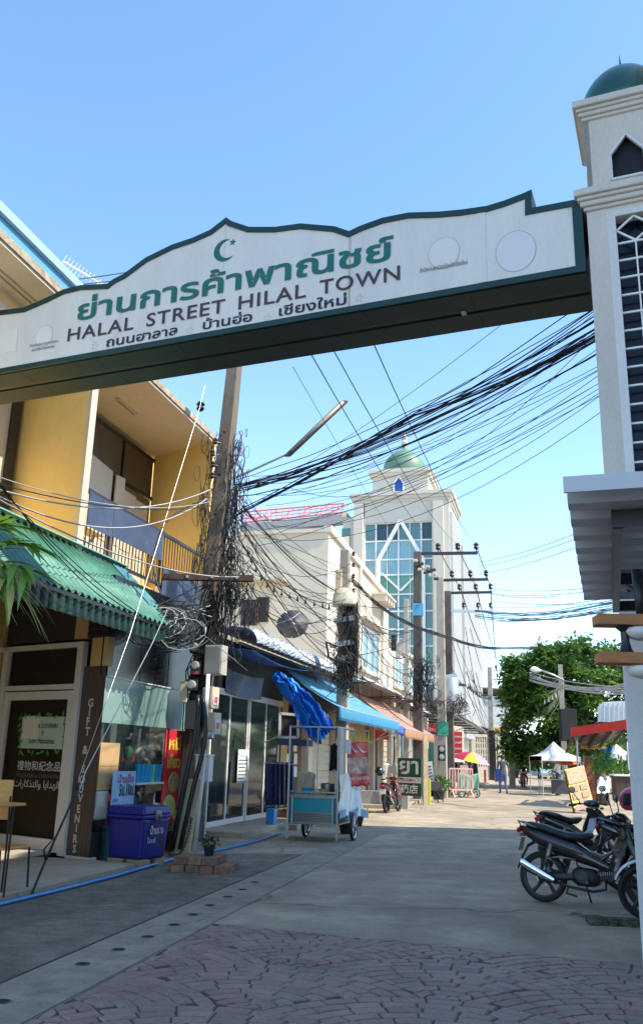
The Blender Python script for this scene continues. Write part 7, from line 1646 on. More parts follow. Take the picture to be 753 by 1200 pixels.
    for s_ in (-1, 1): eb.ball(hc + Vector((.032 * s_, .082, .012)) * scale, .011 * scale, 4)
    mh_ = bpy.data.meshes.new('eyes'); mh_.from_pydata([tuple(v) for v in eb.v], [], eb.f); mh_.materials.append(M_HAIR); ho = bpy.data.objects.new('eyes', mh_); COL.objects.link(ho); ho.parent = o
    for s_ in (-1, 1):
        eb = MB().ball(hc + Vector((.092 * s_, 0, 0)) * scale, .028 * scale, 4, (.5, .8, 1.2)); mh_ = bpy.data.meshes.new('ear'); mh_.from_pydata([tuple(v) for v in eb.v], [], eb.f); mh_.materials.append(M_SKIN); ho = bpy.data.objects.new('ear', mh_); COL.objects.link(ho); ho.parent = o
    return o
M_DSH = mat('dark_grey_shirt', (.05, .055, .06), .8, var=.15); M_JEAN = mat('blue_jeans', (.05, .10, .19), .8, var=.2); M_SHOE = mat('dark_shoe', (.03, .022, .02), .6)
person('person in dark grey t-shirt and blue jeans walking away down the middle of the street', G(589.5, 931), rad(8), {'knl': (-.11, .10, .49), 'anl': (-.11, .12, .10), 'tol': (-.11, .28, .05), 'knr': (.11, .02, .48), 'anr': (.12, -.16, .12), 'tor': (.12, -.03, .04), 'ell': (-.24, .04, 1.14), 'wrl': (-.18, .22, 1.2), 'hnl': (-.15, .27, 1.26), 'elr': (.27, -.06, 1.14), 'wrr': (.29, .06, .92), 'hnr': (.29, .1, .85)}, dict(shirt=M_DSH, legs=M_JEAN, shoe=M_SHOE), scale=1.12)
person('person in white shirt and grey trousers standing at the stall table under the tent', G(655, 932.5), rad(52), {'ell': (-.22, .12, 1.15), 'wrl': (-.16, .33, 1.08), 'hnl': (-.14, .40, 1.04), 'elr': (.22, .1, 1.15), 'wrr': (.16, .32, 1.05), 'hnr': (.13, .39, 1.0), 'hd': (0, .05, 1.585), 'tp': (0, .04, 1.67), 'ns': (0, .155, 1.56)}, dict(shirt=mat('white_shirt', (.62, .62, .66), .8, var=.04), legs=mat('grey_trousers', (.09, .09, .10), .8), shoe=M_SHOE), hair=True, scale=1.1)
person('person in black clothes standing in the shade under the market umbrella', Vector((D(546, 900, 47).x, 47, .0)), rad(200), {'ell': (-.22, .1, 1.15), 'wrl': (-.1, .28, 1.1), 'hnl': (-.07, .33, 1.12), 'elr': (.22, .1, 1.15), 'wrr': (.1, .28, 1.12), 'hnr': (.06, .33, 1.13)}, dict(shirt=mat('black_shirt', (.02, .022, .03), .8), legs=mat('black_trousers', (.015, .015, .017), .8), shoe=M_SHOE), scale=.98)
person('person in dark clothes standing by the barrier behind the green-banded pole', Vector((D(529, 900, 45).x, 45, .0)), rad(160), {}, dict(shirt=mat('black_shirt', (.02, .022, .03), .8), legs=mat('black_trousers', (.015, .015, .017), .8), shoe=M_SHOE), scale=.95)

# ================================================================== motorcycles (built facing +X at the origin, then placed)
def motorbike(name, label, pos, heading_az, paint, accent, wheelbase=1.22, lean=4, mirror_m=None, seat_m=None, scooter=False, lights=True):
    t = thing(name, label, 'motorcycle', (0, 0, 0)); pm, am = paint, accent; sm = seat_m or mat('seat_vinyl', (.014, .014, .016), .5, bump=.1); WB = wheelbase; R_ = .285
    AX = (Vector((1, 0, 0)), Z, Vector((0, 1, 0)))
    for x, nm in ((0, 'rear'), (WB, 'front')):
        w_ = MB(); tw2 = .045 if nm == 'rear' else .038
        prof = [(R_ - .055, -tw2 * .8), (R_ - .03, -tw2), (R_ - .008, -tw2 * .7), (R_, 0), (R_ - .008, tw2 * .7), (R_ - .03, tw2), (R_ - .055, tw2 * .8), (R_ - .055, -tw2 * .8)]
        wo = w_.lathe((x, 0, R_), prof, 36, AX, cap=False).build('tyre', mat('tyre_rubber', (.018, .018, .018), .8, var=.3, bump=.2), t, smooth=True)
        r_ = MB().lathe((x, 0, R_), [(R_ - .075, -.03), (R_ - .05, -.036), (R_ - .05, .036), (R_ - .075, .03), (R_ - .075, -.03)], 36, AX, cap=False).lathe((x, 0, R_), [(.045, -.06), (.06, -.05), (.06, .05), (.045, .06)], 14, AX)
        for k in range(5):
            a = 2 * math.pi * k / 5 + .3; d = Vector((math.cos(a), 0, math.sin(a))); e = Vector((-math.sin(a), 0, math.cos(a)))
            r_.loft([(Vector((x, 0, R_)) + d * .04, e * .028, Vector((0, .02, 0))), (Vector((x, 0, R_)) + d * .12 + e * .015, e * .018, Vector((0, .016, 0))), (Vector((x, 0, R_)) + d * (R_ - .06), e * .026, Vector((0, .024, 0)))], 8)
        r_.build('rim', mat('rim_black', (.02, .02, .022), .35, .4), wo, smooth=40)
        MB().lathe((x, -.055 if nm == 'front' else .05, R_), [(.05, 0), (.105, .0), (.105, .006), (.05, .006), (.05, 0)], 24, AX, cap=False).build('brake_disc', M_STEEL, wo)
    # mud guards
    def arc(cx, r0, a0, a1, n, wd, th_=.012, z=R_):
        S_ = []
        for i in range(n + 1):
            a = rad(a0 + (a1 - a0) * i / n); d = Vector((math.cos(a), 0, math.sin(a))); S_.append((Vector((cx, 0, z)) + d * r0, d * th_, Vector((0, wd * (1 - .25 * abs(2 * i / n - 1)), 0))))
        return S_
    MB().loft(arc(WB, R_ + .035, 20, 175, 12, .062), 10, .7).build('front_mudguard', pm, t, smooth=50)
    MB().loft([(Vector((-.12, 0, .68)), Vector((0, 0, .02)), Vector((0, .075, 0))), (Vector((-.27, 0, .62)), Vector((.01, 0, .02)), Vector((0, .07, 0))), (Vector((-.37, 0, .50)), Vector((.015, 0, .01)), Vector((0, .06, 0))), (Vector((-.46, 0, .36)), Vector((.012, 0, .01)), Vector((0, .045, 0)))], 10, .7).build('rear_mudguard', M_BLACK, t, smooth=50)
    # seat: long, stepped, rising towards the tail
    MB().loft([(Vector((-.30, 0, .875)), Vector((0, 0, .018)), Vector((0, .06, 0))), (Vector((-.2, 0, .865)), Vector((0, 0, .038)), Vector((0, .10, 0))), (Vector((.05, 0, .83)), Vector((0, 0, .048)), Vector((0, .125, 0))), (Vector((.16, 0, .795)), Vector((0, 0, .045)), Vector((0, .13, 0))), (Vector((.32, 0, .755)), Vector((0, 0, .05)), Vector((0, .13, 0))), (Vector((.48, 0, .755)), Vector((0, 0, .05)), Vector((0, .105, 0))), (Vector((.6, 0, .78)), Vector((0, 0, .03)), Vector((0, .06, 0)))], 16, .75).build('seat', sm, t, smooth=60)
    # tail and side fairings
    MB().loft([(Vector((-.42, 0, .83)), Vector((0, 0, .018)), Vector((0, .03, 0))), (Vector((-.33, 0, .80)), Vector((0, 0, .055)), Vector((0, .08, 0))), (Vector((-.1, 0, .735)), Vector((0, 0, .09)), Vector((0, .115, 0))), (Vector((.15, 0, .665)), Vector((0, 0, .11)), Vector((0, .13, 0))), (Vector((.4, 0, .59)), Vector((0, 0, .115)), Vector((0, .125, 0))), (Vector((.62, 0, .50)), Vector((0, 0, .08)), Vector((0, .10, 0))), (Vector((.78, 0, .43)), Vector((0, 0, .06)), Vector((0, .08, 0)))], 16, .7).build('side_fairing', pm, t, smooth=60)
    for s_ in (-1, 1):
        MB().loft([(Vector((-.34, .085 * s_, .80)), Vector((0, 0, .012)), Vector((0, .006, 0))), (Vector((-.0, .128 * s_, .715)), Vector((0, 0, .014)), Vector((0, .008, 0))), (Vector((.5, .125 * s_, .56)), Vector((0, 0, .01)), Vector((0, .008, 0)))], 8).build('trim_stripe', am, t, smooth=True)
        MB().tube([(-.36, .07 * s_, .84), (-.42, .085 * s_, .90), (-.3, .12 * s_, .885), (-.05, .14 * s_, .83)], .011, 8).build('grab_rail', M_STEEL, t, smooth=True)
        MB().tube([(.02, .115 * s_, .30), (.06, .115 * s_, .42)], .018, 8).tube([(.06, .115 * s_, .42), (.13, .115 * s_, .66)], .032, 8).build('shock_absorber', M_STEEL, t, smooth=True)
        MB().tube([(.55, .1 * s_, .26), (.56, .26 * s_, .27)], .018, 8).build('foot_peg', M_BLACK, t)
        MB().tube([(.24, .13 * s_, .42), (.1, .14 * s_, .5), (.22, .15 * s_, .52), (.42, .13 * s_, .50)], .013, 6).build('peg_bracket', M_STEEL, t, smooth=True)
        MB().ball((-.37, .075 * s_, .745), .026, 5, (1.4, .7, .8)).build('rear_indicator', mat('amber_lens', (.22, .07, .02), .2, bump=0), t)
        MB().tube([(WB - .27, .065 * s_, .84), (WB, .065 * s_, R_)], [.024, .02], 8).build('fork_leg', M_STEEL, t)
        # leg shield halves
        MB().loft([(Vector((.80, .12 * s_, .40)), Vector((.03, 0, 0)), Vector((0, .03, .0))), (Vector((.86, .19 * s_, .46)), Vector((.05, 0, 0)), Vector((0, .02, .05))), (Vector((.93, .20 * s_, .62)), Vector((.07, .02 * s_, 0)), Vector((0, .015, .06))), (Vector((.97, .15 * s_, .78)), Vector((.06, .03 * s_, 0)), Vector((0, .015, .05))), (Vector((.96, .07 * s_, .9)), Vector((.04, .02 * s_, 0)), Vector((0, .015, .03)))], 10).build('leg_shield', pm, t, smooth=60)
        # mirrors
        MB().tube([(.88, .2 * s_, 1.02), (.86, .27 * s_, 1.14), (.84, .30 * s_, 1.2)], .007, 6).build('mirror_stem', M_BLACK, t)
        mo_ = MB().lathe((.84, .31 * s_, 1.22), [(.0, .015), (.05, .012), (.058, -.0), (.0, -.014)], 16, (Vector((0, 1.3, .1)), Vector((.1, 0, .85)), Vector((1, 0, 0)))).build('mirror', M_BLACK, t, smooth=True)
        MB().lathe((.826, .31 * s_, 1.22), [(.05, .0), (.05, -.003), (0, -.004)], 16, (Vector((0, 1.3, .1)), Vector((.1, 0, .85)), Vector((1, 0, 0)))).build('mirror_glass', M_CHROME, mo_)
        MB().tube([(.90, .13 * s_, 1.0), (.87, .22 * s_, 1.01), (.82, .35 * s_, .99)], .012, 8).build('handlebar', M_BLACKM, t)
        MB().tube([(.845, .25 * s_, 1.0), (.815, .37 * s_, .985)], .018, 10).build('grip', M_BLACK, t)
        MB().tube([(.89, .2 * s_, 1.0), (.88, .34 * s_, .97)], .006, 6).build('brake_lever', M_STEEL, t)
        MB().ball((.98, .14 * s_, .93), .03, 5, (1.2, 1, .7)).build('front_indicator', mat('amber_lens', (.5, .16, .02), .2), t)
    # handlebar cowl, headlight, front nose
    MB().loft([(Vector((.84, 0, 1.0)), Vector((0, 0, .03)), Vector((0, .09, 0))), (Vector((.9, 0, 1.01)), Vector((0, 0, .055)), Vector((0, .15, 0))), (Vector((.98, 0, .985)), Vector((0, 0, .06)), Vector((0, .11, 0))), (Vector((1.03, 0, .96)), Vector((0, 0, .03)), Vector((0, .05, 0)))], 14, .8).build('handlebar_cowl', pm, t, smooth=60)
    MB().ball((1.0, 0, .96), .06, 7, (.8, 1.3, .7)).build('headlight', M_CHROME, t, smooth=True)
    MB().loft([(Vector((.86, 0, .9)), Vector((0, 0, .04)), Vector((0, .08, 0))), (Vector((.99, 0, .8)), Vector((0, 0, .09)), Vector((0, .1, 0))), (Vector((1.03, 0, .66)), Vector((0, 0, .08)), Vector((0, .06, 0)))], 12).build('front_cowl', pm, t, smooth=60)
    # centre frame cover (dull red on the black bikes) and engine
    MB().loft([(Vector((.5, 0, .56)), Vector((.02, 0, .07)), Vector((0, .085, 0))), (Vector((.68, 0, .50)), Vector((.02, 0, .075)), Vector((0, .075, 0))), (Vector((.84, 0, .62)), Vector((.06, 0, .05)), Vector((0, .07, 0))), (Vector((.93, 0, .80)), Vector((.06, 0, .03)), Vector((0, .07, 0)))], 12).build('centre_cover', am if not scooter else pm, t, smooth=60)
    eng = MB().loft([(Vector((.36, 0, .32)), Vector((0, 0, .07)), Vector((0, .10, 0))), (Vector((.42, 0, .32)), Vector((0, 0, .11)), Vector((0, .135, 0))), (Vector((.60, 0, .31)), Vector((0, 0, .10)), Vector((0, .135, 0))), (Vector((.66, 0, .31)), Vector((0, 0, .07)), Vector((0, .10, 0)))], 14, .7).build('engine', mat('engine_dark', (.05, .05, .052), .45, .6, var=.3), t, smooth=40)
    fins = MB()
    for k in range(7): fins.lathe((.66 + k * .025, 0, .34 + k * .004), [(.075, -.004), (.075, .004)], 12, 'x')
    fins.build('cylinder_fins', M_STEEL, eng)
    MB().lathe((.5, -.137, .31), [(.07, 0), (.075, -.02), (.05, -.03), (0, -.03)], 16, AX).build('clutch_cover', mat('engine_dark', (.05, .05, .052), .45, .6), eng, smooth=40)
    MB().tube([(0, .06, R_), (.4, .07, .31)], [.05, .045], 8).build('chain_case', M_BLACK, t); MB().bar((0, -.07, R_), (.45, -.09, .33), .03, .05).build('swing_arm', M_BLACKM, t)
    # exhaust on the right side
    ex = MB().tube([(.74, -.05, .3), (.74, -.08, .2), (.6, -.12, .17), (.35, -.15, .2), (.2, -.16, .24)], .017, 8).build('exhaust_pipe', M_BLACKM, t, smooth=True)
    MB().tube([(.2, -.16, .24), (.12, -.165, .27), (-.32, -.175, .43), (-.36, -.175, .445)], [.026, .038, .042, .026], 12).build('silencer', M_BLACKM, ex, smooth=True)
    MB().loft([(Vector((.17, -.205, .26)), Vector((.01, 0, .02)), Vector((0, .012, 0))), (Vector((.05, -.215, .31)), Vector((.012, 0, .034)), Vector((0, .010, 0))), (Vector((-.28, -.225, .43)), Vector((.012, 0, .038)), Vector((0, .010, 0))), (Vector((-.33, -.22, .445)), Vector((.01, 0, .03)), Vector((0, .012, 0)))], 10, .7).build('heat_shield', M_CHROME, ex, smooth=50)
    # lights, plate, stand
    MB().loft([(Vector((-.40, 0, .80)), Vector((0, 0, .02)), Vector((0, .05, 0))), (Vector((-.45, 0, .795)), Vector((0, 0, .035)), Vector((0, .065, 0))), (Vector((-.475, 0, .79)), Vector((0, 0, .015)), Vector((0, .04, 0)))], 10).build('tail_light', mat('lamp_red', (.5, .01, .01), .3), t, smooth=True)
    MB().prism([(-.42, -.1, .56), (-.42, .1, .56), (-.36, .1, .71), (-.36, -.1, .71)], (-.006, 0, 0)).build('number_plate', mat('plate_white', (.6, .6, .58), .5, bump=0), t)
    MB().tube([(.47, .1, .25), (.5, .26, .02)], .012, 6).build('side_stand', M_BLACKM, t); MB().tube([(.32, -.12, .2), (.30, -.14, .13), (.42, -.12, .1)], .012, 6).build('centre_stand', M_BLACKM, t)
    for c in t.children:                    # short, steep tail section
        if not c.name.startswith('tyre'):
            for q in [c] + list(c.children):
                for v in q.data.vertices:
                    if v.co.x < 0: v.co.x *= .66
    t.rotation_euler = (rad(-lean), 0, rad(90 - heading_az)); t.location = pos; return t
P_BLK = mat('paint_black', (.012, .013, .016), .18, var=.1, bump=0, coat=.6); P_MAR = mat('paint_maroon', (.13, .012, .012), .3, var=.1, bump=0, coat=.3); P_SILV = mat('trim_silver', (.45, .46, .48), .3, .6, bump=0)
P_WHT = mat('paint_white', (.72, .73, .74), .3, var=.04, bump=0, coat=.4, col2=(.45, .36, .3), c2amt=.22, c2scale=9); P_RED = mat('paint_red', (.35, .015, .03), .25, bump=0, coat=.5); P_PINK = mat('paint_pinkred', (.55, .03, .12), .25, bump=0, coat=.6)
mw = G(637, 1057)
motorbike('parked_motorcycle', 'nearest glossy black motorcycle with chrome exhaust shield and maroon frame cover', mw, 118, P_BLK, P_MAR)
motorbike('parked_motorcycle', 'black motorcycle parked just behind the nearest one, only tail and handlebars showing', Vector((3.62, 13.8, 0)), 58, P_BLK, P_SILV)
motorbike('parked_motorcycle', 'third dark motorcycle with silver trim behind the pillar, carrying the pink helmet', Vector((4.1, 12.3, 0)), 108, P_BLK, P_SILV)
wq = G(752, 1078) + Vector((.05, 0, 0)); wl = rad(90 - 285)
motorbike('parked_scooter', 'scratched white scooter nosing in at the right edge beside the pillar foot', wq + Vector((math.sin(rad(105)) * 1.22, math.cos(rad(105)) * 1.22, 0)), 285, P_WHT, P_WHT)
# pink-red helmet on the third bike
hc = D(741, 938, 10.7); hm = thing('helmet', 'shiny pink-red helmet resting on the motorcycle handlebars beside the pillar', 'helmet', hc)
hb = MB(); hb.ball(hc, .155, 10, (1.05, .92, .95)); hb.v = [Vector((v.x, v.y, max(v.z, hc.z - .11))) for v in hb.v]; hb.build('shell', P_PINK, hm, smooth=True)
vs = MB().grid(lambda i, j: hc + Vector((math.cos(rad(110 + 140 * i)) * .168 * math.cos(rad(-20 + 50 * j)), -math.sin(rad(110 + 140 * i - 60)) * .155 * math.cos(rad(-20 + 50 * j)), .16 * math.sin(rad(-20 + 50 * j)))), 12, 6); vs.build('visor', M_BLACK, hm, smooth=True)
MB().tube([hc + Vector((-.16, -.08, -.03)), hc + Vector((0, -.16, -.06)), hc + Vector((.13, -.1, -.06))], .009, 6).build('stripe', mat('gold_line', (.5, .35, .05), .4, bump=0), hm)
# maroon bike at left by the shops, seen from behind
lb = motorbike('parked_motorcycle', 'maroon and black motorcycle parked facing away by the food cart', G(453, 953), 22, P_MAR, P_BLK, lean=5)
hq = D(444, 904, 28.3)
tag(MB().ball(hq, .15, 8, (1, 1.1, 1)).build('black_helmet', P_BLK, None, smooth=True), 'black helmet hanging on the maroon motorcycle handlebar', 'helmet')
# far scooter with rider
sc_pos = G(617, 923.5)
motorbike('ridden_scooter', 'pink and white scooter ridden toward the camera down the street', sc_pos + Vector((-.1, .9, 0)), 186, P_PINK, P_WHT, lean=0)
person('person with dark hair and black top riding the pink and white scooter', sc_pos + Vector((-.06, .55, -.13)), rad(176), {'pel': (0, -.05, .93), 'hipl': (-.1, -.02, .9), 'hipr': (.1, -.02, .9), 'knl': (-.17, .36, .80), 'knr': (.17, .36, .80), 'anl': (-.14, .30, .38), 'anr': (.14, .30, .38), 'tol': (-.14, .45, .34), 'tor': (.14, .45, .34), 'ell': (-.28, .12, 1.18), 'elr': (.28, .12, 1.18), 'wrl': (-.32, .38, 1.14), 'wrr': (.32, .38, 1.14), 'hnl': (-.32, .46, 1.14), 'hnr': (.32, .46, 1.14), 'ch': (0, 0, 1.22)}, dict(shirt=mat('black_shirt', (.02, .022, .03), .8), legs=M_DARK, shoe=M_SHOE))
for k, (px, yy, az_, pm, lab) in enumerate(((652, 66, 200, P_RED, 'red motorcycle parked behind the tent stall'), (603, 112, 185, P_BLK, 'far black motorcycle at the left of the street end'))):
    motorbike('parked_motorcycle', lab, ground_under(px, yy), az_, pm, P_SILV)

# ================================================================== metal canopy and wooden fittings on the right
mc = thing('metal_canopy', 'pale corrugated metal canopy on black steel frame at the right edge', 'awning', (3.2, 5.4, 0))
KC = .78                       # canopy height above ground 2.93 m
zc_ = 2.93
CA, CB = G(662, 568, zc_), G(684, 700, zc_); cdir = (CB - CA); cdir.z = 0; Lc = cdir.length; cdir.normalize(); rdir = Vector((cdir.y, -cdir.x, 0))
def cp_(i, j):
    s_ = Lc * i; ph_ = (s_ / .34) % 1; tz = .065 if ph_ < .42 else (.065 * (1 - (ph_ - .42) / .08) if ph_ < .5 else (0 if ph_ < .92 else .065 * (ph_ - .92) / .08)); return CA + cdir * s_ + rdir * (2.6 * j) + Z * (tz - .05)
MB().grid(cp_, 200, 1, (0, 0, .006)).build('corrugated_sheet', mat('canopy_grey', (.50, .52, .56), .5, .15, var=.05, bump=.03), mc)
MB().prism([CA - cdir * .02 - rdir * .01 - Z * .045, CA - cdir * .02 + rdir * 2.6 - Z * .045, CA - cdir * .04 + rdir * 2.6 + Z * .03, CA - cdir * .04 - rdir * .01 + Z * .03], cdir * .02).build('end_flashing', mat('flash_white', (.60, .66, .74), .5, bump=.02, var=.04), mc)
b = MB(); fa = CA + cdir * .34 + rdir * .24 - Z * .10; fb_ = CB - cdir * .06 + rdir * .24 - Z * .10
b.bar(fa, fb_, .05, .09).bar(fa - rdir * .03, fa + rdir * 2.2, .05, .09).bar(fb_ - cdir * 1.15, fb_ - cdir * 1.15 + rdir * 2.2, .05, .08).bar(fb_ - cdir * .04, fb_ - cdir * .04 + rdir * 2.2, .05, .08); b.build('steel_frame', M_BLACK, mc)
for s_ in (.0, Lc - .5): q = fa + cdir * s_ + rdir * 2.15; MB().bar((q.x, q.y, 0), q, .08).build('post', M_BLACKM, mc)
q = D(748, 690, 4.6); MB().tube([D(745, 668, 4.6), D(752, 728, 4.6)], .028, 10).build('down_pipe', M_BLACKM, mc, smooth=True)
MB().ball(D(737, 690, 4.7), .02, 5).tube([D(733, 686, 4.7), D(744, 694, 4.6)], .010, 6).build('clamp', M_BLACK, mc)
# wooden double-plank hanging lamps
for (x0, y0, yb, lab) in ((700, 723, 4.4, 'upper pair of orange-brown wooden planks holding a white bowl lamp at the right edge'), (703, 768, 4.4, 'lower pair of orange-brown wooden planks holding a white bowl lamp at the right edge')):
    c = D(x0, y0, yb); t = thing('wooden_plank_lamp', lab, 'lamp', c); F = Frame(c, 93)
    m_ = mat('plank_orange', (.42, .17, .05), .5, var=.2, scale=3, stretch=(2, 12, 12), bump=.1)
    MB().box(F, 0, .75, -.0, .02, -.035, .02).build('plank', m_, t, bevel=.002); MB().box(F, .005, .75, .12, .14, -.035, .02).build('plank', m_, t, bevel=.002); MB().box(F, 0, .02, .021, .119, -.03, .015).build('end_plank', m_, t)
    MB().lathe(F.p(.24, .07, -.105), [(.03, 0), (.075, .015), (.095, .04), (.09, .06), (0, .062)], 18).build('bowl', M_TWHITE, t, smooth=True)
    b = MB(); q = F.p(.15 if y0 > 740 else .20, .07, .02)
    if y0 < 740: b.loft([(q + Z * z, Vector((r_, 0, 0)), Vector((0, r_, 0))) for z, r_ in ((-.0, .05), (.06, .042), (.1, .03))], 10, .6)
    else: b.loft([(q + Z * z, Vector((r_, 0, 0)), Vector((0, r_, 0))) for z, r_ in ((-.01, .05), (.02, .03), (.06, .02), (.11, .022), (.13, .045), (.15, .05), (.16, .03))], 12); b.build('bracket', M_BLACK if y0 > 740 else M_BOXB, t, smooth=40)

# ================================================================== overhead wires
random.seed(101)
def W2(a, b_, sag, r, label, group, **k): return wire(a, b_, sag, r, label, group, **k)
G1 = 'thin black wires from the leaning pole to the gateway tower'
hub = D(292, 570, 15.3); far_r = [D(x, y, 8.9) for x, y in ((712, 372), (712, 366), (712, 380), (712, 392), (712, 360), (712, 352))]
ba, bb_ = D(278, 570, 15.0), D(722, 362, 9.3)
bun = MB()
for k in range(15):
    j = Vector((random.gauss(0, .06), 0, random.gauss(0, .09))); j2 = Vector((random.gauss(0, .1), 0, random.gauss(0, .2))); bun.tube(sagpts(ba + j, bb_ + j2, .33 + random.gauss(0, .05), 16, .012), random.uniform(.006, .011), 4)
tag(bun.build('cable_bundle', M_RUBBER), 'thick sagging bundle of black cables sweeping from the leaning pole up to the gateway tower', 'cables', kind='stuff')
bun = MB(); ba, bb2 = D(278, 603, 15.0), D(486, 486, 12.6)
for k in range(6):
    j = Vector((random.gauss(0, .025), 0, random.gauss(0, .025))); bun.tube(sagpts(ba + j, bb2 + j, .05, 10, .008) + sagpts(bb2 + j, D(722, 378, 9.3) + j * 3, .1, 8, .008)[1:], .010, 4)
tag(bun.build('cable_bundle', M_RUBBER), 'second smaller bundle of black cables starting below the main bundle on the leaning pole', 'cables', kind='stuff')
for k in range(15):
    a = D(300 + random.uniform(-6, 20), random.uniform(555, 640), 15.2); y_ = random.uniform(345, 470); b_ = D(722, y_, 9.2); W2(a, b_, random.uniform(.15, .6), .0045, 'thin black wire fanning from the leaning pole towards the gateway tower', G1, n=14)
for (a, b_, s_) in (((300, 580), (712, 400), .5), ((340, 572), (712, 375), .9), ((300, 640), (712, 432), .35), ((330, 560), (600, 370), .1)): W2(D(*a, 15.2), D(*b_, 9.3), s_, .005, 'thin black wire fanning from the leaning pole towards the gateway tower', G1, n=14)
G2 = 'straight wires rising from the crossarm poles over the gateway'
tops = i3 + i4 + i5
for k, (px, py) in enumerate(((362, 411), (387, 404), (434, 395))):
    a = i3[k]; far = D(px, py, 9.3); far = a.lerp(far, 1.0); W2(a, far, .35, .008, ['left', 'middle', 'right'][k] + ' one of the three dark wires rising from the top crossarm to the gateway', G2, n=14)
W2(D(343, 430, 11.5), D(470, 640, 30), .1, .005, 'very thin wire crossing the sky left of the mosque dome', None, n=8)
for k in range(3): W2(i3[k], i4[k], .12, .02, 'wire between the top crossarms of the first and second crossarm poles', 'wires between crossarm insulators'); W2(i4[k], i5[k], .1, .02, 'wire between the top crossarms of the second and third crossarm poles', 'wires between crossarm insulators'); W2(i5[k], (i6 + i6b)[k], .8, .025, 'long wire from the third crossarm pole to the far dark-footed pole', 'wires to the far pole')
# fan from leaning pole to the second pole and along the street
G3 = 'thin wires from the leaning pole to the second pole'
for k in range(34):
    a = PP(random.uniform(4.6, 6.9)) + Vector((.3, -.1, 0)); b_ = D(random.uniform(398, 412), random.uniform(655, 790), y2); W2(a, b_, random.uniform(.05, .9), random.choice((.005, .007, .009)), 'thin wire strung between the leaning pole and the second utility pole', G3, n=12)
W2(PP(6.5) + Vector((.2, 0, 0)), D(396, 694, y2), .25, .02, 'thicker black cable running from the leaning pole to the second pole cowl', None, n=12)
W2(PP(6.2) + Vector((.2, 0, 0)), D(470, 800, 30), .5, .016, 'thick cable passing above the curled canopy towards the salmon awning', None, n=14)
W2(PP(5.9) + Vector((.2, 0, 0)), D(440, 800, 27), .7, .016, 'second thick cable passing above the curled canopy', None, n=14)
G4 = 'wires between the second pole and the blue-banded pole'
for k in range(18):
    a = D(random.uniform(398, 415), random.uniform(665, 800), y2); b_ = D(random.uniform(486, 496), random.uniform(700, 830), y3); W2(a, b_, random.uniform(.1, 1.1), random.choice((.008, .011)), 'wire strung between the second pole and the blue-banded pole', G4, n=12)
bun = MB(); P_ = [D(412, 678, y2), D(440, 706, 26.5), D(480, 731, 32), D(520, 745, 38), D(575, 759, 46), D(650, 757, 60), D(700, 750, 70)]
for k in range(9):
    pts = [catm(P_, i / 30) + Vector((0, 0, 0)) for i in range(31)]; o_ = Vector((random.gauss(0, .04), 0, random.gauss(0, .05))); bun.tube([p + o_ + Vector((random.gauss(0, .01), 0, random.gauss(0, .012))) for p in pts[:27]], .013, 4)
tag(bun.build('cable_bundle', M_RUBBER), 'long drooping black cable bundle along the pole row in front of the mosque glass', 'cables', kind='stuff')
# aerial coloured bundles going right
for k, (ya, yb_, lab) in enumerate(((695, 697, 'upper horizontal bundle of coloured wires in the sky right of the mosque'), (720, 712, 'lower horizontal bundle of purple-black wires in the sky right of the mosque'))):
    bun = MB(); mm = [M_RUBBER, mat('wire_teal', (.05, .4, .4), .5, bump=0), mat('wire_violet', (.12, .05, .2), .5, bump=0)]
    for q in range(6): bun.cm = random.choice((0, 1, 2, 2)); bun.tube(sagpts(D(556, (716, 722)[k] + random.gauss(0, 1.5), 43), D(752, yb_ + random.gauss(0, 2) - (0, 8)[k], 30), .4, 14, .03), .016, 4)
    tag(bun.build('cable_bundle', mm), lab, 'cables', kind='stuff')
G5 = 'thin wires crossing the sky right of the mosque'
for (a, b_) in (((560, 659), (672, 626)), ((560, 664), (672, 632)), ((562, 672), (672, 642)), ((575, 690), (700, 688)), ((575, 696), (700, 692)), ((576, 704), (720, 706)), ((576, 712), (720, 700)), ((575, 728), (720, 716)), ((576, 695), (650, 699))): W2(D(*a, 42), D(*b_, 26), .12, .010, 'thin dark wire crossing the sky between the crossarm poles and the metal canopy', G5)
for k in range(14): W2(D(random.uniform(510, 560), random.uniform(735, 800), 42), D(random.uniform(574, 578), random.uniform(795, 880), y6), random.uniform(.2, 1.2), .015, 'thin wire from the transformer pole to the far dark-footed pole', 'wires from the transformer pole to the far pole')
for k in range(12): W2(D(577, random.uniform(820, 870), y6), D(660, random.uniform(790, 805) + 4 * (k % 3), 50), random.uniform(.5, 2.2), .02, 'pale wire between the far dark-footed pole and the tree lamp pole', 'wires in front of the tree', m=M_WCABLE)
for k in range(12): W2(D(620, random.uniform(787, 798), 55), D(735, random.uniform(798, 814), 42), random.uniform(.1, .5), .018, 'pale wire crossing in front of the big tree', 'wires in front of the tree', m=M_WCABLE)
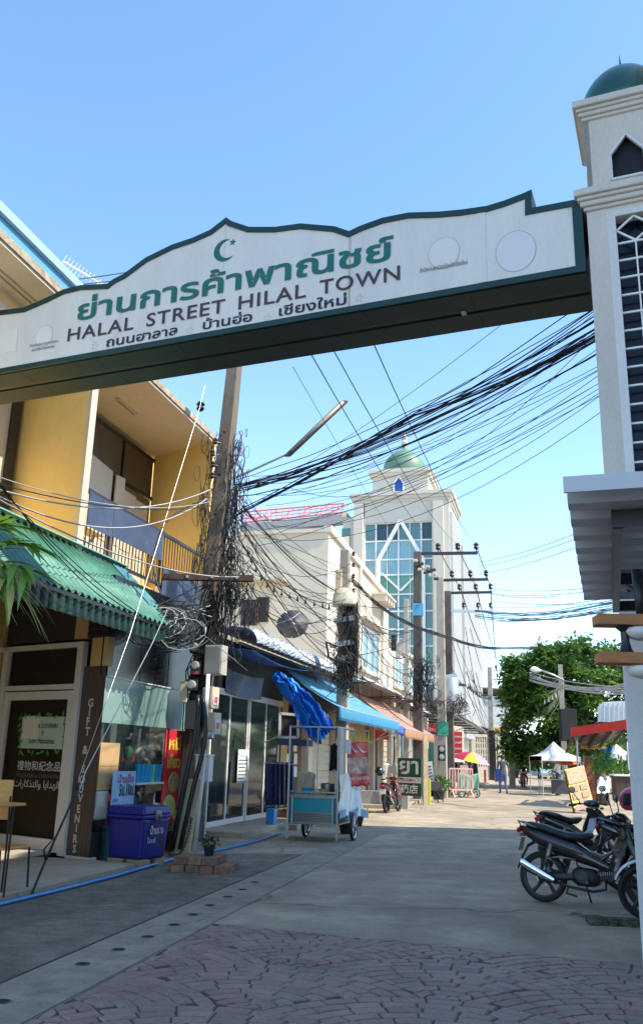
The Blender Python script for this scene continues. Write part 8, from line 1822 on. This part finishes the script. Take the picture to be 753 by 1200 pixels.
# string of little bulbs in front of the end wall
P_ = [D(289, 640, 20), D(312, 680, 21), D(350, 698, 22), D(388, 708, 23)]
lt_ = thing('string_lights', 'sagging string of small dark bulbs in front of the cream end wall', 'string lights', P_[0]); MB().tube([catm(P_, i / 20) for i in range(21)], .006, 4).build('cord', M_RUBBER, lt_)
for k in range(13): q = catm(P_, (k + .5) / 13); MB().lathe(q - Z * .14, [(.0, -.03), (.035, .0), (.025, .05), (.008, .13)], 8).build('bulb', M_BLACK, lt_, smooth=True)
for k in range(2):
    P_ = [D(548, 800 + 6 * k, 50), D(562, 812 + 4 * k, 60), D(575, 815 + 2 * k, 71)] if k == 0 else [D(590, 832, 60), D(630, 822, 55), D(658, 806, 50.3)]
    l2 = thing('string_lights', ['faint string of tiny bulbs beside the mosque side hall', 'string of tiny pale bulbs hanging across the front of the big tree'][k], 'string lights', P_[0]); MB().tube([catm(P_, i / 16) for i in range(17)], .012, 4).build('cord', M_RUBBER, l2)
    for q in range(14): c = catm(P_, (q + .5) / 14); MB().lathe(c - Z * .3, [(.0, -.04), (.06, .0), (.04, .1), (.015, .28)], 6).build('bulb', M_WCABLE if k else M_BLACK, l2)
# wires coming in from the left to the leaning pole
G6 = 'pale cables from the left edge to the leaning pole'
for (a, b_, s_, m_, r_) in (((-20, 568), (246, 574), .30, M_WCABLE, .010), ((-20, 572), (246, 582), .5, M_WCABLE, .010), ((-20, 562), (250, 592), .18, M_RUBBER, .007), ((-20, 575), (280, 676), .25, M_WCABLE, .010), ((-10, 556), (246, 588), .22, M_WCABLE, .006)):
    W2(D(*a, 8.5), D(*b_, 14.9), s_, r_, 'pale cable drooping from the left edge across the yellow wall to the leaning pole' if m_ is M_WCABLE else 'thin black cable crossing the yellow wall to the leaning pole', G6 if m_ is M_WCABLE else None, m=m_, n=16)
for k in range(3): W2(D(-10 + 3 * k, 560, 8.6), D(190 + 4 * k, 735, 13.9), .15 + .1 * k, .008, 'black cable slanting down over the green awning to the cable coils', 'black cables over the green awning', n=14)
P_ = [D(190, 700, 13.6), D(180, 660, 13.8), D(196, 610, 14.2), D(246, 582, 14.8)]; tag(MB().tube([catm(P_, i / 16) for i in range(17)], .014, 5).build('looping_cable', M_RUBBER, None, smooth=True), 'single thick black cable looping from the coils up to the leaning pole over the railing', 'cable')
for k, (a, b_) in enumerate((((-20, 332), (160, 317)), ((-20, 336), (160, 325)))): W2(D(*a, 16), D(*b_, 19), .1, .012, ['upper', 'lower'][k] + ' of two dark wires crossing above the left end of the sign', 'wires above the sign')
# tv aerial on the roof behind the sign
aA, aB = D(74, 306, 17.5), D(128, 338, 18.5); an_ = thing('tv_aerial', 'thin white television aerial with short cross rods above the left end of the sign', 'aerial', aB)
MB().tube([aA, aB], .018, 6).build('boom', M_WHITE, an_); MB().tube([aA.lerp(aB, .75), aA.lerp(aB, .75) - Z * 2.0], .02, 6).build('mast', M_GALV, an_)
dd = (aB - aA).normalized(); sd_ = Vector((.5, -.1, .85)).normalized()
for k in range(13): q = aA.lerp(aB, k / 13); MB().tube([q - sd_ * (.16 - .006 * k), q + sd_ * (.16 - .006 * k)], .009, 4).build('rod', M_WHITE, an_)
# guy wires with turnbuckle
ga_ = D(35, 1048, 10.9); ga_ = G(33, 1054); gtop = D(240, 452, 14.8)
gy = thing('guy_wire', 'steel guy wires with turnbuckle running from the leaning pole down to the left roadside', 'guy wire', ga_)
tb0, tb1 = ga_.lerp(D(100, 905, 11.3), .28), ga_.lerp(D(100, 905, 11.3), .85)
g1 = [D(240, 452, 14.8), D(234, 478, 14.6), D(152, 745, 12.3), D(93, 910, 11.3), tb1]
MB().tube(g1, .004, 5).build('stay', M_GALV, gy)
MB().tube([D(196, 715, 12.9), D(178, 755, 12.5), D(100, 905, 11.4), tb1 + Vector((.03, 0, 0))], .007, 5).build('stay', M_GALV, gy)
MB().tube([D(290, 786, 14.8), D(240, 745, 14.3)], .006, 4).build('stay', M_GALV, gy)
MB().tube([tb1, tb1.lerp(D(93, 910, 11.3), .45)], .022, 8).tube([tb0, tb1], .014, 8).tube([ga_ - Z * .05, tb0], .014, 8).build('anchor_rod', M_BLACKM, gy)
MB().tube([tb0 + Vector((0, 0, .0)), tb0 + Vector((.05, 0, .1)), tb0.lerp(tb1, .35), tb0 + Vector((-.03, 0, .12)), tb0], .011, 5).build('turnbuckle', M_BLACKM, gy, smooth=True)
insulator(D(235, 476, 14.75), 1.7, gy, m=M_INSD)
